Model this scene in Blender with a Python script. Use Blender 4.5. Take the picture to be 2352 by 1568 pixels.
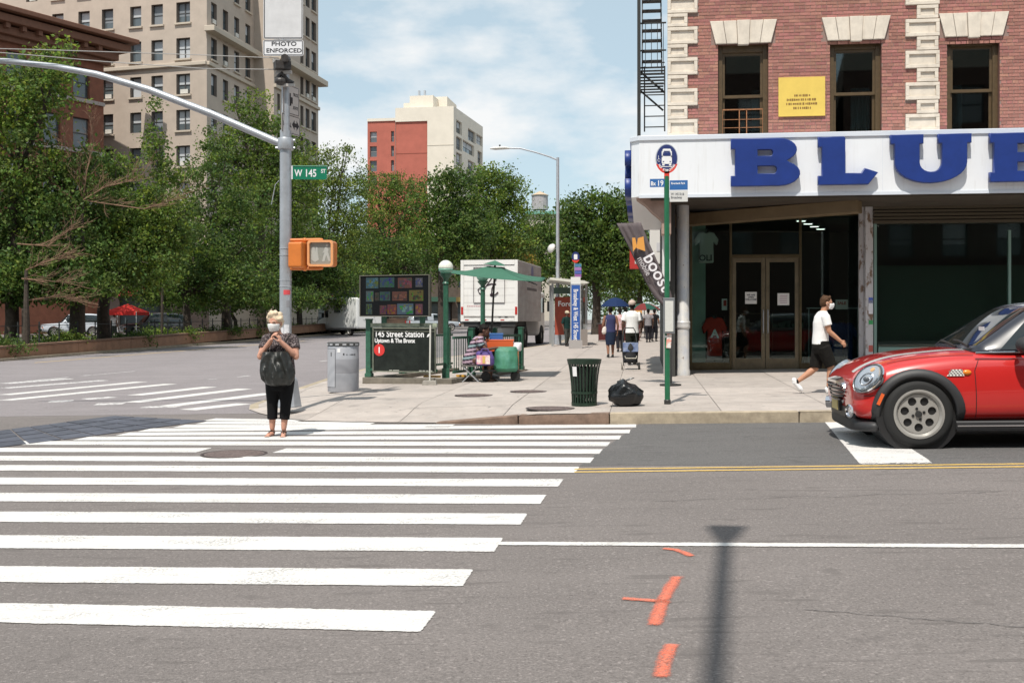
import bpy, bmesh, math, random
from mathutils import Vector, Matrix, noise
R = math.radians
random.seed(7)
for o_ in list(bpy.data.objects): bpy.data.objects.remove(o_)
SC = bpy.context.scene
COL = SC.collection

# ---------------------------------------------------------------- camera
F, CXP, CYP, YH, EYE = 2446.0, 1176.0, 784.0, 735.0, 1.45   # focal length and horizon in units of a 2352 wide frame
cam_d = bpy.data.cameras.new('camera'); cam = bpy.data.objects.new('camera', cam_d); COL.objects.link(cam)
cam_d.sensor_width = 36.0; cam_d.lens = 36.0 * F / 2352.0
cam_d.shift_y = -(CYP - YH) / 2352.0
cam_d.clip_end = 5000; cam_d.clip_start = 0.05
cam.location = (0, 0, EYE); cam.rotation_euler = (R(90), 0, 0)
SC.camera = cam

# ---------------------------------------------------------------- sun, sky, exposure
SUN_AZ, SUN_EL = R(20), R(61)          # light travels towards +y and a little to +x
sl = bpy.data.lights.new('sun', 'SUN'); sl.energy = 4.9; sl.angle = R(0.6); sl.color = (1.0, 0.945, 0.86)
sun = bpy.data.objects.new('sun', sl); COL.objects.link(sun)
sd = Vector((math.sin(SUN_AZ) * math.cos(SUN_EL), math.cos(SUN_AZ) * math.cos(SUN_EL), -math.sin(SUN_EL)))
sun.rotation_euler = sd.to_track_quat('-Z', 'Y').to_euler(); sun.location = (-20, -50, 90)
W = bpy.data.worlds.new('World'); SC.world = W; W.use_nodes = True
wn, wl = W.node_tree.nodes, W.node_tree.links
wn.clear()
wo = wn.new('ShaderNodeOutputWorld'); wb = wn.new('ShaderNodeBackground')
sky = wn.new('ShaderNodeTexSky'); sky.sky_type = 'NISHITA'; sky.sun_disc = False
sky.sun_elevation = SUN_EL; sky.sun_rotation = R(180) + SUN_AZ
sky.air_density = 1.0; sky.dust_density = 0.6; sky.ozone_density = 1.5; sky.altitude = 50
tc = wn.new('ShaderNodeTexCoord'); mp = wn.new('ShaderNodeMapping'); mp.inputs['Scale'].default_value = (1.0, 1.0, 2.3)
mp.inputs['Location'].default_value = (0.35, 0.0, 0.2)
nz = wn.new('ShaderNodeTexNoise'); nz.inputs['Scale'].default_value = 4.2; nz.inputs['Detail'].default_value = 9; nz.inputs['Roughness'].default_value = 0.56
cr = wn.new('ShaderNodeValToRGB'); cr.color_ramp.elements[0].position = 0.47; cr.color_ramp.elements[1].position = 0.63
hz_ = wn.new('ShaderNodeMixRGB'); hz_.inputs['Fac'].default_value = .62; hz_.inputs['Color2'].default_value = (5.15, 6.3, 6.6, 1)     # summer haze whitening the whole sky
mx = wn.new('ShaderNodeMixRGB'); mx.inputs['Color2'].default_value = (7.4, 7.4, 7.35, 1)
ml = wn.new('ShaderNodeMath'); ml.operation = 'MULTIPLY'; ml.inputs[1].default_value = 0.92
wl.new(tc.outputs['Generated'], mp.inputs['Vector']); wl.new(mp.outputs['Vector'], nz.inputs['Vector'])
wl.new(nz.outputs['Fac'], cr.inputs['Fac']); wl.new(cr.outputs['Color'], ml.inputs[0])
wl.new(ml.outputs[0], mx.inputs['Fac']); wl.new(sky.outputs[0], hz_.inputs['Color1']); wl.new(hz_.outputs[0], mx.inputs['Color1'])
wl.new(mx.outputs[0], wb.inputs['Color']); wl.new(wb.outputs[0], wo.inputs['Surface'])
wb.inputs['Strength'].default_value = 0.132
vs = SC.view_settings; vs.view_transform = 'Standard'; vs.look = 'None'; vs.gamma = 1.0; vs.exposure = 0.0; vs.use_curve_mapping = False
SC.cycles.max_bounces = 6; SC.cycles.transparent_max_bounces = 12; SC.cycles.use_denoising = True

# ---------------------------------------------------------------- measuring helpers
def g(x, y):
    """height of the road surface: it climbs gently to the right and uphill along the avenue"""
    return 0.02 * max(-12.0, min(20.0, x)) + 0.008 * max(0.0, min(140.0, y - 15.0))
def P(px, py, t): return Vector(((px - CXP) / F * t, t, EYE + (YH - py) / F * t))
def gpt(px, py, lift=0.0):
    lo, hi = 1.0, 400.0
    fn = lambda t: P(px, py, t).z - g((px - CXP) / F * t, t) - lift
    for _ in range(60):
        m = (lo + hi) / 2
        if fn(m) > 0: lo = m
        else: hi = m
    p = P(px, py, lo); return p
TH = R(7.0)
E1 = Vector((math.cos(TH), -math.sin(TH), 0)); E2 = Vector((math.sin(TH), math.cos(TH), 0)); UP = Vector((0, 0, 1))
RZ = -TH                                   # z rotation that turns local x into E1
def frame(o, x=E1, y=E2, z=UP):
    m = Matrix.Identity(4)
    for i, a in enumerate((x, y, z, o)):
        for j in range(3): m[j][i] = a[j]
    return m

# ---------------------------------------------------------------- mesh building helpers
class MB:
    def __init__(s): s.v = []; s.f = []; s.m = []
    def add(s, vs, fs, mi=0):
        o = len(s.v); s.v += [tuple(p) for p in vs]
        for q in fs: s.f.append([i + o for i in q]); s.m.append(mi)
        return s
    def box(s, c, d, rz=0, mi=0, M=None, tx=1.0, ty=1.0):
        vs = []
        for k in (-.5, .5):
            for a, b in ((-.5, -.5), (.5, -.5), (.5, .5), (-.5, .5)):
                sx, sy = (tx, ty) if k > 0 else (1, 1)
                p = Vector((a * d[0] * sx, b * d[1] * sy, k * d[2]))
                if rz: p = Matrix.Rotation(rz, 3, 'Z') @ p
                p = p + Vector(c)
                if M is not None: p = M @ p
                vs.append(p)
        return s.add(vs, [(3, 2, 1, 0), (4, 5, 6, 7), (0, 1, 5, 4), (1, 2, 6, 5), (2, 3, 7, 6), (3, 0, 4, 7)], mi)
    def bar(s, p0, p1, w, h, mi=0, up=UP):
        p0 = Vector(p0); p1 = Vector(p1); d = p1 - p0; L = d.length; d.normalize()
        if abs(d.dot(up)) > .99: up = Vector((0, 1, 0))
        sx = d.cross(up).normalized(); u = sx.cross(d)
        M = frame((p0 + p1) / 2, d, sx, u)
        return s.box((0, 0, 0), (L, w, h), 0, mi, M)
    def path(s, pts, rad, n=10, mi=0, caps=True, squash=1.0):
        pts = [Vector(p) for p in pts]
        if not isinstance(rad, (list, tuple)): rad = [rad] * len(pts)
        o = len(s.v); rows = []; ref = None
        for i, p in enumerate(pts):
            d = (pts[min(i + 1, len(pts) - 1)] - pts[max(i - 1, 0)])
            d = d.normalized() if d.length > 1e-9 else Vector((0, 0, 1))
            if ref is None:
                ref = Vector((0, 1, 0)) if abs(d.z) > .8 else Vector((0, 0, 1))
            a = (ref - d * ref.dot(d)); a = a.normalized() if a.length > 1e-6 else d.orthogonal().normalized()
            ref = a; b = d.cross(a)
            rows.append([p + (a * math.cos(2 * math.pi * k / n) + b * math.sin(2 * math.pi * k / n) * squash) * rad[i] for k in range(n)])
        vs = [q for r_ in rows for q in r_]; fs = []
        for i in range(len(pts) - 1):
            for k in range(n):
                fs.append((i * n + k, i * n + (k + 1) % n, (i + 1) * n + (k + 1) % n, (i + 1) * n + k))
        if caps: fs.append(tuple(reversed(range(n)))); fs.append(tuple(range((len(pts) - 1) * n, len(pts) * n)))
        return s.add(vs, fs, mi)
    def cyl(s, p0, p1, r0, r1=None, n=14, mi=0, caps=True):
        return s.path([p0, p1], [r0, r0 if r1 is None else r1], n, mi, caps)
    def lathe(s, prof, c=(0, 0, 0), n=24, mi=0, M=None, cap=True):
        vs = []; fs = []; c = Vector(c)
        for r_, z in prof:
            for k in range(n):
                p = c + Vector((r_ * math.cos(2 * math.pi * k / n), r_ * math.sin(2 * math.pi * k / n), z)); vs.append(M @ p if M is not None else p)
        for i in range(len(prof) - 1):
            for k in range(n):
                fs.append((i * n + k, i * n + (k + 1) % n, (i + 1) * n + (k + 1) % n, (i + 1) * n + k))
        if cap and prof[0][0] > 1e-4: fs.append(tuple(reversed(range(n))))
        if cap and prof[-1][0] > 1e-4: fs.append(tuple(range((len(prof) - 1) * n, len(prof) * n)))
        return s.add(vs, fs, mi)
    def prism(s, poly, d0, d1, M=None, mi=0):
        """poly lies in the local x-z plane and is extruded along local y from d0 to d1"""
        n = len(poly); vs = [Vector((a, d0, b)) for a, b in poly] + [Vector((a, d1, b)) for a, b in poly]
        if M is not None: vs = [M @ p for p in vs]
        fs = [tuple(range(n)), tuple(reversed(range(n, 2 * n)))] + [(i, i + n, (i + 1) % n + n, (i + 1) % n) for i in range(n)]
        return s.add(vs, fs, mi)
    def slab(s, poly, h0, h1, mi=0):
        """plan outline (x, y) that follows the ground from g+h0 to g+h1"""
        n = len(poly)
        vs = [(a, b, g(a, b) + h0) for a, b in poly] + [(a, b, g(a, b) + h1) for a, b in poly]
        fs = [tuple(reversed(range(n))), tuple(range(n, 2 * n))] + [(i, (i + 1) % n, (i + 1) % n + n, i + n) for i in range(n)]
        return s.add(vs, fs, mi)
    def sheet(s, poly, h, mi=0):
        return s.add([(a, b, g(a, b) + h) for a, b in poly], [tuple(range(len(poly)))], mi)
    def ell(s, c, r, n=14, k=9, mi=0, M=None):
        vs = []; fs = []
        for i in range(k + 1):
            a = math.pi * i / k
            for j in range(n):
                b = 2 * math.pi * j / n
                p = Vector((math.sin(a) * math.cos(b) * r[0], math.sin(a) * math.sin(b) * r[1], math.cos(a) * r[2]))
                if M is not None: p = M @ p
                vs.append(p + Vector(c))
        for i in range(k):
            for j in range(n):
                fs.append(((i + 1) * n + j, (i + 1) * n + (j + 1) % n, i * n + (j + 1) % n, i * n + j))
        return s.add(vs, fs, mi)
    def grid(s, rows, mi=0, flip=False):
        n = len(rows[0]); vs = [q for r_ in rows for q in r_]; fs = []
        for i in range(len(rows) - 1):
            for k in range(n - 1):
                q = (i * n + k, i * n + k + 1, (i + 1) * n + k + 1, (i + 1) * n + k)
                fs.append(tuple(reversed(q)) if flip else q)
        return s.add(vs, fs, mi)
    def mesh(s, name, smooth=False):
        me = bpy.data.meshes.new(name); me.from_pydata(s.v, [], s.f); me.update()
        return me
    def build(s, name, mats, parent=None, smooth=False, loc=None, rz=0, merge=False):
        if not isinstance(mats, (list, tuple)): mats = [mats]
        me = s.mesh(name)
        for m in mats: me.materials.append(m)
        if len(mats) > 1: me.polygons.foreach_set('material_index', s.m)
        if merge:
            bm = bmesh.new(); bm.from_mesh(me); bmesh.ops.remove_doubles(bm, verts=bm.verts, dist=1e-4)
            bmesh.ops.recalc_face_normals(bm, faces=bm.faces); bm.to_mesh(me); bm.free()
        if smooth:
            me.polygons.foreach_set('use_smooth', [True] * len(me.polygons))
            if smooth != 'all':
                try: me.set_sharp_from_angle(angle=R(38))
                except Exception: pass
        return link(name, me, parent, loc, rz)
def link(name, me, parent=None, loc=None, rz=0):
    o = bpy.data.objects.new(name, me); COL.objects.link(o)
    if parent is not None: o.parent = parent
    if loc is not None: o.location = loc
    if rz: o.rotation_euler = (0, 0, rz)
    return o
def tag(o, label=None, cat=None, group=None, kind=None):
    for k, v_ in (('label', label), ('category', cat), ('group', group), ('kind', kind)):
        if v_: o[k] = v_
    return o
def thing(name, label, cat, loc=(0, 0, 0), rz=0, group=None, scale=1.0):
    o = bpy.data.objects.new(name, None); COL.objects.link(o); o.empty_display_size = .1
    o.location = loc; o.rotation_euler = (0, 0, rz); o.scale = (scale,) * 3
    return tag(o, label, cat, group)
def copy_tree(o, parent=None):
    c = o.copy(); COL.objects.link(c)
    if parent is not None: c.parent = parent
    for ch in [q for q in o.children]: copy_tree(ch, c)
    return c
def bev(o, w=.01, seg=2, ang=35):
    m = o.modifiers.new('bevel', 'BEVEL'); m.width = w; m.segments = seg; m.limit_method = 'ANGLE'; m.angle_limit = R(ang); return o
def subs(o, n=2):
    m = o.modifiers.new('subsurf', 'SUBSURF'); m.levels = n; m.render_levels = n; return o
def bake(o):
    """apply the modifiers of an object to its mesh"""
    dg = bpy.context.evaluated_depsgraph_get(); dg.update()
    me = bpy.data.meshes.new_from_object(o.evaluated_get(dg)); o.modifiers.clear(); o.data = me; return o
_txt = {}
def text_mesh(s, size=1.0, ext=0.0, bold=0.0, align='LEFT', squeeze=1.0, shear=0.0, line=1.0):
    k = (s, round(size, 4), ext, bold, align, squeeze, shear)
    if k in _txt: return _txt[k]
    c = bpy.data.curves.new('lettering', 'FONT'); c.body = s; c.size = size; c.extrude = ext; c.offset = bold; c.align_x = align
    c.resolution_u = 3; c.space_line = line; c.shear = shear
    o = bpy.data.objects.new('lettering', c); COL.objects.link(o)
    dg = bpy.context.evaluated_depsgraph_get(); dg.update()
    me = bpy.data.meshes.new_from_object(o.evaluated_get(dg))
    bpy.data.objects.remove(o)
    if squeeze != 1.0: me.transform(Matrix.Scale(squeeze, 4, (1, 0, 0)))
    _txt[k] = me; return me
def text(s, size, mat, parent, M, ext=.001, bold=0.0, align='LEFT', squeeze=1.0, name='lettering', shear=0.0, line=1.0):
    """M: local frame whose x is the reading direction and z the up direction; text faces local -y"""
    me = text_mesh(s, size, ext, bold, align, squeeze, shear, line).copy()
    me.transform(M @ Matrix.Rotation(R(90), 4, 'X'))
    me.materials.clear(); me.materials.append(mat)
    return link(name, me, parent)
# ---------------------------------------------------------------- materials
_M = {}
def mat(name, col, rough=.6, metal=0.0, var=0.0, vscale=8.0, bump=0.0, bscale=60.0, spec=.5, trans=0.0, coat=0.0, col2=None, lo=.35, hi=.65, detail=6, alpha=1.0, stretch=None):
    if name in _M: return _M[name]
    m = bpy.data.materials.new(name); m.use_nodes = True; _M[name] = m
    nt = m.node_tree; b = nt.nodes['Principled BSDF']
    c4 = (*col, 1)
    b.inputs['Base Color'].default_value = c4; b.inputs['Roughness'].default_value = rough; b.inputs['Metallic'].default_value = metal
    b.inputs['Specular IOR Level'].default_value = spec; b.inputs['Transmission Weight'].default_value = trans
    b.inputs['Coat Weight'].default_value = coat; b.inputs['Coat Roughness'].default_value = .04; b.inputs['Alpha'].default_value = alpha
    if var or bump or col2:
        t = nt.nodes.new('ShaderNodeTexCoord'); src = t.outputs['Object']
        if stretch:
            mp_ = nt.nodes.new('ShaderNodeMapping'); mp_.inputs['Scale'].default_value = stretch; nt.links.new(src, mp_.inputs['Vector']); src = mp_.outputs['Vector']
    if var or col2:
        n = nt.nodes.new('ShaderNodeTexNoise'); n.inputs['Scale'].default_value = vscale; n.inputs['Detail'].default_value = detail; n.inputs['Roughness'].default_value = .65
        nt.links.new(src, n.inputs['Vector'])
        r = nt.nodes.new('ShaderNodeValToRGB'); r.color_ramp.elements[0].position = lo; r.color_ramp.elements[1].position = hi
        if col2: a_, b_ = c4, (*col2, 1)
        else: a_, b_ = tuple(c * (1 - var) for c in col) + (1,), tuple(min(1, c * (1 + var)) for c in col) + (1,)
        r.color_ramp.elements[0].color = a_; r.color_ramp.elements[1].color = b_
        nt.links.new(n.outputs['Fac'], r.inputs['Fac']); nt.links.new(r.outputs['Color'], b.inputs['Base Color'])
    if bump:
        n2 = nt.nodes.new('ShaderNodeTexNoise'); n2.inputs['Scale'].default_value = bscale; n2.inputs['Detail'].default_value = 4
        nt.links.new(src, n2.inputs['Vector'])
        bp = nt.nodes.new('ShaderNodeBump'); bp.inputs['Strength'].default_value = bump; bp.inputs['Distance'].default_value = .02
        nt.links.new(n2.outputs['Fac'], bp.inputs['Height']); nt.links.new(bp.outputs['Normal'], b.inputs['Normal'])
    return m
def mixlayers(m, specs):
    """lay extra noise-driven colours over a material: (scale, lo, hi, colour, strength, detail, stretch)"""
    nt = m.node_tree; b = nt.nodes['Principled BSDF']; t = nt.nodes.new('ShaderNodeTexCoord')
    bc = b.inputs['Base Color']
    for sc_, lo, hi, col, st, det, stretch in specs:
        src = t.outputs['Object']
        if stretch:
            mp_ = nt.nodes.new('ShaderNodeMapping'); mp_.inputs['Scale'].default_value = stretch; nt.links.new(src, mp_.inputs['Vector']); src = mp_.outputs['Vector']
        n = nt.nodes.new('ShaderNodeTexNoise'); n.inputs['Scale'].default_value = sc_; n.inputs['Detail'].default_value = det
        nt.links.new(src, n.inputs['Vector'])
        r = nt.nodes.new('ShaderNodeMapRange'); r.inputs[1].default_value = lo; r.inputs[2].default_value = hi; r.inputs[4].default_value = st
        nt.links.new(n.outputs['Fac'], r.inputs[0])
        x = nt.nodes.new('ShaderNodeMixRGB'); x.inputs['Color2'].default_value = (*col, 1); nt.links.new(r.outputs[0], x.inputs['Fac'])
        if bc.is_linked: nt.links.new(bc.links[0].from_socket, x.inputs['Color1'])
        else: x.inputs['Color1'].default_value = bc.default_value
        nt.links.new(x.outputs[0], bc)
    return m
def island_var(m, amt=.25, hue=.02):
    """every piece of the mesh gets its own slightly different tone"""
    nt = m.node_tree; b = nt.nodes['Principled BSDF']; bc = b.inputs['Base Color']
    ge = nt.nodes.new('ShaderNodeNewGeometry'); hs = nt.nodes.new('ShaderNodeHueSaturation')
    r = nt.nodes.new('ShaderNodeMapRange'); r.inputs[3].default_value = 1 - amt; r.inputs[4].default_value = 1 + amt
    nt.links.new(ge.outputs['Random Per Island'], r.inputs[0]); nt.links.new(r.outputs[0], hs.inputs['Value'])
    r2 = nt.nodes.new('ShaderNodeMapRange'); r2.inputs[3].default_value = .5 - hue; r2.inputs[4].default_value = .5 + hue
    ma = nt.nodes.new('ShaderNodeMath'); ma.operation = 'MULTIPLY'; ma.inputs[1].default_value = 7.31
    fr = nt.nodes.new('ShaderNodeMath'); fr.operation = 'FRACT'
    nt.links.new(ge.outputs['Random Per Island'], ma.inputs[0]); nt.links.new(ma.outputs[0], fr.inputs[0]); nt.links.new(fr.outputs[0], r2.inputs[0]); nt.links.new(r2.outputs[0], hs.inputs['Hue'])
    if bc.is_linked: nt.links.new(bc.links[0].from_socket, hs.inputs['Color'])
    else: hs.inputs['Color'].default_value = bc.default_value
    nt.links.new(hs.outputs[0], bc); return m
def object_var(m, amt=.15):
    nt = m.node_tree; b = nt.nodes['Principled BSDF']; bc = b.inputs['Base Color']
    ge = nt.nodes.new('ShaderNodeObjectInfo'); hs = nt.nodes.new('ShaderNodeHueSaturation')
    r = nt.nodes.new('ShaderNodeMapRange'); r.inputs[3].default_value = 1 - amt; r.inputs[4].default_value = 1 + amt
    nt.links.new(ge.outputs['Random'], r.inputs[0]); nt.links.new(r.outputs[0], hs.inputs['Value'])
    if bc.is_linked: nt.links.new(bc.links[0].from_socket, hs.inputs['Color'])
    else: hs.inputs['Color'].default_value = bc.default_value
    nt.links.new(hs.outputs[0], bc); return m

def leafmat(name, col, tr=.42):
    m = mat(name, col, .55, spec=.3); island_var(m, .38, .03)
    nt = m.node_tree; b = nt.nodes['Principled BSDF']; at = nt.nodes.new('ShaderNodeAttribute'); at.attribute_name = 'tone'
    hs2 = nt.nodes.new('ShaderNodeHueSaturation'); nt.links.new(b.inputs['Base Color'].links[0].from_socket, hs2.inputs['Color'])
    for sock, lo_, hi_ in (('Value', .55, 1.5), ('Hue', .515, .478), ('Saturation', .9, 1.08)):
        r_ = nt.nodes.new('ShaderNodeMapRange'); r_.inputs[3].default_value = lo_; r_.inputs[4].default_value = hi_; nt.links.new(at.outputs['Fac'], r_.inputs[0]); nt.links.new(r_.outputs[0], hs2.inputs[sock])
    nt.links.new(hs2.outputs[0], b.inputs['Base Color'])
    nt = m.node_tree; b = nt.nodes['Principled BSDF']; out = nt.nodes['Material Output']
    tl = nt.nodes.new('ShaderNodeBsdfTranslucent'); mx_ = nt.nodes.new('ShaderNodeMixShader'); mx_.inputs['Fac'].default_value = tr
    nt.links.new(b.inputs['Base Color'].links[0].from_socket, tl.inputs['Color'])
    nt.links.new(b.outputs[0], mx_.inputs[1]); nt.links.new(tl.outputs[0], mx_.inputs[2]); nt.links.new(mx_.outputs[0], out.inputs['Surface'])
    return m
def glassmat(name, tint=(.75, .85, .82), refl=.01, rough=.02):
    """thin window glass: see-through with a fresnel mirror"""
    m = bpy.data.materials.new(name); m.use_nodes = True; nt = m.node_tree; nt.nodes.clear()
    o = nt.nodes.new('ShaderNodeOutputMaterial'); tr = nt.nodes.new('ShaderNodeBsdfTransparent'); gl = nt.nodes.new('ShaderNodeBsdfGlossy')
    tr.inputs['Color'].default_value = (*tint, 1); gl.inputs['Roughness'].default_value = rough; gl.inputs['Color'].default_value = (.9, .95, .93, 1)
    fr = nt.nodes.new('ShaderNodeFresnel'); fr.inputs['IOR'].default_value = 1.42
    ad = nt.nodes.new('ShaderNodeMath'); ad.operation = 'ADD'; ad.inputs[1].default_value = refl; ad.use_clamp = True
    mx_ = nt.nodes.new('ShaderNodeMixShader'); nt.links.new(fr.outputs[0], ad.inputs[0]); nt.links.new(ad.outputs[0], mx_.inputs['Fac'])
    nt.links.new(tr.outputs[0], mx_.inputs[1]); nt.links.new(gl.outputs[0], mx_.inputs[2]); nt.links.new(mx_.outputs[0], o.inputs['Surface'])
    return m
def emit(name, col, st):
    m = bpy.data.materials.new(name); m.use_nodes = True; b = m.node_tree.nodes['Principled BSDF']
    b.inputs['Base Color'].default_value = (*[c * .12 for c in col], 1); b.inputs['Emission Color'].default_value = (*col, 1); b.inputs['Emission Strength'].default_value = st; b.inputs['Roughness'].default_value = .2
    return m

def asphalt(name, c, k=1.0):
    m = mat(name, c, .9, var=.30, vscale=75, bump=.5, bscale=120, spec=.25, lo=.3, hi=.7, detail=3); q = lambda f: tuple(v_ * f for v_ in c)
    return mixlayers(m, [(.35, .42, .75, q(.78), .75 * k, 5, (1, .35, 1)), (1.3, .48, .8, q(1.22), .6 * k, 6, (.25, 1, 1)), (48, .58, .68, q(1.7), .65, 3, None), (60, .58, .70, q(.45), .65, 3, None), (26, .60, .72, q(.75), .5, 3, None), (8, .60, .68, q(.62), .55 * k, 4, (.22, 1.6, 1)), (3.1, .66, .70, q(.7), .5 * k, 3, None)])
ASPH = asphalt('asphalt', (.188, .168, .160)); ASPHD = asphalt('asphalt_dark', (.125, .120, .118)); ASPHL = asphalt('asphalt_pale', (.245, .222, .226))
PAINT = mat('road_paint', (.64, .62, .60), .65, bump=.2, bscale=200)
mixlayers(PAINT, [(45, .56, .70, (.40, .385, .37), .5, 6, None), (2.2, .5, .8, (.58, .56, .53), .55, 6, (.5, 1.5, 1)), (110, .64, .70, (.24, .22, .21), .7, 2, None), (6, .66, .74, (.30, .285, .27), .6, 8, (.4, 1.6, 1))])
WORN = mat('worn_paint', (.66, .64, .63), .7)
mixlayers(WORN, [(14, .46, .62, (.16, .15, .15), .75, 8, None)])
YEL = mat('yellow_paint', (.64, .43, .13), .6)
mixlayers(YEL, [(20, .5, .75, (.3, .24, .15), .5, 6, None)])
def coverage(m, wear=.5, soft=1.0, wide=.23, fq=34.0):
    """thin the paint film where the 'cov' attribute falls off towards the ragged edge and where it is worn"""
    nt = m.node_tree; b = nt.nodes['Principled BSDF']; at = nt.nodes.new('ShaderNodeAttribute'); at.attribute_name = 'cov'; t = nt.nodes.new('ShaderNodeTexCoord')
    def nz_(sc, det, stretch=None):
        n = nt.nodes.new('ShaderNodeTexNoise'); n.inputs['Scale'].default_value = sc; n.inputs['Detail'].default_value = det; src = t.outputs['Object']
        if stretch: q = nt.nodes.new('ShaderNodeMapping'); q.inputs['Scale'].default_value = stretch; nt.links.new(src, q.inputs['Vector']); src = q.outputs['Vector']
        nt.links.new(src, n.inputs['Vector']); return n.outputs['Fac']
    def mth(op, a, b_): n = nt.nodes.new('ShaderNodeMath'); n.operation = op; n.use_clamp = op in ('MULTIPLY_ADD',); [nt.links.new(v_, n.inputs[i]) if not isinstance(v_, float) else setattr(n.inputs[i], 'default_value', v_) for i, v_ in enumerate((a, b_))]; return n.outputs[0]
    def rng_(v_, a, b_, c, d): n = nt.nodes.new('ShaderNodeMapRange'); nt.links.new(v_, n.inputs[0]); [setattr(n.inputs[i + 1], 'default_value', q) for i, q in enumerate((a, b_, c, d))]; return n.outputs[0]
    e = rng_(mth('ADD', at.outputs['Fac'], mth('MULTIPLY', nz_(fq, 5), 1.1 * soft)), .72 * soft, (.72 + wide) * soft, 0.0, 1.0)
    w = mth('MULTIPLY', rng_(nz_(3.0, 7, (.6, 1.6, 1)), .50, .68, 0.0, 1.0), rng_(nz_(55.0, 4), .50, .60, 0.0, wear))
    a = mth('MULTIPLY', e, mth('SUBTRACT', 1.0, w)); nt.links.new(a, b.inputs['Alpha']); return m
SPRAY = mat('spray_paint', (.74, .17, .095), .8)
mixlayers(SPRAY, [(90, .50, .66, (.30, .19, .16), .75, 3, None), (9, .5, .75, (.50, .19, .13), .6, 5, None)])
coverage(PAINT, .55); coverage(WORN, 1.0); coverage(YEL, .6); coverage(SPRAY, .7, 1.15, .75, 120.0)
CONC = mat('concrete', (.40, .352, .318), .85, var=.10, vscale=3.0, bump=.2, bscale=150)
mixlayers(CONC, [(1.1, .5, .8, (.30, .275, .255), .55, 6, None), (45, .62, .72, (.24, .22, .21), .4, 4, None), (7, .6, .75, (.46, .43, .40), .5, 4, None)])
mixlayers(CONC, [(2.6, .62, .70, (.22, .20, .185), .5, 6, None), (13, .68, .72, (.15, .14, .13), .7, 2, None)])
object_var(CONC, .09)
JOINT = mat('joint_dirt', (.24, .212, .195), .95)
KERB = mat('kerb_stone', (.36, .30, .22), .85, var=.2, vscale=6, bump=.3, bscale=90); object_var(KERB, .1)
KERBM = mat('kerb_steel', (.23, .155, .115), .6, metal=.25, var=.25, vscale=7, bump=.1, bscale=70)
DARKST = mat('dark_steel', (.06, .06, .06), .5, metal=.6)
BLK = mat('black_paint', (.015, .015, .016), .45)
WHITE = mat('white_paint', (.80, .80, .80), .5)
GALV = mat('galvanised', (.42, .44, .47), .45, metal=.35, var=.12, vscale=9, bump=.05, bscale=40)
GREEN = mat('subway_green', (.028, .105, .065), .42, var=.22, vscale=14); mixlayers(GREEN, [(22, .62, .72, (.10, .06, .035), .5, 6, None)])
GLASS = glassmat('shop_glass')
CLEAR = glassmat('clear_glass', (.9, .95, .95), .04); LENS = glassmat('lamp_lens', (.97, .97, .97), .0)
# ---------------------------------------------------------------- road
xs = [-900, -200, -60, -12, -6, 0, 6, 20, 60, 200, 900]; ys = [-80, -10, 0, 15, 40, 80, 155, 400, 2500]
mb = MB()
for i, y in enumerate(ys[:-1]):
    for j, x in enumerate(xs[:-1]):
        mb.add([(a, b, g(a, b)) for a, b in ((x, y), (xs[j + 1], y), (xs[j + 1], ys[i + 1]), (x, ys[i + 1]))], [(0, 1, 2, 3)])
road = tag(mb.build('road', ASPH, merge=True), kind='structure')

def covered(m, cov, name, mt, parent):
    o = m.build(name, mt, parent); a = o.data.attributes.new('cov', 'FLOAT', 'POINT'); a.data.foreach_set('value', cov); return o
class Strip:
    def __init__(s, m, cov): s.m, s.cov = m, cov
    def build(s, name, mt, parent): return covered(s.m, s.cov, name, mt, parent)
def strip(pa, pb, w, h=.004, n=24, jit=.006, wb=None):
    """a painted line from pa to pb (ground points) of width w whose film thins out at the edges"""
    pa = Vector((pa[0], pa[1], 0)); pb = Vector((pb[0], pb[1], 0)); d = (pb - pa); L = d.length; d.normalize(); nrm = Vector((-d.y, d.x, 0))
    n = max(2, min(n, int(L / .12))); m = MB(); rows = []; cov = []; ed = min(.022, w * .22)
    ts = [0, ed] + [L * i / n for i in range(1, n)] + [L - ed, L]
    for i, t in enumerate(ts):
        q = pa + d * t; r_ = []
        for k, s in enumerate((-w / 2, -w / 2 + ed, w / 2 - ed, w / 2)):
            p = q + nrm * (s + (random.uniform(-jit, jit)))
            r_.append((p.x, p.y, g(p.x, p.y) + h)); cov.append(0.0 if k in (0, 3) or i in (0, len(ts) - 1) else 1.0)
        rows.append(r_)
    m.grid(rows, flip=True)
    return Strip(m, cov)
def fan(pts, h, mt, nm):
    m = MB(); m.sheet(pts, h); return m.build(nm, mt, road)
_a = [gpt(1330, 1070), gpt(2480, 1058) + E1 * 9, gpt(2480, 960) + E1 * 9, gpt(1470, 972)]
fan([(p.x, p.y) for p in _a], .0022, ASPHD, 'resurfaced_lane')
_p = [(-30, 19.5), (-3.2, 17.2), (-3.2, 31), (1.2, 42), (8, 100), (-12, 100), (-17.0, 47), (-32, 24)]
m = MB()
for c0, c1 in ((None, -12), (-12, None)):
    q_ = _p
    if c0 is not None: q_ = [(x, y) for x, y in q_]
    from_left = c0 is None
    out = []
    for i in range(len(q_)):
        a, b = q_[i], q_[(i + 1) % len(q_)]; ia, ib = (a[0] <= -12) == from_left, (b[0] <= -12) == from_left
        if ia: out.append(a)
        if ia != ib: t = (-12 - a[0]) / (b[0] - a[0]); out.append((-12, a[1] + (b[1] - a[1]) * t))
    m.sheet(out, .0024)
m.build('avenue_surface', ASPHL, road)
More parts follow.
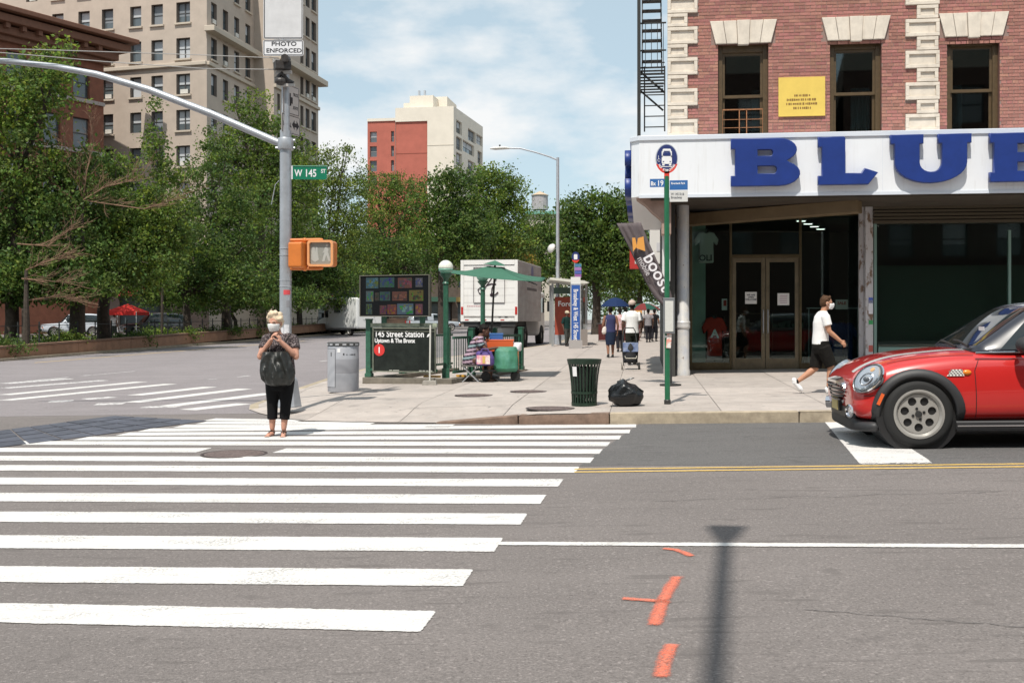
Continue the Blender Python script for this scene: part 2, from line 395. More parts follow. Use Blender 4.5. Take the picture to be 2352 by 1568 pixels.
# the wide ladder crossing in front of the camera
LAD = [((-150, 1404), (988, 1427), .36), ((-150, 1317), (1078, 1327), .40), ((-150, 1243), (1148, 1251), .43), ((-150, 1186), (1206, 1192), .44), ((-150, 1141), (1250, 1147), .45),
       ((-150, 1104), (1290, 1109), .44), ((-150, 1074), (1328, 1079), .42), ((-150, 1052), (1362, 1057), .42), ((-150, 1033), (470, 1034), .42), ((640, 1035), (1382, 1037), .42),
       ((-100, 1017), (1400, 1020), .42), ((185, 1007), (1426, 1005), .42), ((280, 997), (1448, 991), .42), ((330, 988), (1462, 978), .42),
       ((410, 979), (1040, 978), .40), ((462, 971), (860, 972), .40), ((480, 963.5), (690, 966.5), .36)]
for a, b, w in LAD:
    strip(gpt(*a), gpt(*b), w, .0045, 60).build('crosswalk_stripe', PAINT, road)
def zd(zx, zy): return ((90 + zx / 3.7333) / 1.0629, (860 + zy / 3.7333) / 1.0629)
for a, b, w, m_ in [((-300, 285), (300, 240), .42, 0), ((-300, 327), (620, 255), .42, 0), ((-300, 388), (960, 268), .42, 0), ((-300, 438), (1220, 288), .42, 0), ((110, 450), (330, 442), .4, 1), ((440, 428), (700, 408), .4, 1),
                ((890, 392), (1580, 315), .42, 0), ((530, 475), (800, 466), .42, 1), ((860, 457), (1900, 332), .42, 0), ((960, 500), (1290, 496), .3, 1), ((1180, 492), (2130, 374), .42, 0), ((1370, 525), (1890, 468), .42, 0)]:
    strip(gpt(*zd(*a)), gpt(*zd(*b)), w, .0045, 40, .012).build('crosswalk_stripe', (WORN, PAINT)[m_ == 0 and b[0] > 900], road)
for a, b in [((-100, 262), (300, 226)), ((400, 215), (890, 172)), ((1540, 248), (1640, 243)), ((1830, 225), (1940, 212)), ((2060, 42), (2140, 36))]:
    strip(gpt(*zd(*a)), gpt(*zd(*b)), .11, .0045, 30).build('lane_line', WORN, road)
for a, b in [((760, 797), (790, 794)), ((735, 830), (760, 827))]:
    strip(gpt(*a), gpt(*b), .12, .0045).build('lane_line', PAINT, road)
# double yellow and white lane line, both parallel to the far kerb
for dy in (0, 6.5):
    a_, b_ = gpt(1318, 1078 + dy), gpt(2480, 1064 + dy)
    strip(a_, b_ + (b_ - a_).normalized() * 16, .08, .0050, 140).build('yellow_line', YEL, road)
a_, b_ = gpt(1140, 1248.5), gpt(2480, 1255.5)
strip(a_, b_ + (b_ - a_).normalized() * 18, .115, .0052, 140, .004).build('lane_line', PAINT, road)
# stop bar below the car
q = [gpt(*p) for p in ((1958, 1036), (2118, 1034), (2150, 1066), (1976, 1069))]
q2 = [gpt(1890, 965), gpt(1990, 965)]
rows = []; cov = []
for i in range(13):
    f_ = i / 12; a_, b_ = q[3].lerp(q2[0], f_), q[2].lerp(q2[1], f_); r_ = []
    for k, s_ in enumerate((0, .03, .97, 1)): p = a_.lerp(b_, s_); r_.append((p.x, p.y, g(p.x, p.y) + .0045)); cov.append(0.0 if k in (0, 3) or i == 0 else 1.0)
    rows.append(r_)
covered(MB().grid(rows), cov, 'stop_line', PAINT, road)
strip(gpt(80, 833), gpt(700, 783), .12, .0045, 60).build('yellow_line', YEL, road)
# sprayed survey marks
def mark(pts, w, name='survey_mark'):
    m = MB(); pts = [gpt(*p) for p in pts]; fine = []
    for a, b in zip(pts[:-1], pts[1:]): fine += [a.lerp(b, k / 5) for k in range(5)]
    fine.append(pts[-1]); rows = []; cov = []
    for i, p in enumerate(fine):
        d = (fine[min(i + 1, len(fine) - 1)] - fine[max(0, i - 1)]); nrm = Vector((-d.y, d.x, 0)).normalized(); ww = w * random.uniform(.9, 1.1) * 1.5; ex = 0.0 if i in (0, len(fine) - 1) else 1.0
        r_ = []
        for s_, c_ in ((-.5, 0), (-.25, .75), (0, 1), (.25, .75), (.5, 0)):
            q_ = p + nrm * ww * s_; r_.append((q_.x, q_.y, g(q_.x, q_.y) + .0058)); cov.append(c_ * ex)
        rows.append(r_)
    m.grid(rows, flip=True); return covered(m, cov, name, SPRAY, road)
mark([(1520, 1260), (1550, 1263), (1572, 1270), (1590, 1279)], .05)
mark([(1558, 1322), (1540, 1348), (1524, 1378), (1512, 1408), (1502, 1440)], .062)
mark([(1425, 1375), (1470, 1378), (1545, 1384)], .05)
mark([(1545, 1478), (1534, 1498), (1524, 1525), (1518, 1560)], .06)
# dark blue-grey plates set into the roadway
PLATE = mat('plate', (.085, .09, .115), .55, var=.25, vscale=5, metal=.2); object_var(PLATE, .16)
A_, B_, C_, D_ = [Vector(gpt(*zd(*p))) for p in ((-420, 726), (900, 585), (1650, 612), (-420, 880))]
B_, C_ = Vector(gpt(*zd(700, 580))), Vector(gpt(*zd(1560, 625)))
nu, nv = 7, 4
for i in range(nu):
    for j in range(nv):
        def bl(u_, v_): return (A_.lerp(B_, u_)).lerp(D_.lerp(C_, u_), v_)
        e = .012
        pl = [bl(i / nu + e / 2, j / nv + e), bl((i + 1) / nu - e / 2, j / nv + e), bl((i + 1) / nu - e / 2, (j + 1) / nv - e), bl(i / nu + e / 2, (j + 1) / nv - e)]
        MB().slab([(p.x, p.y) for p in reversed(pl)], .001, .009 + random.uniform(0, .003)).build('road_plate', PLATE, road)
TAR = mat('tar', (.10, .093, .09), .8)
random.seed(17)
for (ax_, ay_), (bx2, by2), wv in (((1500, 1150), (2352, 1128), 4), ((1850, 1400), (2352, 1440), 5), ((150, 905), (620, 925), 2)):
    m = MB(); rows = []
    for k in range(41):
        f_ = k / 40; a = gpt(ax_ + (bx2 - ax_) * f_, ay_ + (by2 - ay_) * f_ + wv * (noise.noise(Vector((f_ * 9, ax_, 0))) + .5 * noise.noise(Vector((f_ * 31, ax_, 3))))); w_ = random.uniform(.001, .005)
        rows.append([(a.x, a.y - w_, g(a.x, a.y) + .0035), (a.x, a.y + w_, g(a.x, a.y) + .0035)])
    m.grid(rows).build('sealed_crack', TAR, road)
# manhole covers
COVER = mat('cast_iron', (.20, .155, .145), .6, metal=.4, var=.25, vscale=25, bump=.4, bscale=90)
RINGM = mat('cover_ring', (.06, .045, .042), .7, metal=.3)
def cover(c, r, z, parent):
    c = Vector((c.x, c.y, g(c.x, c.y) + z))
    o = MB().lathe([(r * 1.09, 0), (r * 1.09, .006), (r * .985, .006), (r * .985, .003)], n=32).build('cover_ring', RINGM, parent, loc=c)
    m = MB().lathe([(r * .97, .001), (r * .97, .007), (0, .0075)], n=32)
    for k in range(-4, 5):
        y_ = k * r * .2; hw = math.sqrt(max(0, (r * .9) ** 2 - y_ ** 2))
        m.box((0, y_, .008), (hw * 2, r * .06, .004))
    m.build('manhole_cover', COVER, parent, loc=c)
cover(gpt(538, 1043), .34, .002, road)

# ---------------------------------------------------------------- pavement on the far corner
KA, KB = gpt(1400, 974), gpt(2290, 966.5)
kd = (KB - KA).normalized()
SW = [KB + kd * 22, KB, KA, gpt(1190, 974), gpt(1000, 972.5), gpt(850, 971), gpt(700, 967.5), gpt(640, 960), gpt(596, 950), gpt(572, 941), gpt(574, 931), gpt(600, 922), gpt(645, 914), gpt(690, 906)]
SW = [Vector((p.x, p.y)) for p in SW]
KBW = [SW[-1], Vector((SW[-1].x + .05, 24.5)), Vector((-3.7, 30.0))] + [Vector(gpt(1196, 800, .15)[:2]), Vector(gpt(1272, 789, .15)[:2])]
KBW.append(KBW[-1] + Vector((math.sin(TH), math.cos(TH))) * 90)
SW += KBW[1:]
SW += [SW[-1] + Vector((60, -7)), Vector((62, KB.y - 5.5))]
SWP = [(p.x, p.y) for p in SW]
RAMP = SW[4:12]
def segd(p, a, b):
    ab = b - a; t = max(0, min(1, (p - a).dot(ab) / max(1e-9, ab.length_squared))); return (p - a - ab * t).length
def hs(x, y):
    p = Vector((x, y)); d = min(segd(p, RAMP[i], RAMP[i + 1]) for i in range(len(RAMP) - 1))
    k = max(0, min(1, d / 1.7)); return .014 + .136 * (k * k * (3 - 2 * k))
def clip(poly, a, b):
    """keep the part of a polygon left of the line a -> b"""
    out = []; n = len(poly); ax, ay = a; dx, dy = b[0] - ax, b[1] - ay
    side = lambda p: dx * (p[1] - ay) - dy * (p[0] - ax)
    for i in range(n):
        p, q_ = poly[i], poly[(i + 1) % n]; sp, sq = side(p), side(q_)
        if sp >= 0: out.append(p)
        if (sp >= 0) != (sq >= 0):
            t = sp / (sp - sq); out.append((p[0] + (q_[0] - p[0]) * t, p[1] + (q_[1] - p[1]) * t))
    return out
def area(p): return .5 * sum(p[i][0] * p[(i + 1) % len(p)][1] - p[(i + 1) % len(p)][0] * p[i][1] for i in range(len(p)))
if area(SWP) < 0: SWP = SWP[::-1]
base = MB(); far = MB(); slabs = []
OX = Vector((KA.x, KA.y)); e1 = Vector((E1.x, E1.y)); e2 = Vector((E2.x, E2.y)); CELL = 1.52
def cell_poly(i0, i1, j0, j1): return [tuple(OX + e1 * a + e2 * b) for a, b in ((i0, j0), (i1, j0), (i1, j1), (i0, j1))]
def clipcell(i0, i1, j0, j1):
    cp = cell_poly(i0, i1, j0, j1); pl = SWP
    for k in range(4):
        pl = clip(pl, cp[k], cp[(k + 1) % 4])
        if len(pl) < 3: return []
    out = []
    for p in pl:
        if not out or (Vector(p) - Vector(out[-1])).length > .003: out.append(p)
    if len(out) > 2 and (Vector(out[0]) - Vector(out[-1])).length <= .003: out.pop()
    return out if len(out) > 2 and area(out) > .01 else []
SUBN = 3
def topsheet(m, i0, i1, j0, j1, dz, sub):
    for a in range(sub):
        for b in range(sub):
            pl = clipcell(i0 + (i1 - i0) * a / sub, i0 + (i1 - i0) * (a + 1) / sub, j0 + (j1 - j0) * b / sub, j0 + (j1 - j0) * (b + 1) / sub)
            if pl: m.add([(x, y, g(x, y) + hs(x, y) + dz) for x, y in pl], [tuple(range(len(pl)))])
sidewalk = None
cells = []
for i in range(-9, 18):
    for j in range(-4, 62):
        c = OX + e1 * (i + .5) * CELL + e2 * (j + .5) * CELL
        if c.x > 14 and c.y > 26: continue
        cells.append((i, j, c))
for i, j, c in cells:
    nearramp = min(segd(c, RAMP[k], RAMP[k + 1]) for k in range(len(RAMP) - 1)) < 3.2
    topsheet(base, i * CELL, (i + 1) * CELL, j * CELL, (j + 1) * CELL, -.012, SUBN if nearramp else 1)
sidewalk = tag(base.build('sidewalk', JOINT), kind='structure')
for i, j, c in cells:
    nearramp = min(segd(c, RAMP[k], RAMP[k + 1]) for k in range(len(RAMP) - 1)) < 3.2
    near = c.y < 30 and c.x < 9.5
    m = MB() if near else far
    gp = .005
    topsheet(m, i * CELL + gp, (i + 1) * CELL - gp, j * CELL + gp, (j + 1) * CELL - gp, random.uniform(-.001, .001) if near else 0, SUBN if nearramp else 1)
    if near and m.f: m.build('paving_slab', CONC, sidewalk, merge=True)
tag(far.build('paving', CONC, sidewalk), kind='stuff')
def kerb(pts, m_, ln, parent, w=.16, name='kerb_stone', topd=.005):
    for a, b in zip(pts[:-1], pts[1:]):
        d = b - a; L = d.length; n = max(1, round(L / ln)); d.normalize(); nr = Vector((-d.y, d.x))
        if (segd(a + d * L / 2 + nr * .3, RAMP[0], RAMP[1]) < 0): pass
        cx = a + d * (L / 2)
        inside = sum((cx + nr * .3 - Vector(SWP[k])).angle_signed(cx + nr * .3 - Vector(SWP[(k + 1) % len(SWP)]), 0) for k in range(len(SWP)))
        if abs(inside) < 3: nr = -nr
        for k in range(n):
            p, q_ = a + d * (L * k / n + .006), a + d * (L * (k + 1) / n - .006)
            pl = [p, q_, q_ + nr * w, p + nr * w]
            mm = MB(); bj = random.uniform(-.004, .004)
            top = [(v_.x, v_.y, g(v_.x, v_.y) + hs(v_.x, v_.y) + topd) for v_ in [x_ - nr * bj for x_ in pl]]
            bot = [(v_.x, v_.y, g(v_.x, v_.y) - .05) for v_ in pl]
            mm.add(bot + top, [(3, 2, 1, 0), (4, 5, 6, 7), (0, 1, 5, 4), (1, 2, 6, 5), (2, 3, 7, 6), (3, 0, 4, 7)])
            bev(mm.build(name, m_, parent, merge=True), .014, 2)
kerb([SW[2], SW[1], SW[0]], KERB, 2.4, sidewalk)
kerb([SW[4], SW[3], SW[2]], KERBM, 1.3, sidewalk)
kerb(SW[9:14] + KBW[1:], KERB, 2.4, sidewalk)
for (x_, y_), r_ in (((1088, 908), .30), ((1214, 899), .30), ((1264, 938), .33)):
    c = gpt(x_, y_, .15); cover(c, r_, hs(c.x, c.y) + .001, sidewalk)
# pavement on the camera's side of the street, behind the picture
tag(MB().sheet([(-30, -12), (30, -14), (30, -1.2), (-30, 2.0)], .12).build('near_sidewalk', CONC), kind='structure')
# ---------------------------------------------------------------- median of the avenue
MWa, MWb = gpt(-160, 842), gpt(838, 762)
md = (MWb - MWa).normalized(); mn = Vector((-md.y, md.x, 0))
ML = (MWb - MWa).length * 2.6
bed = MB()
for k in range(30):
    a, b = MWa + md * (ML * k / 30), MWa + md * (ML * (k + 1) / 30)
    c, d_ = b + mn * 9.0, a + mn * 9.0
    bed.add([(p.x, p.y, g(p.x, p.y) + .34) for p in (a, b, c, d_)], [(0, 1, 2, 3)])
SOIL = mat('soil', (.05, .042, .025), .95, var=.3, vscale=3, col2=(.03, .06, .015))
tag(bed.build('planting_bed', SOIL), kind='structure')
TERRA = mat('terracotta_concrete', (.30, .165, .10), .85, var=.16, vscale=2.2, bump=.2, bscale=60); object_var(TERRA, .06)
TERRAD = mat('terracotta_dark', (.19, .11, .07), .85, var=.2, vscale=3)
pw = thing('planter_wall', 'low terracotta coloured concrete wall along the planted median', 'wall', MWa)
n = int(ML / 2.4)
for k in range(n):
    a, b = md * (ML * k / n + .008), md * (ML * (k + 1) / n - .008)
    za, zb = [g((MWa + q_).x, (MWa + q_).y) - MWa.z for q_ in (a, b)]
    m = MB(); t = mn * .28
    vs_ = [a + UP * (za - .05), b + UP * (zb - .05), b + t + UP * (zb - .05), a + t + UP * (za - .05)]
    vt = [p + UP * .47 for p in vs_]
    m.add(vs_ + vt, [(3, 2, 1, 0), (4, 5, 6, 7), (0, 1, 5, 4), (1, 2, 6, 5), (2, 3, 7, 6), (3, 0, 4, 7)])
    m.build('wall_panel', TERRA, pw, merge=True)
    m = MB(); o_ = -mn * .04
    vs_ = [a + o_ + UP * (za + .425), b + o_ + UP * (zb + .425), b + mn * .34 + UP * (zb + .425), a + mn * .34 + UP * (za + .425)]
    vt = [p + UP * .09 for p in vs_]
    m.add(vs_ + vt, [(3, 2, 1, 0), (4, 5, 6, 7), (0, 1, 5, 4), (1, 2, 6, 5), (2, 3, 7, 6), (3, 0, 4, 7)])
    bev(m.build('coping_stone', TERRAD, pw, merge=True), .015)
m = MB()
for k in range(30):
    a, b = MWa + md * (ML * k / 30), MWa + md * (ML * (k + 1) / 30)
    m.add([(p.x, p.y, g(p.x, p.y) + z) for p, z in ((a - mn * .22, .1), (b - mn * .22, .1), (b - mn * .005, .1), (a - mn * .005, .1), (a - mn * .22, -.02), (b - mn * .22, -.02))], [(0, 1, 2, 3), (4, 5, 1, 0)])
tag(m.build('median_kerb', KERB), kind='structure')
# ---------------------------------------------------------------- facade helper
def facade(mb, o, dx, din, W_, z0, z1, ops, depth, mi=0, mr=None, back=None):
    """wall in the plane through o along dx, with recessed openings (s0, s1, z0, z1)"""
    mr = mi if mr is None else mr
    ss = sorted(set([0, W_] + [v_ for q_ in ops for v_ in q_[:2]])); zs = sorted(set([z0, z1] + [v_ for q_ in ops for v_ in q_[2:4]]))
    ss = [s for s in ss if 0 <= s <= W_]; zs = [z for z in zs if z0 <= z <= z1]
    pt = lambda s, z, d=0: o + dx * s + din * d + UP * z
    for a, b in zip(ss[:-1], ss[1:]):
        for c, d in zip(zs[:-1], zs[1:]):
            ms, mz = (a + b) / 2, (c + d) / 2
            if any(q_[0] < ms < q_[1] and q_[2] < mz < q_[3] for q_ in ops): continue
            mb.add([pt(a, c), pt(b, c), pt(b, d), pt(a, d)], [(0, 1, 2, 3)], mi)
    for s0, s1, c, d in ops:
        q_ = [(s0, c), (s1, c), (s1, d), (s0, d)]
        for k in range(4):
            (a0, b0), (a1, b1) = q_[k], q_[(k + 1) % 4]
            mb.add([pt(a1, b1), pt(a0, b0), pt(a0, b0, depth), pt(a1, b1, depth)], [(0, 1, 2, 3)], mr)
        if back is not None: mb.add([pt(a, b, depth) for a, b in q_], [(0, 1, 2, 3)], back)
# ================================================================ brick corner building with the shop
C0 = P(1450, 0, 21.4); C0.z = 0
MBL = frame(C0); MBI = MBL.inverted()
def onpl(px, py, yl):
    """local x and height of the picture ray where it meets the plane local y = yl"""
    a, b = MBI @ Vector((0, 0, EYE)), MBI @ P(px, py, 10.0); d = b - a; t = (yl - a.y) / d.y; p = a + d * t
    return p.x, p.z
BRK = mat('brick', (.345, .155, .125), .85, var=.14, vscale=30, bump=.25, bscale=140); object_var(BRK, .18)
BRKI = mat('brick_mass', (.345, .155, .125), .85, var=.14, vscale=30, bump=.25, bscale=140); island_var(BRKI, .20, .012)
MORT = mat('mortar', (.27, .19, .165), .95, var=.1, vscale=20)
LIME = mat('limestone', (.66, .59, .50), .8, var=.10, vscale=5, bump=.1, bscale=60); mixlayers(LIME, [(3, .55, .8, (.42, .36, .30), .5, 6, (3, 3, .6))])
BROWNF = mat('brown_frame', (.085, .055, .025), .45, var=.15, vscale=12)
RUST = mat('rusty_bar', (.28, .12, .05), .7, var=.3, vscale=30)
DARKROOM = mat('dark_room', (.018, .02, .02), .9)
SIGNW = mat('sign_white', (.76, .78, .81), .38, var=.03, vscale=.8); mixlayers(SIGNW, [(3.0, .55, .75, (.60, .60, .59), .35, 6, (3, 3, .25)), (14, .6, .72, (.52, .51, .49), .25, 5, (1, 1, .12))])
SIGNT = mat('sign_trim', (.62, .66, .72), .4)
BLUE = mat('letter_blue', (.009, .032, .185), .42, var=.10, vscale=3)
SOFF = mat('soffit', (.05, .038, .027), .8, var=.2, vscale=3)
STONEB = mat('corbel_stone', (.33, .23, .19), .85, var=.15, vscale=4)
STEELB = mat('brass_frame', (.13, .105, .06), .35, metal=.7, var=.2, vscale=7)
YW = .8                                              # wall plane behind the sign front
xq, _ = onpl(1533, 0, YW)
bld = thing('corner_building', 'brick corner building with pale stone quoins above the shop with blue letters', 'building', C0, RZ)
SIDE = Matrix.Rotation(-R(2.2), 3, 'Z') @ Vector((0, 1, 0))
wins = []
for x0, x1 in ((1649, 1765), (1906, 2025), (2175, 2296)):
    a, zt = onpl(x0, 103, YW); b, _ = onpl(x1, 97, YW); wins.append((a, b, 4.98, onpl((x0 + x1) / 2, 101, YW)[1]))
wtop = wins[0][3]
XE = 16.0
m = MB()
ops = [(a - xq, b - xq, c, wtop) for a, b, c, d in wins] + [(a - xq, b - xq, c + 3.3, wtop + 3.3) for a, b, c, d in wins]
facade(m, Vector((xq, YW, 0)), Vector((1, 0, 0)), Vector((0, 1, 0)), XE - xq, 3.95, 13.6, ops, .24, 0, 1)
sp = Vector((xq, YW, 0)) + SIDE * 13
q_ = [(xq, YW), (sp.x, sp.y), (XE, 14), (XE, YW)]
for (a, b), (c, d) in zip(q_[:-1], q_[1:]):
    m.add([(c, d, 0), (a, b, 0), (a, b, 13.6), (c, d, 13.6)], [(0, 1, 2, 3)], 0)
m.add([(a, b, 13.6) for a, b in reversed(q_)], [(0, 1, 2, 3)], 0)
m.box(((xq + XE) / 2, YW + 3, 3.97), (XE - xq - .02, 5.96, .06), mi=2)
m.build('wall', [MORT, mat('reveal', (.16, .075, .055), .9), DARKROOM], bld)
# bricks
BH, BLN, JT = .057, .203, .011
def brick_rows(x0, x1, z0, z1, blocks):
    out = []; nrow = int((z1 - z0) / (BH + JT))
    for r_ in range(nrow):
        z = z0 + r_ * (BH + JT); hdr = (r_ % 6 == 5); L_ = .098 if hdr else BLN
        x = x0 - (L_ / 2 if r_ % 2 else 0); free = [(x0, x1)]
        for bx0, bx1, bz0, bz1 in blocks:
            if bz0 < z + BH and bz1 > z:
                nf = []
                for a, b in free:
                    if bx1 <= a or bx0 >= b: nf.append((a, b)); continue
                    if a < bx0: nf.append((a, bx0))
                    if b > bx1: nf.append((bx1, b))
                free = nf
        while x < x1:
            for a, b in free:
                c, d = max(a, x), min(b, x + L_)
                if d - c > .03: out.append((c, d, z))
            x += L_ + JT
    return out
quo = []
def quoin(pxw0, pxw1, pxn0, pxn1, pyt, zmin=5.05, zmax=8.6):
    zt = onpl((pxw0 + pxw1) / 2, pyt, YW)[1]; hw, hn, gap = .345, .268, .012
    z = zt
    while z > zmin - .5: z -= (hw + hn + 2 * gap)
    while z < zmax:
        for (pa, pb), h_ in (((pxw0, pxw1), hw), ((pxn0, pxn1), hn)):
            # wide block below its top line, narrow one beneath it
            if h_ == hw: z1_ = z; z0_ = z - hw
            else: z1_ = z + hn + gap; z0_ = z + gap
            a, b = onpl(pa, 200, YW)[0], onpl(pb, 200, YW)[0]
            quo.append((a, b, z0_, z1_))
        z += hw + hn + 2 * gap
quoin(1533, 1602, 1533, 1579, 134.5)
quoin(2079, 2157, 2105, 2154, 118)
for a, b, c, d in quo:
    if d < 4.6: continue
    m = MB(); w_, h_ = b - a, d - c; bd = .07; pr = .055
    for cx, cz, sx, sz in ((w_ / 2, bd / 2, w_, bd), (w_ / 2, h_ - bd / 2, w_, bd), (bd / 2, h_ / 2, bd, h_ - 2 * bd), (w_ - bd / 2, h_ / 2, bd, h_ - 2 * bd)):
        m.box((a + cx, YW - pr / 2 + .01, c + cz), (sx, pr + .02, sz))
    m.box((a + w_ / 2, YW - .004, c + h_ / 2), (w_ - 2 * bd, .03, h_ - 2 * bd))
    bev(m.build('quoin_block', LIME, bld, merge=False), .008)
lint = []
for a, b, c, d in wins:
    lint.append((a - .14, b + .14, wtop, wtop + .46))
blocks = [(a, b, c - .4, d) for a, b, c, d in wins] + [(a - .006, b + .006, c, d) for a, b, c, d in quo] + lint
br = brick_rows(xq + .005, 10.6, 5.02, 8.45, blocks)
br = [q_ for q_ in br]
vis = sorted(br, key=lambda q_: (-min(q_[0], 9.0), q_[2]))
single = [q_ for q_ in vis if q_[2] < 7.9 and q_[0] < 9.2 and q_[1] - q_[0] > .15][:300]; sset = set(single)
bm_ = {}
mass = MB()
for a, b, z in br:
    pr = random.uniform(.004, .010)
    if (a, b, z) in sset:
        k = round(b - a, 2)
        if k not in bm_:
            me = MB().box((0, 0, 0), (k, .03, BH)).mesh('brick'); me.materials.append(BRK); bm_[k] = me
        link('brick', bm_[k], bld, loc=((a + b) / 2, YW - pr + .014, z + BH / 2))
    else: mass.box(((a + b) / 2, YW - pr + .014, z + BH / 2), (b - a, .03, BH))
tag(mass.build('brickwork', BRKI, bld), kind='stuff')
for a, b, c, d in wins:                                   # flared stone lintels
    n = 5; xs0 = [a - .05 + (b - a + .1) * k / n for k in range(n + 1)]; xs1 = [a - .17 + (b - a + .34) * k / n for k in range(n + 1)]
    for k in range(n):
        pr = .09 if k == 2 else .06; lo = wtop - (.035 if k == 2 else 0)
        m = MB().prism([(xs0[k] + .004, lo), (xs0[k + 1] - .004, lo), (xs1[k + 1] - .004, wtop + .47), (xs1[k] + .004, wtop + .47)], YW - pr, YW + .02)
        bev(m.build('voussoir', LIME, bld), .008)
WGLASS = glassmat('window_glass', (.55, .62, .6), .05)
CURT = mat('curtain', (.30, .36, .40), .9, var=.3, vscale=6, stretch=(12, 12, .6))
def sash_window(a, b, c, d, parent, guard=False, curtain=(.4, .75)):
    y = YW + .17; fw = .10; m = MB()
    m.box((a + fw / 2, y, (c + d) / 2), (fw, .12, d - c - .004)); m.box((b - fw / 2, y, (c + d) / 2), (fw, .12, d - c - .004))
    m.box(((a + b) / 2, y, d - .075), (b - a - 2 * fw, .12, .15)); m.box(((a + b) / 2, y, c + .05), (b - a - 2 * fw, .14, .1))
    w = bev(m.build('window', BROWNF, parent), .008)
    a2, b2 = a + fw, b - fw; zm = d - (d - c) * .49
    m = MB(); st = .05
    for z0_, z1_, yy in ((zm - .03, d - .15, y - .0), (c + .1, zm + .03, y + .045)):
        m.box((a2 + st / 2, yy, (z0_ + z1_) / 2), (st, .04, z1_ - z0_)); m.box((b2 - st / 2, yy, (z0_ + z1_) / 2), (st, .04, z1_ - z0_))
        m.box(((a2 + b2) / 2, yy, z0_ + .03), (b2 - a2 - 2 * st, .04, .06)); m.box(((a2 + b2) / 2, yy, z1_ - .03), (b2 - a2 - 2 * st, .04, .06))
    m.build('sash', BROWNF, w)
    for z0_, z1_, yy in ((zm, d - .2, y), (c + .15, zm, y + .045)):
        MB().box(((a2 + b2) / 2, yy, (z0_ + z1_) / 2), (b2 - a2 - .09, .006, z1_ - z0_ - .05)).build('pane', WGLASS, w)
    rows = []
    for k in range(25):
        s = curtain[0] + (curtain[1] - curtain[0]) * k / 24; x = a2 + (b2 - a2) * s
        yy = y + .14 + .02 * math.sin(k * 2.1); rows.append([(x, yy, c + .1), (x, yy + .01, d - .9)])
    MB().grid(rows).build('curtain', CURT, w)
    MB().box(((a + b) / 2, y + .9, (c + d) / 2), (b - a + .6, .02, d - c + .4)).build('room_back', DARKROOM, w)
    if guard:
        m = MB(); zt_ = c + (d - c) * .36 + .05; y2 = y - .04
        m.bar((a2 - .02, y2, zt_), (b2 + .02, y2, zt_), .02, .025)
        for x_ in (a2, a2 + (b2 - a2) * .42, a2 + (b2 - a2) * .6, b2): m.bar((x_, y2, c + .1), (x_, y2, zt_), .02, .02)
        for z_ in (c + .28, c + .45, c + .62): m.bar((a2, y2, z_), (b2, y2, z_), .012, .012)
        m.build('window_guard', RUST, w)
    return w
sash_window(*wins[0][:3], wtop, bld, True, (.75, .98)); sash_window(*wins[1][:3], wtop, bld, False, (.45, .92)); sash_window(*wins[2][:3], wtop, bld, False, (.1, .35))
# ---- shop front
ZG = lambda lx, ly: (lambda p: g(p.x, p.y) + .15)(MBL @ Vector((lx, ly, 0)))
gp = MBI @ gpt(1740, 848, .15); YG = gp.y
lx = lambda px, py=700, yl=YG: onpl(px, py, yl)[0]
lz = lambda px, py, yl=YG: onpl(px, py, yl)[1]
ZTOP = 3.92
gx = [lx(1587), lx(1678), lx(1838), lx(1976)]
z0 = ZG(gx[0], YG)
m = MB()                                                    # room shell
xa, xb = xq + .02, XE - .05
m.box(((xa + xb) / 2, YG + 5.5, 2), (xb - xa, .1, 4.4)); m.box((xa + .0, YG + 2.8, 2), (.1, 5.4, 4.4)); m.box(((xa + xb) / 2, YG + 2.8, 3.9), (xb - xa, 5.4, .05))
m.box(((xa + xb) / 2, YG + 2.8, z0 + .02), (xb - xa, 5.4, .1), mi=1)
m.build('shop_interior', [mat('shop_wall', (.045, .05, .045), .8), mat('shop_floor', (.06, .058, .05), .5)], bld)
m = MB(); fw = .055
for x in gx: m.box((x, YG, (z0 + ZTOP) / 2), (fw, .09, ZTOP - z0))
zt = lz(1740, 588)
for a, b, z, h_ in ((gx[0], gx[1], z0 + .09, .18), (gx[2], gx[3], z0 + .09, .18), (gx[1], gx[2], zt, .07), (gx[0], gx[3], ZTOP - .08, .1)):
    m.box(((a + b) / 2, YG, z), (b - a - fw, .085, h_))
sf = bev(m.build('shop_front', STEELB, bld), .006)
for a, b, z_0, z_1 in ((gx[0], gx[1], z0 + .18, ZTOP - .13), (gx[2], gx[3], z0 + .18, ZTOP - .13), (gx[1], gx[2], zt + .035, ZTOP - .13)):
    MB().box(((a + b) / 2, YG, (z_0 + z_1) / 2), (b - a - fw, .01, z_1 - z_0)).build('pane', GLASS, sf)
mid = (gx[1] + gx[2]) / 2
DOORF = mat('door_metal', (.20, .17, .115), .35, metal=.6, var=.15, vscale=5)
PAPER = mat('paper', (.78, .78, .76), .8); INK = mat('ink', (.06, .07, .09), .7)
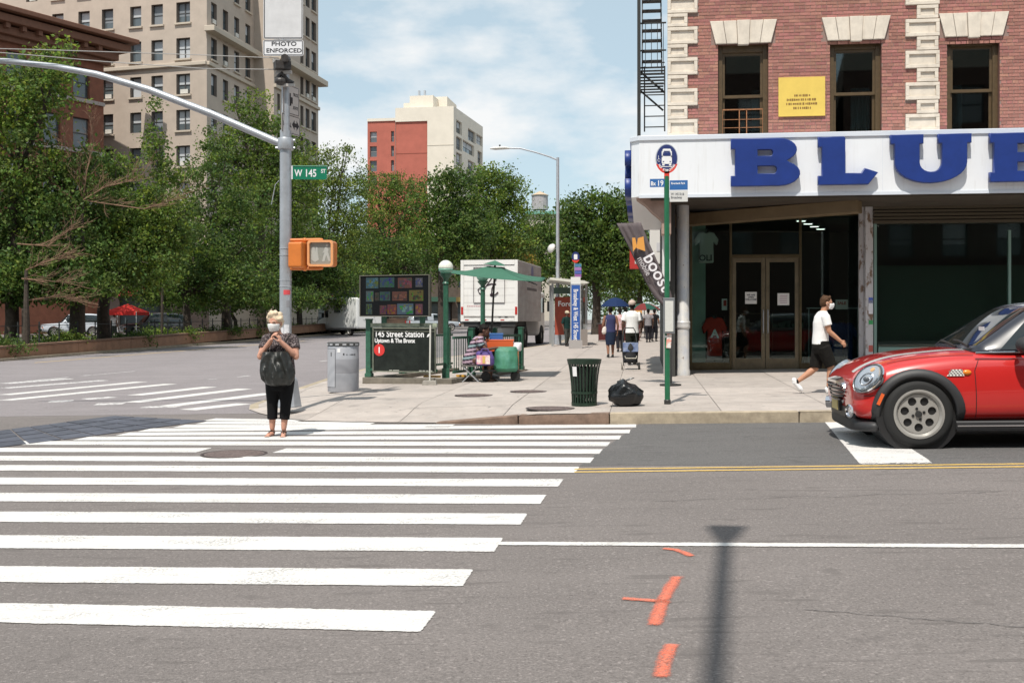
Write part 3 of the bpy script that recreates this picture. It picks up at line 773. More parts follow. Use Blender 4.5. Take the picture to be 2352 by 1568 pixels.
for k, (a, b) in enumerate(((gx[1] + .035, mid - .006), (mid + .006, gx[2] - .035))):
    m = MB(); s_ = .085; z1_ = zt - .04; z0_ = z0 + .02
    m.box((a + s_ / 2, YG, (z0_ + z1_) / 2), (s_, .05, z1_ - z0_)); m.box((b - s_ / 2, YG, (z0_ + z1_) / 2), (s_, .05, z1_ - z0_))
    m.box(((a + b) / 2, YG, z1_ - .05), (b - a - 2 * s_, .048, .1)); m.box(((a + b) / 2, YG, z0_ + .13), (b - a - 2 * s_, .048, .26))
    d = bev(m.build('door', DOORF, bld), .005)
    MB().box(((a + b) / 2, YG, (z0_ + z1_) / 2 + .08), (b - a - 2 * s_, .01, z1_ - z0_ - .36)).build('pane', GLASS, d)
    hx = b - .045 if k == 0 else a + .045
    MB().path([(hx, YG - .03, z0 + .85), (hx, YG - .08, z0 + .88), (hx, YG - .08, z0 + 1.35), (hx, YG - .03, z0 + 1.38)], .013, 8).build('door_handle', GALV, d, smooth=True)
    nx = (1725, 1799.5)[k]; c_ = onpl(nx, 684 if k == 0 else 687, YG - .03)
    n_ = MB().box((c_[0], YG - .012, c_[1]), (.26, .004, .27)).build('notice', PAPER, d)
    if k == 0: text('WE ARE\nOPEN\nWELCOME', .052, INK, d, Matrix.Translation((c_[0], YG - .015, c_[1] + .05)), .0005, .002, 'CENTER', name='notice_print')
    else:
        mm = MB()
        for i in range(5): mm.box((c_[0] + random.uniform(-.01, .01), YG - .0155, c_[1] + .08 - i * .04), (.16, .001, .012))
        mm.build('notice_print', mat('pink_ink', (.5, .3, .4), .8), d)
# pale green pier at the left of the glass, pilaster and right hand window
PGRN = mat('pale_green', (.30, .43, .38), .6, var=.08, vscale=3)
a, b = lx(1589), lx(1622)
MB().box(((a + b) / 2, YG + .3, (z0 + ZTOP) / 2), (b - a, .1, ZTOP - z0 - .1)).build('pier', PGRN, bld)
YP = YG - .75
PEEL = mat('peeling_paint', (.55, .54, .56), .7, col2=(.20, .13, .09), vscale=7, lo=.52, hi=.6, detail=8, stretch=(1, 1, .5))
a, b = lx(1986, 600, YP), lx(2003, 600, YP); zp = ZG(a, YP)
MB().box(((a + b) / 2, YP, (zp + ZTOP) / 2), (b - a, .2, ZTOP - zp)).box((a - .05, YP + .15, (zp + ZTOP) / 2), (.09, .12, ZTOP - zp)).build('pilaster', PEEL, bld)
for k, (zc, h_, c_) in enumerate(((onpl(1995, 690, YP)[1], .12, (.06, .12, .5)), (onpl(1995, 705, YP)[1], .3, (.75, .75, .8)), (onpl(1995, 740, YP)[1], .09, (.05, .35, .12)), (onpl(1995, 800, YP)[1], .14, (.5, .12, .1)))):
    MB().box(((a + b) / 2 + .03, YP - .103, zc), (.09, .004, h_)).build('sticker', mat('sticker%d' % k, c_, .6), bld)
TEALF = mat('teal_frame', (.20, .32, .29), .5)
x0_, x1_ = lx(2006, 600, YP), lx(2013, 600, YP)
m = MB(); m.box(((x0_ + x1_) / 2, YP + .02, (zp + ZTOP) / 2), (x1_ - x0_, .12, ZTOP - zp))
XR = x1_ + 4.2
m.box((XR, YP + .02, (zp + ZTOP) / 2), (.07, .12, ZTOP - zp)); m.box(((x1_ + XR) / 2, YP + .02, zp + .25), (XR - x1_ - .07, .12, .5)); m.box((x1_ + 2.75, YP + .02, (zp + ZTOP) / 2), (.05, .1, ZTOP - zp - 1.1))
w2 = m.build('display_window', TEALF, bld)
MB().box(((x1_ + XR) / 2, YP + .02, (zp + .5 + ZTOP) / 2), (XR - x1_ - .07, .01, ZTOP - zp - .52)).build('pane', GLASS, w2)
GREENB = mat('dark_green_board', (.010, .035, .022), .6)
MB().box(((x1_ + XR) / 2 - .4, YP + .5, 1.5), (XR - x1_ - .9, .05, 2.3)).build('display_board', GREENB, w2)
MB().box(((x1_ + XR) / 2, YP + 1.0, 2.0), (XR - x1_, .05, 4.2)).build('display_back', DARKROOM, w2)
m = MB()
for k in range(5):
    z = ZTOP - .06 - k * .075; m.box(((x1_ + XR) / 2, YP - .12, z), (XR - x1_ + .2, .2 - .03 * (k % 2), .055))
m.build('shutter_box', mat('shutter_brown', (.07, .055, .035), .5), bld)
# sloping shutter housing over the doors
p0, p1 = MBI @ P(1548, 508, 23.9), MBI @ P(1975, 474, 21.6)
m = MB(); m.bar(p0, p1, .34, .27)
bev(m.build('shutter_housing', mat('housing_brown', (.15, .105, .055), .6, var=.15, vscale=2), bld), .02)
MB().box(((xq + XE) / 2, 1.0, ZTOP - .03), (XE - xq + .7, 1.9, .05)).build('soffit', SOFF, bld)
a, b = onpl(1537, 0, YW + .1)[0], onpl(1551, 0, YW + .1)[0]
MB().box(((a + b) / 2, YW + .25, 2), (b - a, .3, 3.8)).box((a - .06, YW + .5, 2), (.1, .2, 3.8), mi=1).build('corner_pier', [mat('pier_dark', (.045, .045, .042), .7), mat('pier_grey', (.38, .37, .36), .7)], bld)
# corbel under the sign's corner
pts = [onpl(x_, y_, .45) for x_, y_ in ((1456, 453), (1541, 449), (1541, 540), (1519, 540), (1519, 507), (1512, 500), (1497, 488), (1482, 472), (1470, 464))]
bev(MB().prism(pts, .25, .78).build('corbel', STONEB, bld), .012)
MB().box((onpl(1530, 520, .6)[0], .62, 2.9), (.16, .2, 1.3)).build('white_pier', mat('pier_white', (.62, .61, .60), .6), bld)
cb = MBI @ gpt(1568, 862, .15); r_ = .137
SILV = mat('silver_paint', (.50, .51, .54), .45, metal=.15, col2=(.62, .60, .57), vscale=4, lo=.4, hi=.6, detail=8); mixlayers(SILV, [(16, .66, .72, (.12, .07, .05), .7, 5, None)])
zc = cb.z
prof = [(r_ * 1.12, 0), (r_ * 1.12, .1), (r_ * 1.02, .14), (r_, .98), (r_ * 1.13, 1.0), (r_ * 1.16, 1.04), (r_ * 1.10, 1.08), (r_ * 1.16, 1.12), (r_ * 1.0, 1.16), (r_ * .97, 3.75), (r_ * .97, 3.92 - zc)]
m = MB(); m.lathe(prof, (cb.x, cb.y, zc), 28); m.build('column', SILV, bld, smooth=True)
# ---- goods behind the glass
RED = mat('red_cloth', (.50, .040, .025), .85, var=.12, vscale=9); WSH = mat('white_cloth', (.72, .72, .70), .9); NAVY = mat('navy_cloth', (.02, .035, .12), .9)
def shirt_mesh(w, h, sl=.16, depth=.16):
    """a short sleeved shirt hanging open: front and back joined at the sides"""
    m = MB(); n = 18
    out = [(-.5, 0), (-.47, .55), (-.46, .68), (-.72, .56), (-.82, .74), (-.5, .97), (-.2, 1.0), (0, .95), (.2, 1.0), (.5, .97), (.82, .74), (.72, .56), (.46, .68), (.47, .55), (.5, 0)]
    m.prism([(x_ * w, z_ * h) for x_, z_ in out], -depth / 2, depth / 2); return m
def garment(name, label, px, py0, py1, yl, m_, wpx, cat='shirt', depth=.2):
    a, z1_ = onpl(px - wpx / 2, py0, yl); b, z0_ = onpl(px + wpx / 2, py1, yl); w = (b - a) / 1.64
    o = thing(name, label, cat, MBL @ Vector(((a + b) / 2, yl, z0_)), RZ)
    s = shirt_mesh(w, z1_ - z0_, depth=depth).build('cloth', m_, o); bev(s, .05, 3, 50); return o, w, z1_ - z0_
j, w_, h_ = garment('jersey', 'red baseball jersey on a stand behind the shop glass', 1641, 728, 818, YG + .2, RED, 58)
MB().cyl((0, 0, h_ * .98), (0, 0, h_ * 1.06), .05).build('neck_block', BLK, j)
MB().box((0, .0, -.02), (w_ * .98, .17, .12)).build('shirt_tail', mat('pink_cloth', (.55, .4, .45), .9), j)
text('A', .26, mat('letter_white', (.8, .8, .8), .7), j, Matrix.Translation((0, -.125, h_ * .48)), .004, .008, 'CENTER')
MB().cyl((0, 0, -.05), (0, 0, -(h_ * .5)), .018).lathe([(.2, 0), (.2, .015), (0, .02)], (0, 0, -(h_ * .28))).build('stand', DARKST, j)
t_, w_, h_ = garment('tee_shirt', 'white tee shirt hung high inside the glass by the green pier', 1622, 533, 604, YG + .18, WSH, 56)
text('OLI', .19, INK, t_, Matrix.Translation((-.02, -.115, h_ * .07)), .003, .004, 'CENTER')
MB().path([(0, 0, h_ * .98), (0, 0, h_ * 1.06), (.03, 0, h_ * 1.1)], .006, 6).build('hanger', GALV, t_)
for k, (px, lab) in enumerate(((1900, 'navy garment at the door end of the shop rack'), (1922, 'navy garment in the middle of the shop rack'), (1944, 'navy garment at the pilaster end of the shop rack'))):
    o, w_, h_ = garment('hanging_shirt', lab, px, 740, 835, YG + .22 + .06 * k, NAVY, 46)
rk = thing('clothes_rack', 'steel clothes rack behind the right shop pane', 'rack', MBL @ Vector((lx(1925), YG + .6, z0 + .07)), RZ)
m = MB(); m.cyl((-.6, 0, 1.35), (.6, 0, 1.35), .015)
m.build('rail', GALV, rk)
for x_ in (-.55, .55): MB().cyl((x_, 0, 0), (x_, 0, 1.35), .015).box((x_, 0, .01), (.05, .5, .02)).build('upright', GALV, rk)
mm = tag(MB().box((0, 0, 0), (.27, .01, .22)).build('sale_card', mat('card', (.62, .55, .54), .7), loc=MBL @ Vector((onpl(1933, 699, YG + .1)[0], YG + .08, onpl(1933, 699, YG + .1)[1])), rz=RZ), 'pale sale card with red lettering inside the right shop pane', 'card')
text('SALE', .09, mat('red_ink', (.45, .03, .03), .7), mm, Matrix.Translation((0, -.007, .0)), .0005, .003, 'CENTER')
c_ = onpl(1664, 699, YG + .1)
mm = tag(MB().box((0, 0, 0), (.12, .01, .26)).build('price_card', mat('card2', (.72, .7, .7), .7), loc=MBL @ Vector((c_[0], YG + .1, c_[1])), rz=RZ), 'small white and red card inside the glass above the red jersey', 'card')
MB().box((.01, -.006, .03), (.07, .002, .13)).build('card_print', mat('red_ink', (.45, .03, .03), .7), mm)
for k in range(6):
    x_ = gx[0] + .5 + k * .95; hh = random.uniform(.8, 1.3)
    o = thing('display_shelf', 'dark clothes display standing inside the shop, %s' % ('beside the red jersey', 'behind the left door leaf', 'behind the right door leaf', 'right of the doors', 'behind the navy garments', 'beside the pilaster')[k], 'shelf', MBL @ Vector((x_, YG + 1.9 + .3 * (k % 2), z0 + .07)), RZ)
    for z_ in (.3, .3 + hh * .5, hh): MB().box((0, 0, z_), (.8, .4, .03)).build('shelf_board', mat('shelf_wood', (.10, .09, .07), .6), o)
    for sx in (-.38, .38): MB().box((sx, 0, (hh + .1) / 2), (.03, .38, hh + .1)).build('side_panel', mat('shelf_wood', (.10, .09, .07), .6), o)
    mm = MB()
    for q_ in range(5): mm.box((-.3 + q_ * .15, 0, .3 + hh * .5 + .06 + .02 * (q_ % 3)), (.13, .3, .08 + .04 * (q_ % 3)))
    mm.build('folded_clothes', mat('folded%d' % (k % 3), ((.1, .12, .13), (.15, .13, .12), (.08, .12, .1))[k % 3], .9), o)
LAMP = emit('shop_lamp', (1, .97, .9), 5)
for k, (px, py) in enumerate(((1905, 499), (1893, 506), (1899, 512), (1770, 541))):
    pass
for k in range(4):
    x_ = gx[2] + .25 + .28 * k
    o = thing('ceiling_lamp', 'small lit ceiling lamp inside the shop, %s of the row from the doors' % ('first', 'second', 'third', 'fourth')[k], 'lamp', MBL @ Vector((x_, YG + 1.6 + .8 * k, 3.84)), RZ, 'lit lamps on the shop ceiling')
    MB().box((0, 0, .0), (.24, .10, .03)).build('lamp_body', WHITE, o); MB().box((0, 0, -.018), (.2, .07, .006)).build('diffuser', LAMP, o)
# ---- yellow wall sign
a, z1_ = onpl(1788, 179, YW - .03); b, z0_ = onpl(1895, 266, YW - .03)
o = thing('wall_sign', 'yellow painted sign board fixed to the brick between two windows', 'sign', MBL @ Vector(((a + b) / 2, YW - .03, z0_)), RZ)
YS = mat('sign_yellow', (.70, .50, .10), .6, var=.05, vscale=3)
MB().box((0, 0, (z1_ - z0_) / 2), (b - a, .03, z1_ - z0_)).build('board', YS, o)
random.seed(3)
for k, hw in enumerate((.15, .30, .31, .17)):
    mm = MB(); x_ = -hw
    while x_ < hw:
        w_ = random.uniform(.018, .04); mm.box((x_ + w_ / 2, -.0165, .42 - k * .085), (w_, .002, random.uniform(.035, .05))); x_ += w_ + random.choice((.008, .008, .022))
    mm.build('faded_lettering', mat('brown_ink', (.22, .12, .03), .8), o)
# ---- shop sign
zf0, zf1 = P(1450, 452, 21.4).z, P(1450, 313, 21.4).z
sg = thing('shop_sign', 'long white shop sign with big blue slab letters around the corner', 'sign', C0 + UP * zf0, RZ)
HF = zf1 - zf0; ch = .16
LS = 15.0
out = [(ch, 0), (LS, 0), (LS, .75), (.75, .75), (.75, 8.0), (0, 8.0), (0, ch)]
def plan_prism(pl, z0, z1):
    m = MB(); n = len(pl); m.add([(a, b, z0) for a, b in pl] + [(a, b, z1) for a, b in pl], [tuple(reversed(range(n))), tuple(range(n, 2 * n))] + [(i, (i + 1) % n, (i + 1) % n + n, i + n) for i in range(n)]); return m
plan_prism(out, 0, HF - .10).build('fascia', SIGNW, sg)
out2 = [(ch - .02, -.03), (LS, -.03), (LS, .76), (.76, .76), (.76, 8.0), (-.03, 8.0), (-.03, ch - .02)]
bev(plan_prism(out2, HF - .10, HF).build('cap_trim', SIGNT, sg), .01)
plan_prism([(ch - .01, -.015), (LS, -.015), (LS, .01), (ch + .0, .01)], -.03, .03).build('lower_trim', SIGNT, sg)
for k in range(1, 7): MB().box((k * 2.44, -.001, (HF - .1) / 2), (.006, .004, HF - .12)).build('panel_joint', SIGNT, sg)
def letter(splines, depth):
    c = bpy.data.curves.new('letter', 'CURVE'); c.dimensions = '2D'; c.fill_mode = 'BOTH'; c.extrude = depth / 2; c.bevel_depth = .012; c.bevel_resolution = 1
    for pts in splines:
        s = c.splines.new('POLY'); s.points.add(len(pts) - 1); s.use_cyclic_u = True
        for i, (x_, y_) in enumerate(pts): s.points[i].co = (x_, y_, 0, 1)
    o = bpy.data.objects.new('letter', c); COL.objects.link(o); dg = bpy.context.evaluated_depsgraph_get(); dg.update()
    me = bpy.data.meshes.new_from_object(o.evaluated_get(dg)); bpy.data.objects.remove(o)
    me.transform(Matrix.Rotation(R(90), 4, 'X')); me.materials.clear(); me.materials.append(BLUE); return me
def arc(cx, cy, rx, ry, a0, a1, n=8): return [(cx + rx * math.cos(R(a0 + (a1 - a0) * k / n)), cy + ry * math.sin(R(a0 + (a1 - a0) * k / n))) for k in range(n + 1)]
LB = [[(0, 0), (.95, 0)] + arc(1.05, .255, .44, .255, -90, 62, 9) + [(1.19, .53)] + arc(1.02, .76, .40, .24, -50, 90, 9) + [(0, 1), (0, .80), (.09, .80), (.09, .2), (0, .2)],
      [(.56, .24), (.90, .24)] + arc(.92, .335, .09, .095, -90, 90, 6) + [(.56, .43)], [(.56, .62), (.84, .62)] + arc(.85, .70, .075, .08, -90, 90, 6) + [(.56, .78)]]
LL = [[(0, 0), (1.10, 0), (1.30, .23), (1.03, .32), (.96, .22), (.58, .22), (.58, .98), (.56, 1), (0, 1), (0, .81), (.085, .81), (.085, .17), (0, .17)]]
LU = [[(0, 1), (.68, 1), (.68, .83), (.60, .83), (.60, .42)] + arc(.85, .42, .25, .21, 180, 360, 10) + [(1.10, .83), (1.02, .83), (1.02, 1), (1.70, 1), (1.70, .83), (1.61, .83), (1.61, .42)] + arc(.85, .42, .76, .42, 0, -180, 16) + [(.09, .83), (0, .83)]]
LE = [[(0, 0), (1.2, 0), (1.28, .34), (1.06, .34), (.98, .2), (.58, .2), (.58, .41), (.86, .41), (.86, .59), (.58, .59), (.58, .8), (.98, .8), (1.06, .68), (1.28, .68), (1.2, 1), (0, 1), (0, .82), (.09, .82), (.09, .18), (0, .18)]]
for sp_, x0, x1, yt, yb in ((LB, 1680, 1836, 321, 425), (LL, 1880, 2014, 317, 422), (LU, 2046, 2229, 312, 418), (LE, 2274, 2408, 308, 415)):
    ax_, zt_ = onpl(x0, yt, -.12); bx_, zb_ = onpl(x1, yb, -.12); wmax = max(p[0] for p in sp_[0]); hh = zt_ - zb_; ww = (bx_ - ax_) / wmax
    me = letter([[(p[0] * ww, p[1] * hh) for p in s] for s in sp_], .10)
    link('letter', me, sg, loc=(ax_, -.10, zb_ - zf0))
for k, sp_ in enumerate((LE, LU, LL, LB)):
    me = letter([[(p[0] * .85, p[1] * .9) for p in s] for s in sp_], .11); me.transform(Matrix.Rotation(R(-90), 4, 'Z'))
    link('letter', me, sg, loc=(-.075, 1.65 + k * 1.7, .12))
# ---- fire escape on the avenue side
fe = thing('fire_escape', 'black iron fire escape on the side wall above the white sign', 'fire escape', MBL @ Vector((xq, YW, 5.1)), RZ)
IRON = mat('black_iron', (.02, .021, .02), .6)
def fz(py): return P(1500, py, 25).z - 5.1
x_l = -.58
for z_ in (fz(192), fz(192) + 3.1):
    m = MB()
    for k in range(9): m.bar((x_l, 1.3 + k * .32, z_), (-.02, 1.3 + k * .32, z_), .05, .03)
    m.bar((x_l, 1.2, z_), (x_l, 4.0, z_), .05, .05); m.build('platform', IRON, fe)
    m = MB()
    for zz in (.35, .95): m.bar((x_l, 1.2, z_ + zz), (x_l, 4.0, z_ + zz), .03, .03); m.bar((x_l, 1.2, z_ + zz), (0, 1.2, z_ + zz), .03, .03)
    for k in range(18): m.bar((x_l, 1.2 + k * .16, z_), (x_l, 1.2 + k * .16, z_ + .95), .014, .014)
    for k in range(5): m.bar((x_l + k * .13, 1.2, z_), (x_l + k * .13, 1.2, z_ + .95), .014, .014)
    m.build('railing', IRON, fe)
    MB().bar((-.02, 1.6, z_ - .5), (x_l, 1.6, z_), .04, .04).build('bracket', IRON, fe); MB().bar((-.02, 3.6, z_ - .5), (x_l, 3.6, z_), .04, .04).build('bracket', IRON, fe)
m = MB()
for k in range(10):
    a = k / 10; m.box((-.3, 2.0 + a * 1.8, fz(192) + .3 + a * 2.8), (.45, .22, .025))
for s in (-.52, -.08): m.bar((s, 2.0, fz(192) + .05), (s, 3.9, fz(192) + 3.1), .03, .12)
m.build('stair', IRON, fe)
m = MB()
for s in (-.47, -.03): m.bar((s, 1.28, fz(330)), (s, 1.28, fz(190)), .03, .03)
for k in range(7): m.bar((-.47, 1.28, fz(330) + .1 + k * .235), (-.03, 1.28, fz(330) + .1 + k * .235), .022, .022)
m.build('drop_ladder', IRON, fe)
MB().box((-.59, .9, 1.9), (.075, .075, 4.6)).build('post', IRON, fe)
# ================================================================ traffic signal pole and what hangs on it
STL = mat('pole_silver', (.40, .42, .45), .42, metal=.45, var=.1, vscale=5); mixlayers(STL, [(12, .6, .75, (.25, .25, .26), .5, 5, None)])
pb = gpt(656, 934, .13); TP = pb.y; KP = F / TP
def tz(py, t=TP): return EYE + (YH - py) / F * t
def tx(px, t=TP): return (px - CXP) / F * t
pole = thing('traffic_pole', 'silver traffic signal pole with a long curved mast arm over the avenue', 'pole', pb)
m = MB(); zz = lambda py: tz(py) - pb.z
m.lathe([(.255, 0), (.255, .03), (.25, .04), (.19, .42), (.17, .46), (.105, .50)], n=8)
m.build('base_skirt', STL, pole)
MB().path([(0, 0, .4), (0, 0, zz(335)), (0, 0, zz(300))], [.096, .090, .088], 20).path([(0, 0, zz(300)), (0, 0, zz(-120))], [.066, .058], 16).build('shaft', STL, pole, smooth=True)
for py in (571, 586, 643, 658):
    MB().lathe([(.0945, -.008), (.099, -.006), (.099, .006), (.0945, .008)], (0, 0, zz(py)), 20).build('steel_band', GALV, pole, smooth=True)
m = MB(); m.lathe([(.12, -.09), (.125, -.08), (.125, .08), (.12, .09)], (0, 0, zz(331)), 16)
for s in (-.06, .06): m.cyl((-.16, 0, zz(331) + s), (.15, 0, zz(331) + s), .018, n=8)
m.build('arm_clamp', STL, pole, smooth=True)
def armp(px, py):
    L = (656 - px) / KP; return Vector((-L, L * .1228, (YH - py) / F * (TP + L * .1228) + EYE - pb.z))
ap = [armp(a, b) for a, b in ((646, 331), (610, 316), (480, 262), (330, 207), (200, 171), (95, 153), (-20, 141), (-200, 132), (-330, 130))]
MB().path(ap, [.058, .06, .06, .058, .054, .05, .046, .04, .036], 14).build('mast_arm', STL, pole, smooth=True)
PAP2 = mat('old_paper', (.62, .62, .64), .8, var=.15, vscale=30)
for py0, py1, a0, a1, m_ in ((752, 770, 205, 262, PAP2), (745, 800, 268, 318, PAP2), (803, 822, 280, 325, PAP2), (666, 677, 262, 330, mat('red_sticker', (.6, .07, .08), .6)), (690, 706, 290, 325, mat('grey_sticker', (.25, .25, .27), .7))):
    rows = [[(.0955 * math.cos(R(a)), .0955 * math.sin(R(a)), zz(py)) for py in (py1, py0)] for a in [a0 + (a1 - a0) * k / 6 for k in range(7)]]
    MB().grid(rows).build('posted_bill', m_, pole)
MB().path([(-.1, -.02, zz(415)), (-.16, -.02, zz(425)), (-.22, -.02, zz(470))], .006, 6).build('loose_wire', GALV, pole)
# signs
SFACE = mat('sign_face', (.74, .74, .76), .4); SGREY = mat('sign_face_dull', (.50, .46, .44), .5); SBLK = mat('sign_black', (.02, .02, .025), .5)
def board(name, label, o, xd, w, h, face, border=None, bw=.012, group=None, cat='sign', r=.03):
    """flat road sign, o = lower left corner, xd = reading direction"""
    xd = Vector(xd).normalized(); yd = UP.cross(xd); M = frame(o, xd, yd)
    t_ = thing(name, label, cat, o, 0, group); M0 = frame(Vector((0, 0, 0)), xd, yd)
    pts = []
    for cx, cz, a0 in ((w - r, r, -90), (w - r, h - r, 0), (r, h - r, 90), (r, r, 180)): pts += [(cx + r * math.cos(R(a0 + k * 30)), cz + r * math.sin(R(a0 + k * 30))) for k in range(4)]
    MB().prism(pts, 0, .006, M0).build('plate', face, t_)
    if border:
        m = MB(); e = .016
        for cx, cz, sx, sz in ((w / 2, e, w - 2 * e, bw), (w / 2, h - e, w - 2 * e, bw), (e, h / 2, bw, h - 2 * e - bw - .004), (w - e, h / 2, bw, h - 2 * e - bw - .004)): m.box((cx, -.0015, cz), (sx, .002, sz), M=M0)
        m.build('border', border, t_)
    return t_, M0
t1 = TP - .12
o, M0 = board('regulation_sign', 'white sign reading photo enforced near the pole top', Vector((tx(604, t1), t1, tz(129, t1))), (1, 0, 0), 93 / F * t1, 37 / F * t1, SFACE, SBLK)
text('PHOTO', .092, SBLK, o, M0 @ Matrix.Translation((.332, -.002, .160)), .0008, .0015, 'CENTER', 1.25)
text('ENFORCED', .092, SBLK, o, M0 @ Matrix.Translation((.332, -.002, .055)), .0008, .0015, 'CENTER', 1.2)
board('regulation_sign', 'white bordered sign above the photo enforced sign', Vector((tx(605, t1), t1, tz(90, t1))), (1, 0, 0), 91 / F * t1, .78, mat('sign_face_aged', (.60, .60, .61), .5, var=.06, vscale=6), SBLK)
dv = Vector((.37, .93, 0))
lo = Vector((tx(650, 17.4), TP - .1, 0)); t2 = TP - .1
o, M0 = board('truck_route_sign', 'weathered truck route sign with a truck symbol on the pole', Vector((tx(650, t2), t2, tz(258, t2))), dv, .46, .47, SGREY, SBLK, .008)
m = MB()
for x_, z_, w_, h_ in ((.13, .26, .17, .16), (.245, .23, .05, .1)): m.box((x_, -.002, z_), (w_, .002, h_), M=M0)
m.lathe([(.03, 0), (.03, .002)], n=12, M=M0 @ Matrix.Translation((.09, -.001, .165)) @ Matrix.Rotation(R(90), 4, 'X')).lathe([(.03, 0), (.03, .002)], n=12, M=M0 @ Matrix.Translation((.2, -.001, .165)) @ Matrix.Rotation(R(90), 4, 'X'))
m.build('truck_symbol', SBLK, o)
text('TRUCK', .07, SBLK, o, M0 @ Matrix.Translation((.285, -.002, .31)), .0005, .001, squeeze=.62); text('ROUTE', .07, SBLK, o, M0 @ Matrix.Translation((.285, -.002, .10)), .0005, .001, squeeze=.62)
o, M0 = board('truck_route_sign', 'weathered local sign with a two headed arrow below the truck sign', Vector((tx(647, t2 - .02), t2 - .02, tz(303, t2))), dv, .52, .31, SGREY, SBLK, .008)
text('LOCAL', .105, SBLK, o, M0 @ Matrix.Translation((.04, -.002, .11)), .0005, .001, squeeze=.7)
MB().prism([(.29, .16), (.36, .24), (.36, .19), (.42, .19), (.42, .24), (.49, .16), (.42, .08), (.42, .13), (.36, .13), (.36, .08)], -.003, -.001, M0).build('arrow', SBLK, o)
SGRN = mat('sign_green', (.0, .16, .085), .45)
o, M0 = board('street_name_sign', 'green street name sign for West 145 Street on the pole', Vector((tx(668), TP, tz(412))), Vector((1, .05, 0)), 82 / F * TP, 31 / F * TP, SGRN, None)
MB().box((.015, -.002, .11), (.03, .012, .215), M=M0).build('edge_strip', SFACE, o); MB().box((.3, -.003, .213), (.57, .01, .012), M=M0).build('top_channel', mat('lt_green', (.15, .36, .26), .5), o)
text('W', .15, SFACE, o, M0 @ Matrix.Translation((.06, -.002, .05)), .0008, .003, squeeze=.75); text('145', .165, SFACE, o, M0 @ Matrix.Translation((.215, -.002, .045)), .0008, .003, squeeze=.78); text('ST', .085, SFACE, o, M0 @ Matrix.Translation((.475, -.002, .105)), .0008, .002, squeeze=.8)
# camera cluster
DARKM = mat('camera_dark', (.045, .04, .038), .5, var=.4, vscale=18); LTM = mat('camera_light', (.42, .40, .38), .5)
o = thing('traffic_camera', 'dark traffic camera cluster clamped to the pole below the photo sign', 'camera', Vector((tx(656), TP - .05, tz(203))))
m = MB(); m.cyl((.06, -.1, .42), (.06, -.28, .40), .055, n=14); m.cyl((.06, -.285, .40), (.06, -.3, .398), .06, n=14); m.build('lens_tube', DARKM, o)
MB().box((-.02, -.1, .32), (.24, .2, .12), rz=.4).build('housing', DARKM, o); MB().box((.0, -.08, .22), (.26, .05, .05), rz=-.2).box((-.12, -.08, .40), (.1, .06, .06), rz=.5).build('bracket', LTM, o)
MB().path([(-.12, -.06, .12), (-.03, -.09, .2), (.05, -.06, .1), (.14, -.04, .05)], .04, 8).build('mount_arm', DARKM, o); MB().ell((-.05, -.1, .08), (.09, .08, .07)).build('dome', DARKM, o); MB().box((.07, -.08, .02), (.2, .05, .04)).build('foot_plate', LTM, o)
# pedestrian signal
ORG = mat('signal_orange', (.58, .17, .03), .45, var=.08, vscale=6); t3 = TP - .02
o = thing('pedestrian_signal', 'orange pedestrian signal with two heads bolted to the silver pole', 'signal', Vector((tx(668, t3), t3, tz(620, t3))))
px_ = lambda a: tx(a, t3) - tx(668, t3); pz_ = lambda b: tz(b, t3) - tz(620, t3)
for py in (552, 617): MB().path([(px_(664), 0, pz_(py)), (px_(735), 0, pz_(py - 1)), (px_(742), 0, pz_(py - 1))], [.028, .03, .02], 10).ell((px_(700), 0, pz_(py)), (.045, .04, .04)).build('bracket', ORG, o, smooth=True)
m = MB(); wq = px_(768) - px_(709); hq = pz_(553) - pz_(612); cx, cz = (px_(709) + px_(768)) / 2, (pz_(553) + pz_(612)) / 2
def rrect(w, h, r, n=4):
    p_ = []
    for a, b, a0 in ((w / 2 - r, -h / 2 + r, -90), (w / 2 - r, h / 2 - r, 0), (-w / 2 + r, h / 2 - r, 90), (-w / 2 + r, -h / 2 + r, 180)): p_ += [(a + r * math.cos(R(a0 + 90 * k / n)), b + r * math.sin(R(a0 + 90 * k / n))) for k in range(n + 1)]
    return p_
Mh = Matrix.Translation((cx, -.03, cz)) @ Matrix.Rotation(R(-6), 4, 'Z')
m.prism(rrect(wq, hq, .05), -.02, .2, Mh); h1 = m.build('signal_head', ORG, o)
outer, inner = rrect(wq + .01, hq + .01, .05), rrect(wq - .06, hq - .06, .03); n_ = len(outer)
m = MB(); vs_ = [Mh @ Vector((a, d_, b)) for d_ in (-.07, -.02) for pl in (outer, inner) for a, b in pl]
for k in range(n_):
    k2 = (k + 1) % n_
    m.add([vs_[k], vs_[k2], vs_[n_ + k2], vs_[n_ + k]], [(0, 1, 2, 3)]); m.add([vs_[k2], vs_[k], vs_[2 * n_ + k], vs_[2 * n_ + k2]], [(0, 1, 2, 3)]); m.add([vs_[n_ + k], vs_[n_ + k2], vs_[3 * n_ + k2], vs_[3 * n_ + k]], [(0, 1, 2, 3)])
m.build('door_rim', mat('signal_orange_lt', (.72, .33, .14), .45), h1)
MB().prism(rrect(wq - .05, hq - .05, .03), -.025, -.021, Mh).build('lens', mat('lens_grey', (.27, .27, .24), .35, var=.1, vscale=60), h1)
PALE = mat('lens_pale', (.40, .40, .37), .5)
MB().prism([(-.15, -.10), (-.09, -.14), (-.03, -.1), (-.05, .02), (-.05, .1), (-.08, .11), (-.085, .02), (-.1, .11), (-.13, .11), (-.15, .02)], -.028, -.026, Mh).build('hand_symbol', PALE, h1)
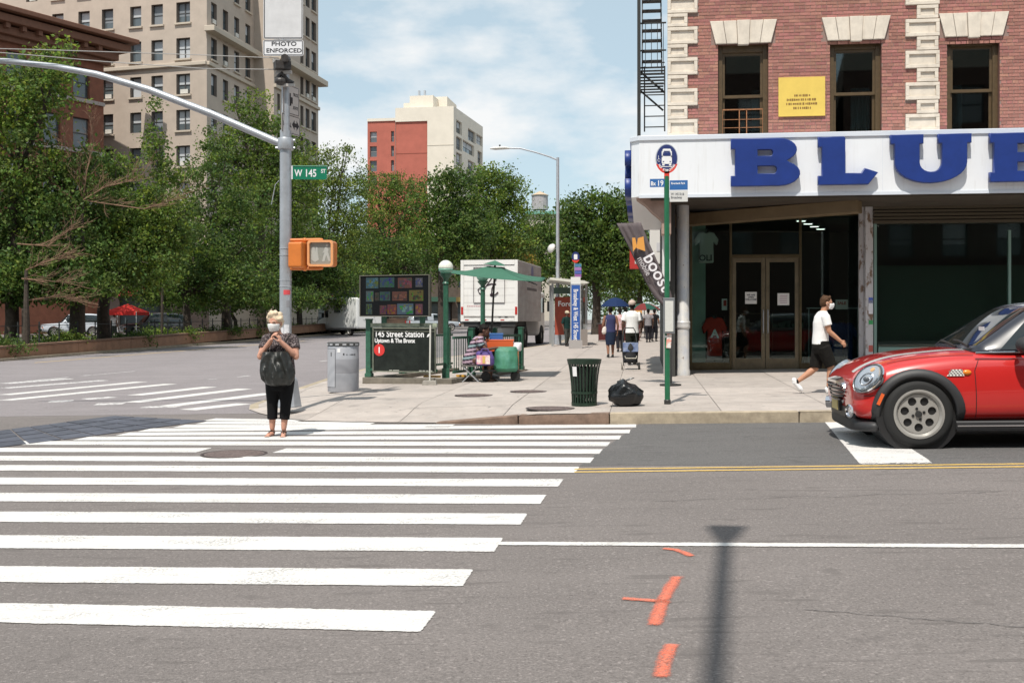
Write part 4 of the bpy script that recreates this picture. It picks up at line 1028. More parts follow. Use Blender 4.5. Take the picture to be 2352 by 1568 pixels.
MB().prism([(.02, -.13), (.06, -.13), (.09, -.03), (.13, -.13), (.16, -.12), (.12, .02), (.13, .06), (.10, .1), (.07, .1), (.03, .0), (.06, .02)], -.028, -.026, Mh).ell((Mh @ Vector((.1, -.027, .13))), (.02, .002, .02)).build('walker_symbol', PALE, h1)
c2, w2_, h2_ = (px_(673) + px_(706)) / 2, .19, hq
Mh2 = Matrix.Translation((c2, .0, (pz_(557) + pz_(616)) / 2)) @ Matrix.Rotation(R(75), 4, 'Z')
bev(MB().prism(rrect(.38, h2_, .04), -.11, .12, Mh2).build('signal_head', ORG, o), .02)
# overhead cables
for k, (lab, pts) in enumerate((('upper thin cable running from the pole past the apartment block', ((-200, 108), (96, 114.5), (470, 127), (640, 134))), ('lower thin cable running from the pole past the apartment block', ((-200, 105), (96, 129), (240, 142), (470, 158), (646, 160))))):
    pp = []
    for a, b in pts:
        L = (656 - a) / KP; t = TP + .1 * L; pp.append(P(a, b, t))
    c0 = pp[-1].copy()
    tag(MB().path([p - c0 for p in pp], .007, 6).build('overhead_cable', mat('cable', (.35, .34, .33), .6), loc=c0), lab, 'cable')
# ================================================================ bins and bag
c = gpt(788.5, 904, .1); c.z = g(c.x, c.y) + hs(c.x, c.y); K = F / c.y; r_ = 35.5 / K; hh = 113 / K
BING = mat('bin_grey', (.36, .37, .40), .45, metal=.2, var=.08, vscale=5); BIND = mat('bin_band', (.28, .285, .31), .5)
o = thing('litter_bin', 'round grey metal bin with a door panel beside the subway entrance', 'bin', c)
MB().lathe([(r_ * .98, 0), (r_, .02), (r_, hh * .30), (r_, hh * .92), (r_ * .99, hh * .925)], n=40).build('drum', BING, o, smooth=True)
MB().lathe([(r_ * 1.003, hh * .38), (r_ * 1.006, hh * .385), (r_ * 1.006, hh * .66), (r_ * 1.003, hh * .665)], n=40).build('band', BIND, o, smooth=True)
MB().lathe([(r_ * 1.0, hh * .925), (r_ * 1.03, hh * .93), (r_ * 1.03, hh * .985), (r_ * .98, hh), (0, hh * 1.01)], n=40).build('lid', mat('lid_dark', (.05, .05, .05), .5), o, smooth=True)
for k in range(14):
    a = 2 * math.pi * (k + .5) / 14; MB().box((0, 0, 0), (.07, .01, .03), M=Matrix.Rotation(a, 4, 'Z') @ Matrix.Translation((0, -r_ * 1.035, hh * .957))).build('rim_tab', mat('lid_tab', (.4, .41, .43), .5), o)
def curved(a0, a1, z0_, z1_, rr, n=8): return MB().grid([[(rr * math.sin(R(a)), -rr * math.cos(R(a)), z) for z in (z0_, z1_)] for a in [a0 + (a1 - a0) * k / n for k in range(n + 1)]], flip=True)
fr = DARKST
dr = curved(-78, -22, hh * .1, hh * .87, r_ * 1.012).build('door_panel', mat('bin_door', (.43, .44, .47), .45, metal=.2), o)
for a0, a1, z0_, z1_ in ((-22, -20.5, hh * .1, hh * .87), (-78, -20.5, hh * .87, hh * .876), (-78, -20.5, hh * .098, hh * .104)): curved(a0, a1, z0_, z1_, r_ * 1.016).build('door_seam', fr, dr)
curved(-42, -38, hh * .72, hh * .80, r_ * 1.02, 2).build('lock_slot', fr, dr); curved(-13, -2, hh * .80, hh * .88, r_ * 1.008, 3).build('sticker', WHITE, o)
for a0, a1 in ((8, 13), (20, 24), (33, 36), (38, 47), (49, 58)): curved(a0, a1, hh * .745, hh * .745 + (.035 if a0 == 8 else .018), r_ * 1.008, 3).build('stencil_mark', fr, o)
# slatted green basket
c = gpt(1342, 931, .15); K = F / c.y; hh = 103 / K
DGR = mat('basket_green', (.009, .030, .016), .5, var=.2, vscale=9); LINER = mat('bin_liner', (.012, .013, .013), .3, bump=.6, bscale=25)
o = thing('litter_basket', 'dark green slatted litter basket at the kerb beside the black bag', 'bin', c)
def rad(z): f_ = z / hh; return (.185 + .02 * f_ + .045 * f_ ** 3) * (K / 151) ** -1 * 1.0
NS = 26
for k in range(NS):
    a = 2 * math.pi * k / NS; m = MB(); rows = []
    for q_ in range(7):
        z = .02 + (hh - .03) * q_ / 6; rr = rad(z); w_ = .024; ca, sa = math.cos(a), math.sin(a)
        rows.append([(rr * ca - s * w_ / 2 * sa, rr * sa + s * w_ / 2 * ca, z) for s in (-1, 1)])
    m.grid(rows, flip=True); sl_ = m.build('slat', DGR, o); md_ = sl_.modifiers.new('solid', 'SOLIDIFY'); md_.thickness = .004
for z, h_ in ((.0, .05), (hh * .27, .035), (hh * .93, .07)):
    r0, r1 = rad(z) + .004, rad(z + h_) + .004; MB().lathe([(r0, z), (r1, z + h_), (r1 + .006, z + h_), (r0 + .006, z)], n=36).build('hoop', DGR, o, smooth=True)
MB().lathe([(.0, hh * .16), (.12, hh * .18), (.165, hh * .4), (.18, hh * .7), (.19, hh * .86), (.17, hh * .84), (.0, hh * .8)], n=20).build('liner', LINER, o, smooth=True)
lb = MB().box((0, 0, 0), (.075, .004, .14), M=Matrix.Rotation(R(-42), 4, 'Z') @ Matrix.Translation((0, -rad(hh * .77) - .012, hh * .77)) @ Matrix.Rotation(R(5), 4, 'X')).build('label_plate', WHITE, o)
c = gpt(1436, 932, .15); K = F / c.y
o = thing('rubbish_bag', 'full shiny black rubbish bag tied on top beside the basket', 'bag', c)
m = MB(); m.ell((0, 0, .165), (.28, .23, .185), 64, 40)
def bagd(p):
    v_ = Vector(p); d = (v_ - Vector((0, 0, .16))).normalized()
    cr_ = abs(noise.noise(v_ * 7 + Vector((3, 1, 5)))); fine = abs(noise.noise(v_ * 17 + Vector((1, 8, 2))))
    k_ = 1 + .20 * noise.noise(v_ * 3.2 + Vector((9, 2, 2))) - .20 * (.35 - cr_) - .07 * (.3 - fine)
    q_ = Vector((0, 0, .16)) + (v_ - Vector((0, 0, .16))) * k_
    lift = max(0, .11 - abs(q_.x + .03)) * .45 if q_.z > .22 else 0
    q_.z += lift; q_.z = max(0.0, q_.z)
    if q_.z < .06: q_.x *= 1.04; q_.y *= 1.04
    return q_
m.v = [tuple(bagd(p)) for p in m.v]
BAG = mat('bag_plastic', (.008, .009, .010), .27, spec=.5, bump=.35, bscale=26)
m.build('sack', BAG, o, smooth='all')
m = MB()
m.path([(-.03, -.02, .30), (.0, -.02, .345), (.07, -.02, .375), (.13, -.03, .39)], [.035, .022, .028, .012], 8, squash=.5); m.path([(-.03, -.02, .30), (-.07, -.02, .34), (-.12, 0, .33)], [.03, .025, .012], 8, squash=.5)
m.ell((-.02, -.02, .305), (.05, .045, .035)); m.v = [(a_, b_2, c_ + .025) for a_, b_2, c_ in m.v]; m.build('knot', BAG, o, smooth=True)
# ================================================================ subway entrance
f0, f1 = gpt(832, 881, .15), gpt(1037, 882, .15)
sx = (f1 - f0); sx.z = 0; SWD = sx.length; sx.normalize(); TS = f0.y; KS = F / TS
SE = thing('subway_entrance', 'green railed subway stair entrance on a low concrete base', 'subway entrance', f0, math.atan2(sx.y, sx.x))
s_z = lambda py: tz(py, TS) - f0.z
s_x = lambda px: (px - 832) / KS
DEP = 4.4
BASEC = mat('entrance_base', (.17, .15, .12), .85, var=.25, vscale=4)
m = MB(); bh = s_z(866)
m.box((SWD / 2, .11, bh / 2), (SWD, .22, bh)); bev(m.build('base_wall', BASEC, SE), .012)
for s in (.11, SWD - .11): bev(MB().box((s, .23 + DEP / 2, bh / 2), (.22, DEP, bh)).build('base_wall', BASEC, SE), .012)
for k in range(8): MB().box((SWD / 2, .9 + k * .42, bh * .4 - k * .02 - .02), (SWD - .46, .40, .04)).build('stair_tread', mat('tread', (.10, .10, .10), .8), SE)
gz = s_z(735)
def post(x_, y_, ztop, r=.055, cap=True):
    m = MB(); m.box((x_, y_, (bh + ztop) / 2), (2 * r, 2 * r, ztop - bh)); m.box((x_, y_, bh + .04), (2.6 * r, 2.6 * r, .08))
    if cap: m.box((x_, y_, ztop + .015), (2.4 * r, 2.4 * r, .03))
    return bev(m.build('post', GREEN, SE), .008)
post(s_x(844), .1, gz, .055)
post(s_x(1046), 1.25, s_z(768) + .1); post(s_x(1046) , 2.6, s_z(768) + .1); post(.1, 1.7, s_z(768) + .1); post(.1, 4.2, s_z(768) + .1); post(SWD - .09, 4.4, s_z(768) + .1)
for x_ in (.1, SWD - .09):
    for z_ in (bh + .12, s_z(775)):
        MB().bar((x_, .3, z_), (x_, 4.45, z_), .045, .05).build('rail', GREEN, SE)
    nb = 34
    for k in range(nb): MB().bar((x_, .35 + k * .12, bh + .12), (x_, .35 + k * .12, s_z(775)), .014, .014).build('baluster', GREEN, SE)
for z0_, z1_, mm_ in ((s_z(851), s_z(845), GREEN), (s_z(751), s_z(742), mat('rail_pale', (.30, .34, .25), .6, var=.3, vscale=6))):
    MB().box((s_x(934), .06, (z0_ + z1_) / 2), (s_x(1017) - s_x(851), .05, z1_ - z0_)).build('rail', mm_, SE)
YELP = mat('yellow_edge', (.62, .32, .03), .6, var=.2, vscale=8)
for a, b in ((975, 1016), (1034, 1056)): MB().box((s_x((a + b) / 2), .24 if a < 1000 else .7, bh + .03), ((b - a) / KS, .05, .04)).build('yellow_edging', YELP, SE)
# station sign
o = thing('station_sign', 'black station sign with white lettering and a red route circle', 'sign', f0 + sx * s_x(858) + UP * s_z(853), SE.rotation_euler.z)
wS, hS = (1016 - 858) / KS, s_z(752) - s_z(853)
SIGB = mat('sign_enamel', (.014, .018, .015), .5, var=.35, vscale=5, spec=.25)
MB().box((wS / 2, .03, hS / 2), (wS, .03, hS)).build('panel', SIGB, o)
m = MB()
for cx, cz, sx_, sz_ in ((wS / 2, hS - .012, wS, .024), (wS / 2, hS - .075, wS, .012), (wS / 2, .012, wS, .024), (.012, hS / 2, .024, hS - .05), (wS - .012, hS / 2, .024, hS - .05)): m.box((cx, .01, cz), (sx_, .015, sz_))
m.build('frame', mat('sign_frame', (.16, .17, .13), .5, var=.3, vscale=9), o)
LET = mat('letter_white', (.8, .8, .8), .7)
def stx(s, px, py, size, sq): text(s, size, LET, o, Matrix.Translation(((px - 858) / KS, .013, s_z(py) - s_z(853))), .001, .0035, squeeze=sq)
stx('145 Street Station', 863, 773, .172, .88); stx('Uptown & The Bronx', 863, 786, .122, .84)
rr = 13.6 / KS; cc = ((875 - 858) / KS, s_z(803) - s_z(853))
MB().lathe([(rr, 0), (rr, .004)], n=32, M=Matrix.Translation((cc[0], .013, cc[1])) @ Matrix.Rotation(R(90), 4, 'X')).build('route_circle', mat('route_red', (.62, .035, .03), .45), o)
text('1', .17, LET, o, Matrix.Translation((cc[0], .007, cc[1] - .06)), .001, .004, 'CENTER')
MB().prism([(0, .0), (.02, .05), (.06, .075), (.055, .03), (.03, .0)], .010, .0135, Matrix.Translation(((994 - 858) / KS, 0, s_z(773) - s_z(853)))).build('white_mark', LET, o)
for k, (x_, w_) in enumerate(((.42, .07), (.5, .05), (.57, .09), (1.1, .06), (1.18, .06), (1.26, .05), (1.34, .06))): MB().box((x_ * wS / 1.45, .013, .035), (w_, .002, .018)).build('small_print', mat('print_grey', (.4, .4, .36), .7), o)
# screen
o = thing('digital_screen', 'black outdoor screen showing rows of small pictures above the station sign', 'screen', f0 + sx * s_x(832) + UP * s_z(727) - Vector((-sx.y, sx.x, 0)) * .06, SE.rotation_euler.z)
wD, hD = (1007 - 832) / KS, s_z(633) - s_z(727)
SCRF = mat('screen_frame', (.16, .15, .12), .4, metal=.4); SCR = mat('screen_black', (.006, .007, .008), .45, spec=.15)
m = MB()
for cx, cz, sx_, sz_ in ((wD / 2, hD - .009, wD, .018), (wD / 2, .009, wD, .018), (.009, hD / 2, .018, hD - .036), (wD - .009, hD / 2, .018, hD - .036)): m.box((cx, -.01, cz), (sx_, .1, sz_))
m.build('bezel', SCRF, o)
MB().box((wD / 2, .02, hD / 2), (wD - .036, .12, hD - .036)).build('screen_face', SCR, o)
MB().box((wD * .3, .12, -.05), (.1, .05, .3)).build('bracket', GREEN, o); MB().box((wD * .85, .12, -.05), (.1, .05, .3)).build('bracket', GREEN, o)
tiles = [(.09, .68, .18, .26, (.13, .30, .33)), (.29, .70, .21, .24, (.10, .25, .23)), (.55, .68, .2, .25, (.40, .12, .08)), (.80, .70, .1, .22, (.30, .28, .32)), (.09, .36, .11, .26, (.22, .33, .36)), (.22, .38, .06, .2, (.12, .1, .06)), (.29, .38, .15, .22, (.10, .24, .21)), (.47, .38, .21, .22, (.42, .13, .08)), (.71, .37, .2, .26, (.42, .33, .05)),
         (.09, .05, .09, .26, (.10, .22, .22)), (.29, .05, .1, .22, (.36, .12, .1)), (.40, .05, .13, .24, (.40, .10, .1)), (.54, .05, .23, .26, (.24, .38, .55)), (.80, .05, .1, .25, (.42, .16, .22))]
for k, (a, b, w_, h_, col) in enumerate(tiles):
    col = tuple(c_ * .6 for c_ in col)
    t_ = MB().box((wD * (a + w_ / 2), -.042, hD * (b + h_ / 2)), (wD * w_, .004, hD * h_)).build('picture_tile', emit('tile%d' % k, col, .14), o)
    random.seed(k)
    for q_ in range(3):
        m = MB(); cc_ = tuple(max(0, c_ * random.choice((.2, .4, 1.5, 2.2)) + random.uniform(-.02, .05)) for c_ in col)
        for _ in range(6):
            ww, hh_ = random.uniform(.05, .22), random.uniform(.06, .35); m.box((wD * (a + w_ * random.uniform(ww / 2, 1 - ww / 2)), -.0445 - q_ * .0006, hD * (b + h_ * random.uniform(hh_ / 2, 1 - hh_ / 2))), (wD * w_ * ww, .001, hD * h_ * hh_))
        tag(m.build('picture_detail', emit('tiled%d_%d' % (k, q_), cc_, .14), t_), kind='stuff')
# globe lamps
GLOBEW = mat('globe_white', (.66, .68, .60), .35); GLOBEG = mat('globe_green', (.20, .42, .32), .35)
for k, (px, pyt, pyb, t_, lab) in enumerate(((1024, 640, 872, TS - .0, 'green lamp post with a half white half green globe at the subway stair'), (1109, 655, 866, TS + 3.6, 'green subway lamp post rising under the green umbrella'))):
    b0 = P(px, pyb, t_); zt_ = tz(pyt, t_) - b0.z; b0.z = g(b0.x, b0.y) + .15 if k else b0.z; zt_ = tz(pyt, t_) - b0.z
    o = thing('subway_lamp', lab, 'lamp post', b0)
    m = MB(); m.box((0, 0, .12), (.15, .15, .24)); m.path([(0, 0, .2), (0, 0, zt_ - .08)], [.058, .055], 8); m.build('post', GREEN, o)
    MB().lathe([(.05, zt_ - .12), (.075, zt_ - .1), (.05, zt_ - .06), (.06, zt_), (.12, zt_ + .07), (.135, zt_ + .1), (.1, zt_ + .1)], n=16).build('lamp_holder', GREEN, o, smooth=True)
    R_ = .153; cz = zt_ + .09 + R_ * .9
    MB().lathe([(R_ * math.sin(R(180 - q_ * 9)), cz + R_ * math.cos(R(180 - q_ * 9))) for q_ in range(1, 10)], n=24).build('globe_lower', GLOBEG, o, smooth='all')
    MB().lathe([(R_ * math.sin(R(99 - q_ * 9)), cz + R_ * math.cos(R(99 - q_ * 9))) for q_ in range(0, 12)], n=24).build('globe_upper', GLOBEW, o, smooth='all')
o = thing('barrier_pole', 'thin white pole in a small concrete foot leaning at the station sign', 'pole', f0 + sx * s_x(1013) - Vector((-sx.y, sx.x, 0)) * .22)
bev(MB().box((0, 0, .055), (.3, .24, .11), tx=.85, ty=.85).build('foot', mat('foot_concrete', (.27, .25, .22), .9, var=.15, vscale=8), o), .012)
MB().path([(0, 0, .1), (.01, .03, s_z(746))], .017, 8).build('shaft', mat('dull_white', (.58, .57, .52), .6), o, smooth=True)
# ================================================================ bus stop sign in front
b0 = gpt(1533, 928, .15); TBS = b0.y - .0; KB_ = F / TBS
NYG = mat('post_green', (.015, .13, .06), .4, var=.12, vscale=9); SBL = mat('sign_blue', (.02, .035, .15), .45); SRED = mat('sign_red', (.68, .05, .03), .45); PBL = mat('plate_blue', (.03, .13, .36), .45)
o = thing('bus_stop_sign', 'green bus stop post with a round blue bus sign and route plates', 'bus stop', b0)
bz = lambda py: tz(py, TBS) - b0.z; bx_ = lambda px: (px - 1531) / KB_
m = MB(); m.cyl((0, 0, 0), (-.012, 0, bz(405)), .040, .038, 16); m.build('post', NYG, o, smooth=True); MB().lathe([(.05, 0), (.05, .06), (.042, .07)], n=16).build('foot_collar', DARKST, o)
cz = bz(364); rx, rz_ = 25.5 / KB_, 33 / KB_
def disc(rx, rz, y0, y1, cz, a0=0, a1=360, n=36): return MB().prism([(rx * math.cos(R(a0 + (a1 - a0) * k / n)), cz + rz * math.sin(R(a0 + (a1 - a0) * k / n))) for k in range(n + (0 if a1 - a0 == 360 else 1))], y0, y1, Matrix.Translation((-.012, 0, 0)))
disc(rx, rz_, -.012, .012, cz).build('sign_rim', mat('rim_grey', (.42, .45, .5), .5), o); sgd = disc(rx * .93, rz_ * .94, -.016, -.012, cz).build('sign_disc', SBL, o)
pl = [(rx * 1.04 * math.cos(R(a)), cz + rz_ * 1.06 * math.sin(R(a))) for a in range(202, 340, 8)]
pi = [(rx * .74 * math.cos(R(a)), cz - .035 + rz_ * .64 * math.sin(R(a))) for a in range(335, 204, -8)]
MB().prism(pl + pi, -.020, -.0165, Matrix.Translation((-.012, 0, 0))).box((-.012, -.014, bz(401)), (.075, .012, bz(390) - bz(412))).build('red_band', SRED, o)
for k, chh in enumerate('NO STANDING'):
    a = 214 + k * 11.2; rxx, rzz = rx * .86, rz_ * .86
    if chh != ' ': text(chh, .045, LET, o, Matrix.Translation((-.012 + rxx * math.cos(R(a)), -.021, cz - .012 + rzz * math.sin(R(a)))) @ Matrix.Rotation(-R(a + 90), 4, 'Y'), .0004, .0015, 'CENTER')
Mb = Matrix.Translation((-.012, -.0165, cz))
m = MB(); m.prism(rrect(.15, .13, .02), -.003, 0, Mb @ Matrix.Translation((0, 0, -.02))).prism(rrect(.125, .08, .02), -.003, 0, Mb @ Matrix.Translation((0, 0, .10)))
for s in (-.068, .068): m.box((s, -.0015, .06), (.014, .003, .09), M=Mb)
for s in (-.05, .05): m.box((s, -.0015, -.095), (.035, .003, .03), M=Mb)
m.box((0, -.0015, -.125), (.16, .003, .01), M=Mb)
m.build('bus_symbol', LET, sgd); MB().box((0, -.004, .06), (.11, .002, .055), M=Mb).box((-.05, -.004, -.05), (.02, .002, .014), M=Mb).box((.05, -.004, -.05), (.02, .002, .014), M=Mb).box((0, -.004, .1), (.09, .002, .016), M=Mb).build('bus_windows', SBL, sgd)
m = MB(); Mw = Mb @ Matrix.Translation((-.115, 0, -.01))
m.path([(.02 * math.cos(R(a)), -.002, .02 * math.sin(R(a)) - .02) for a in range(20, 330, 30)], .003, 5).bar((-.005, -.002, .0), (-.01, -.002, .05), .006, .003)
m.v = [tuple(Mw @ Vector(p)) for p in m.v]; m.build('wheelchair_symbol', LET, sgd)
def plate(px0, px1, py0, py1, mt, y, sl=0): 
    return MB().box((bx_((px0 + px1) / 2), y, bz((py0 + py1) / 2)), ((px1 - px0) / KB_, .006, (py1 - py0) / KB_), M=Matrix.Rotation(R(-7), 4, 'Z')).build('route_plate', mt, o)
plate(1491, 1526, 411, 430, PBL, -.02); text('Bx', .085, LET, o, Matrix.Rotation(R(-7), 4, 'Z') @ Matrix.Translation((bx_(1493), -.025, bz(426))), .0005, .002, squeeze=.8); text('19', .115, LET, o, Matrix.Rotation(R(-7), 4, 'Z') @ Matrix.Translation((bx_(1507), -.025, bz(427))), .0005, .002, squeeze=.85)
plate(1536, 1577, 415, 437, PBL, -.015); text('Riverbank Park', .042, LET, o, Matrix.Rotation(R(-7), 4, 'Z') @ Matrix.Translation((bx_(1539), -.02, bz(424))), .0004, .001, squeeze=.8)
plate(1536, 1577, 438.5, 464, mat('plate_white', (.62, .62, .60), .5), -.015); text('W 145 St &\nBroadway', .05, INK, o, Matrix.Rotation(R(-7), 4, 'Z') @ Matrix.Translation((bx_(1539), -.02, bz(449))), .0004, .0005, squeeze=.8)
m = MB(); m.box((bx_(1533), -.06, bz(725)), (26 / KB_, .05, 82 / KB_)); o2 = bev(m.build('timetable_case', mat('case_grey', (.17, .18, .19), .4), o), .008)
MB().box((bx_(1533), -.088, bz(726)), (19 / KB_, .004, 70 / KB_)).build('timetable', mat('timetable_paper', (.60, .60, .56), .7, var=.05, vscale=30), o)
MB().box((bx_(1523), -.05, bz(782)), (11 / KB_, .003, 34 / KB_), M=Matrix.Rotation(R(4), 4, 'Y')).build('taped_flyer', mat('flyer', (.72, .30, .24), .7, col2=(.75, .72, .68), vscale=14, lo=.45, hi=.55), o)
MB().lathe([(.043, 0), (.043, .03)], (0, 0, bz(775)), 14).build('tape', WHITE, o)
# ================================================================ feather banner
TB = 19.6; bo = gpt(1540, 850, .15); bo = Vector((tx(1540, TB), TB, g(tx(1540, TB), TB) + .15))
o = thing('feather_banner', 'dark grey feather banner with orange emblem and white lettering, leaning', 'banner', bo)
Lf = [(1416, 513), (1441, 560), (1463, 606), (1487, 655), (1505, 684), (1524, 703)]; Rt = [(1472, 511), (1492, 560), (1512, 605), (1527, 640), (1540, 668), (1546, 690)]
Tm = [(1440, 511)] 
rows = []; NV, NU = 26, 16
def lerp_poly(pl, f_):
    k = f_ * (len(pl) - 1); i = min(int(k), len(pl) - 2); a, b = pl[i], pl[i + 1]; f2 = k - i; return (a[0] + (b[0] - a[0]) * f2, a[1] + (b[1] - a[1]) * f2)
for i in range(NV + 1):
    f_ = i / NV; a, b = lerp_poly(Lf, f_), lerp_poly(Rt, f_); r_ = []
    for j in range(NU + 1):
        s = j / NU; px, py = a[0] + (b[0] - a[0]) * s, a[1] + (b[1] - a[1]) * s
        dd = .045 * math.sin(s * 9 + f_ * 3) * (1 - .5 * abs(f_ - .5)) + .02 * math.sin(s * 21 - f_ * 5); p = P(px, py, TB + dd + .12 * s); r_.append(p - bo)
    rows.append(r_)
CLOTH = mat('banner_grey', (.105, .085, .088), .8, var=.1, vscale=10)
cl = MB().grid(rows).build('cloth', CLOTH, o, smooth='all'); md_ = cl.modifiers.new('solid', 'SOLIDIFY'); md_.thickness = .004
MB().path([rows[0][0], rows[6][0], rows[14][0], rows[20][0], rows[26][0], Vector((.02, -.02, .9)), Vector((0, 0, .0))], [.006, .008, .01, .012, .014, .016, .016], 8).build('flag_pole', DARKST, o, smooth=True)
MB().lathe([(.2, 0), (.2, .03), (.03, .05), (.03, .3)], n=18).build('base', DARKST, o)
def onb(px, py, lift=.075): return P(px, py, TB - lift) - bo
OR2 = mat('emblem_orange', (.66, .30, .06), .7)
m = MB(); m.add([onb(*p) for p in ((1452, 546), (1459, 546), (1463, 566), (1454, 578))] , [(3, 2, 1, 0)]); m.add([onb(*p) for p in ((1465, 547), (1478, 543), (1482, 577), (1462, 570))], [(3, 2, 1, 0)])
em = m.build('emblem', OR2, o); md_ = em.modifiers.new('solid', 'SOLIDIFY'); md_.thickness = .004
dirx = (onb(1527, 668) - onb(1480, 585)).normalized(); upv = Vector((dirx.z, 0, -dirx.x)); upv = upv if upv.x > 0 else -upv
fr_ = frame(onb(1476, 591), dirx, Vector((0, 1, 0)), upv)
text('boost', .33, mat('banner_white', (.72, .70, .72), .8), o, fr_, .002, .004, squeeze=.97)
fr_ = frame(onb(1463, 594), dirx, Vector((0, 1, 0)), upv); text('mobile', .15, mat('banner_pale', (.50, .47, .48), .8), o, fr_, .002, .001, squeeze=.9)
# ================================================================ umbrella stall
TU = TS + .9; uo = P(1122, 872, TU); uo.z = g(uo.x, uo.y) + .15
o = thing('market_umbrella', 'large square green market umbrella over the street stall', 'umbrella', uo)
UG = mat('umbrella_green', (.055, .145, .10), .8, var=.06, vscale=4)
pk = P(1137, 606, TU) - uo; corners = [P(1006, 622, TU - .45) - uo, P(1236, 646, TU - .9) - uo, P(1254, 637, TU + 1.0) - uo, P(1040, 620, TU + 1.25) - uo]
for k in range(4):
    a, b = corners[k], corners[(k + 1) % 4]; rows = []
    for i in range(9):
        f_ = .13 + .87 * i / 8; rows.append([pk.lerp(a.lerp(b, j / 8), f_) - UP * (.10 * math.sin(math.pi * f_) * .7 + .04 * math.sin(math.pi * j / 8) * f_) for j in range(9)])
    c_ = MB().grid(rows, flip=True).build('canopy_panel', UG, o, smooth='all'); md_ = c_.modifiers.new('solid', 'SOLIDIFY'); md_.thickness = .006
m = MB()
for k in range(4): m.add([pk + UP * .075, pk.lerp(corners[k], .21) + UP * .03, pk.lerp(corners[(k + 1) % 4], .21) + UP * .03], [(0, 1, 2)])
m.build('vent_cap', UG, o, smooth=False)
m = MB(); m.path([(0, 0, .1), pk * .5 + Vector((.01, 0, 0)), pk - UP * .02], .022, 10); m.build('pole', mat('pole_dark', (.03, .028, .024), .5), o, smooth=True)
for k in range(4): MB().bar(pk - UP * .1, corners[k] * .98 - UP * .03, .02, .02).build('rib', DARKST, o)
MB().lathe([(.24, 0), (.24, .06), (.04, .12), (.035, .35)], n=18).build('base', DARKST, o)
# ================================================================ bus shelter, pylon, lamp
TSH = gpt(1300, 795, .15).y
so = gpt(1268, 795, .15); KH = F / TSH
o = thing('bus_shelter', 'glass bus shelter with a pale roof and an advertising panel', 'bus shelter', so)
hz = lambda py: tz(py, TSH) - so.z; hx = lambda px: (px - 1268) / KH
SHM = mat('shelter_metal', (.35, .36, .36), .4, metal=.4)
m = MB(); p_ = [(hx(1262), hz(638)), (hx(1340), hz(645)), (hx(1352), hz(650)), (hx(1340), hz(652)), (hx(1262), hz(643))]
MB().prism(p_, -.7, 2.8).build('roof', mat('shelter_roof', (.62, .62, .55), .5), o)
for x_, y_ in ((0.02, 0), (hx(1348), 0.2), (.02, 2.4), (hx(1348), 2.6)): MB().box((x_, y_, hz(650) / 2), (.09, .09, hz(650))).build('post', SHM, o)
MB().box((hx(1348), 1.4, 1.25), (.012, 2.2, 2.1)).build('pane', CLEAR, o); MB().box((hx(1308), 2.6, 1.3), (1.1, .012, 2.2)).build('pane', CLEAR, o)
ADR = mat('poster_red', (.30, .055, .03), .5, var=.2, vscale=1.2)
MB().box((hx(1300), 1.1, (hz(680) + hz(770)) / 2), (46 / KH, .06, hz(680) - hz(770))).build('poster_case', ADR, o)
text('Forever', .30, LET, o, Matrix.Translation((hx(1284), 1.06, hz(702))), .002, .006)
MB().box((hx(1300), 1.1, hz(665)), (52 / KH, .07, .26)).build('poster_header', mat('poster_green', (.05, .09, .07), .5), o)
MB().box((hx(1340), .2, .34), (20 / KH, .5, .68)).build('bench_box', mat('bench_grey', (.24, .21, .19), .7), o)
MB().box((hx(1334), 1.4, .5), (.4, 1.6, .05)).build('bench', SHM, o)
po = gpt(1322, 800, .15); TPY = po.y; KY = F / TPY
o = thing('bus_stop_pylon', 'blue bus stop pylon with vertical white street lettering by the shelter', 'bus stop', po)
yz = lambda py: tz(py, TPY) - po.z
MB().box((0, 0, yz(781) / 2), (30 / KY, .25, yz(781))).build('plinth', mat('plinth_grey', (.36, .34, .33), .7), o)
MB().box((0, 0, (yz(781) + yz(652)) / 2), (24 / KY, .16, yz(652) - yz(781))).build('casing', GALV, o)
MB().box((0, -.085, (yz(780) + yz(655)) / 2), (19 / KY, .012, yz(655) - yz(780))).build('blue_panel', mat('pylon_blue', (.03, .10, .36), .4), o)
text('Broadway & West 145 Street', .24, LET, o, frame(Vector((-.075, -.094, yz(664))), -UP, Vector((0, 1, 0)), Vector((1, 0, 0))), .001, .004, squeeze=.66)
MB().box((0, 0, (yz(652) + yz(636)) / 2), (22 / KY, .1, yz(636) - yz(652))).build('neck', mat('neck_white', (.72, .72, .7), .5), o); MB().cyl((0, 0, yz(640)), (-.03, 0, yz(600)), .035).build('mast', SHM, o)
for k, col in enumerate(((.06, .2, .35), (.35, .18, .45), (.08, .12, .4), (.3, .12, .35))): MB().box((.09, -.04, yz(609.5 + k * 8)), (15 / KY, .01, 7 / KY)).build('route_flag', mat('flag%d' % k, col, .5), o)
Mt = Matrix.Translation((0, -.03, yz(590)))
MB().prism([(.145 * math.cos(R(a)), .19 * math.sin(R(a))) for a in range(0, 360, 15)], -.01, .01, Mt).build('sign_disc', SBL, o); MB().prism(rrect(.13, .19, .02), -.014, -.0105, Mt).build('bus_symbol', LET, o)
MB().prism([(.15 * math.cos(R(a)), .2 * math.sin(R(a)) - .02) for a in range(205, 336, 10)] + [(.05, -.13), (-.05, -.13)], -.016, -.0105, Mt).build('red_band', SRED, o)
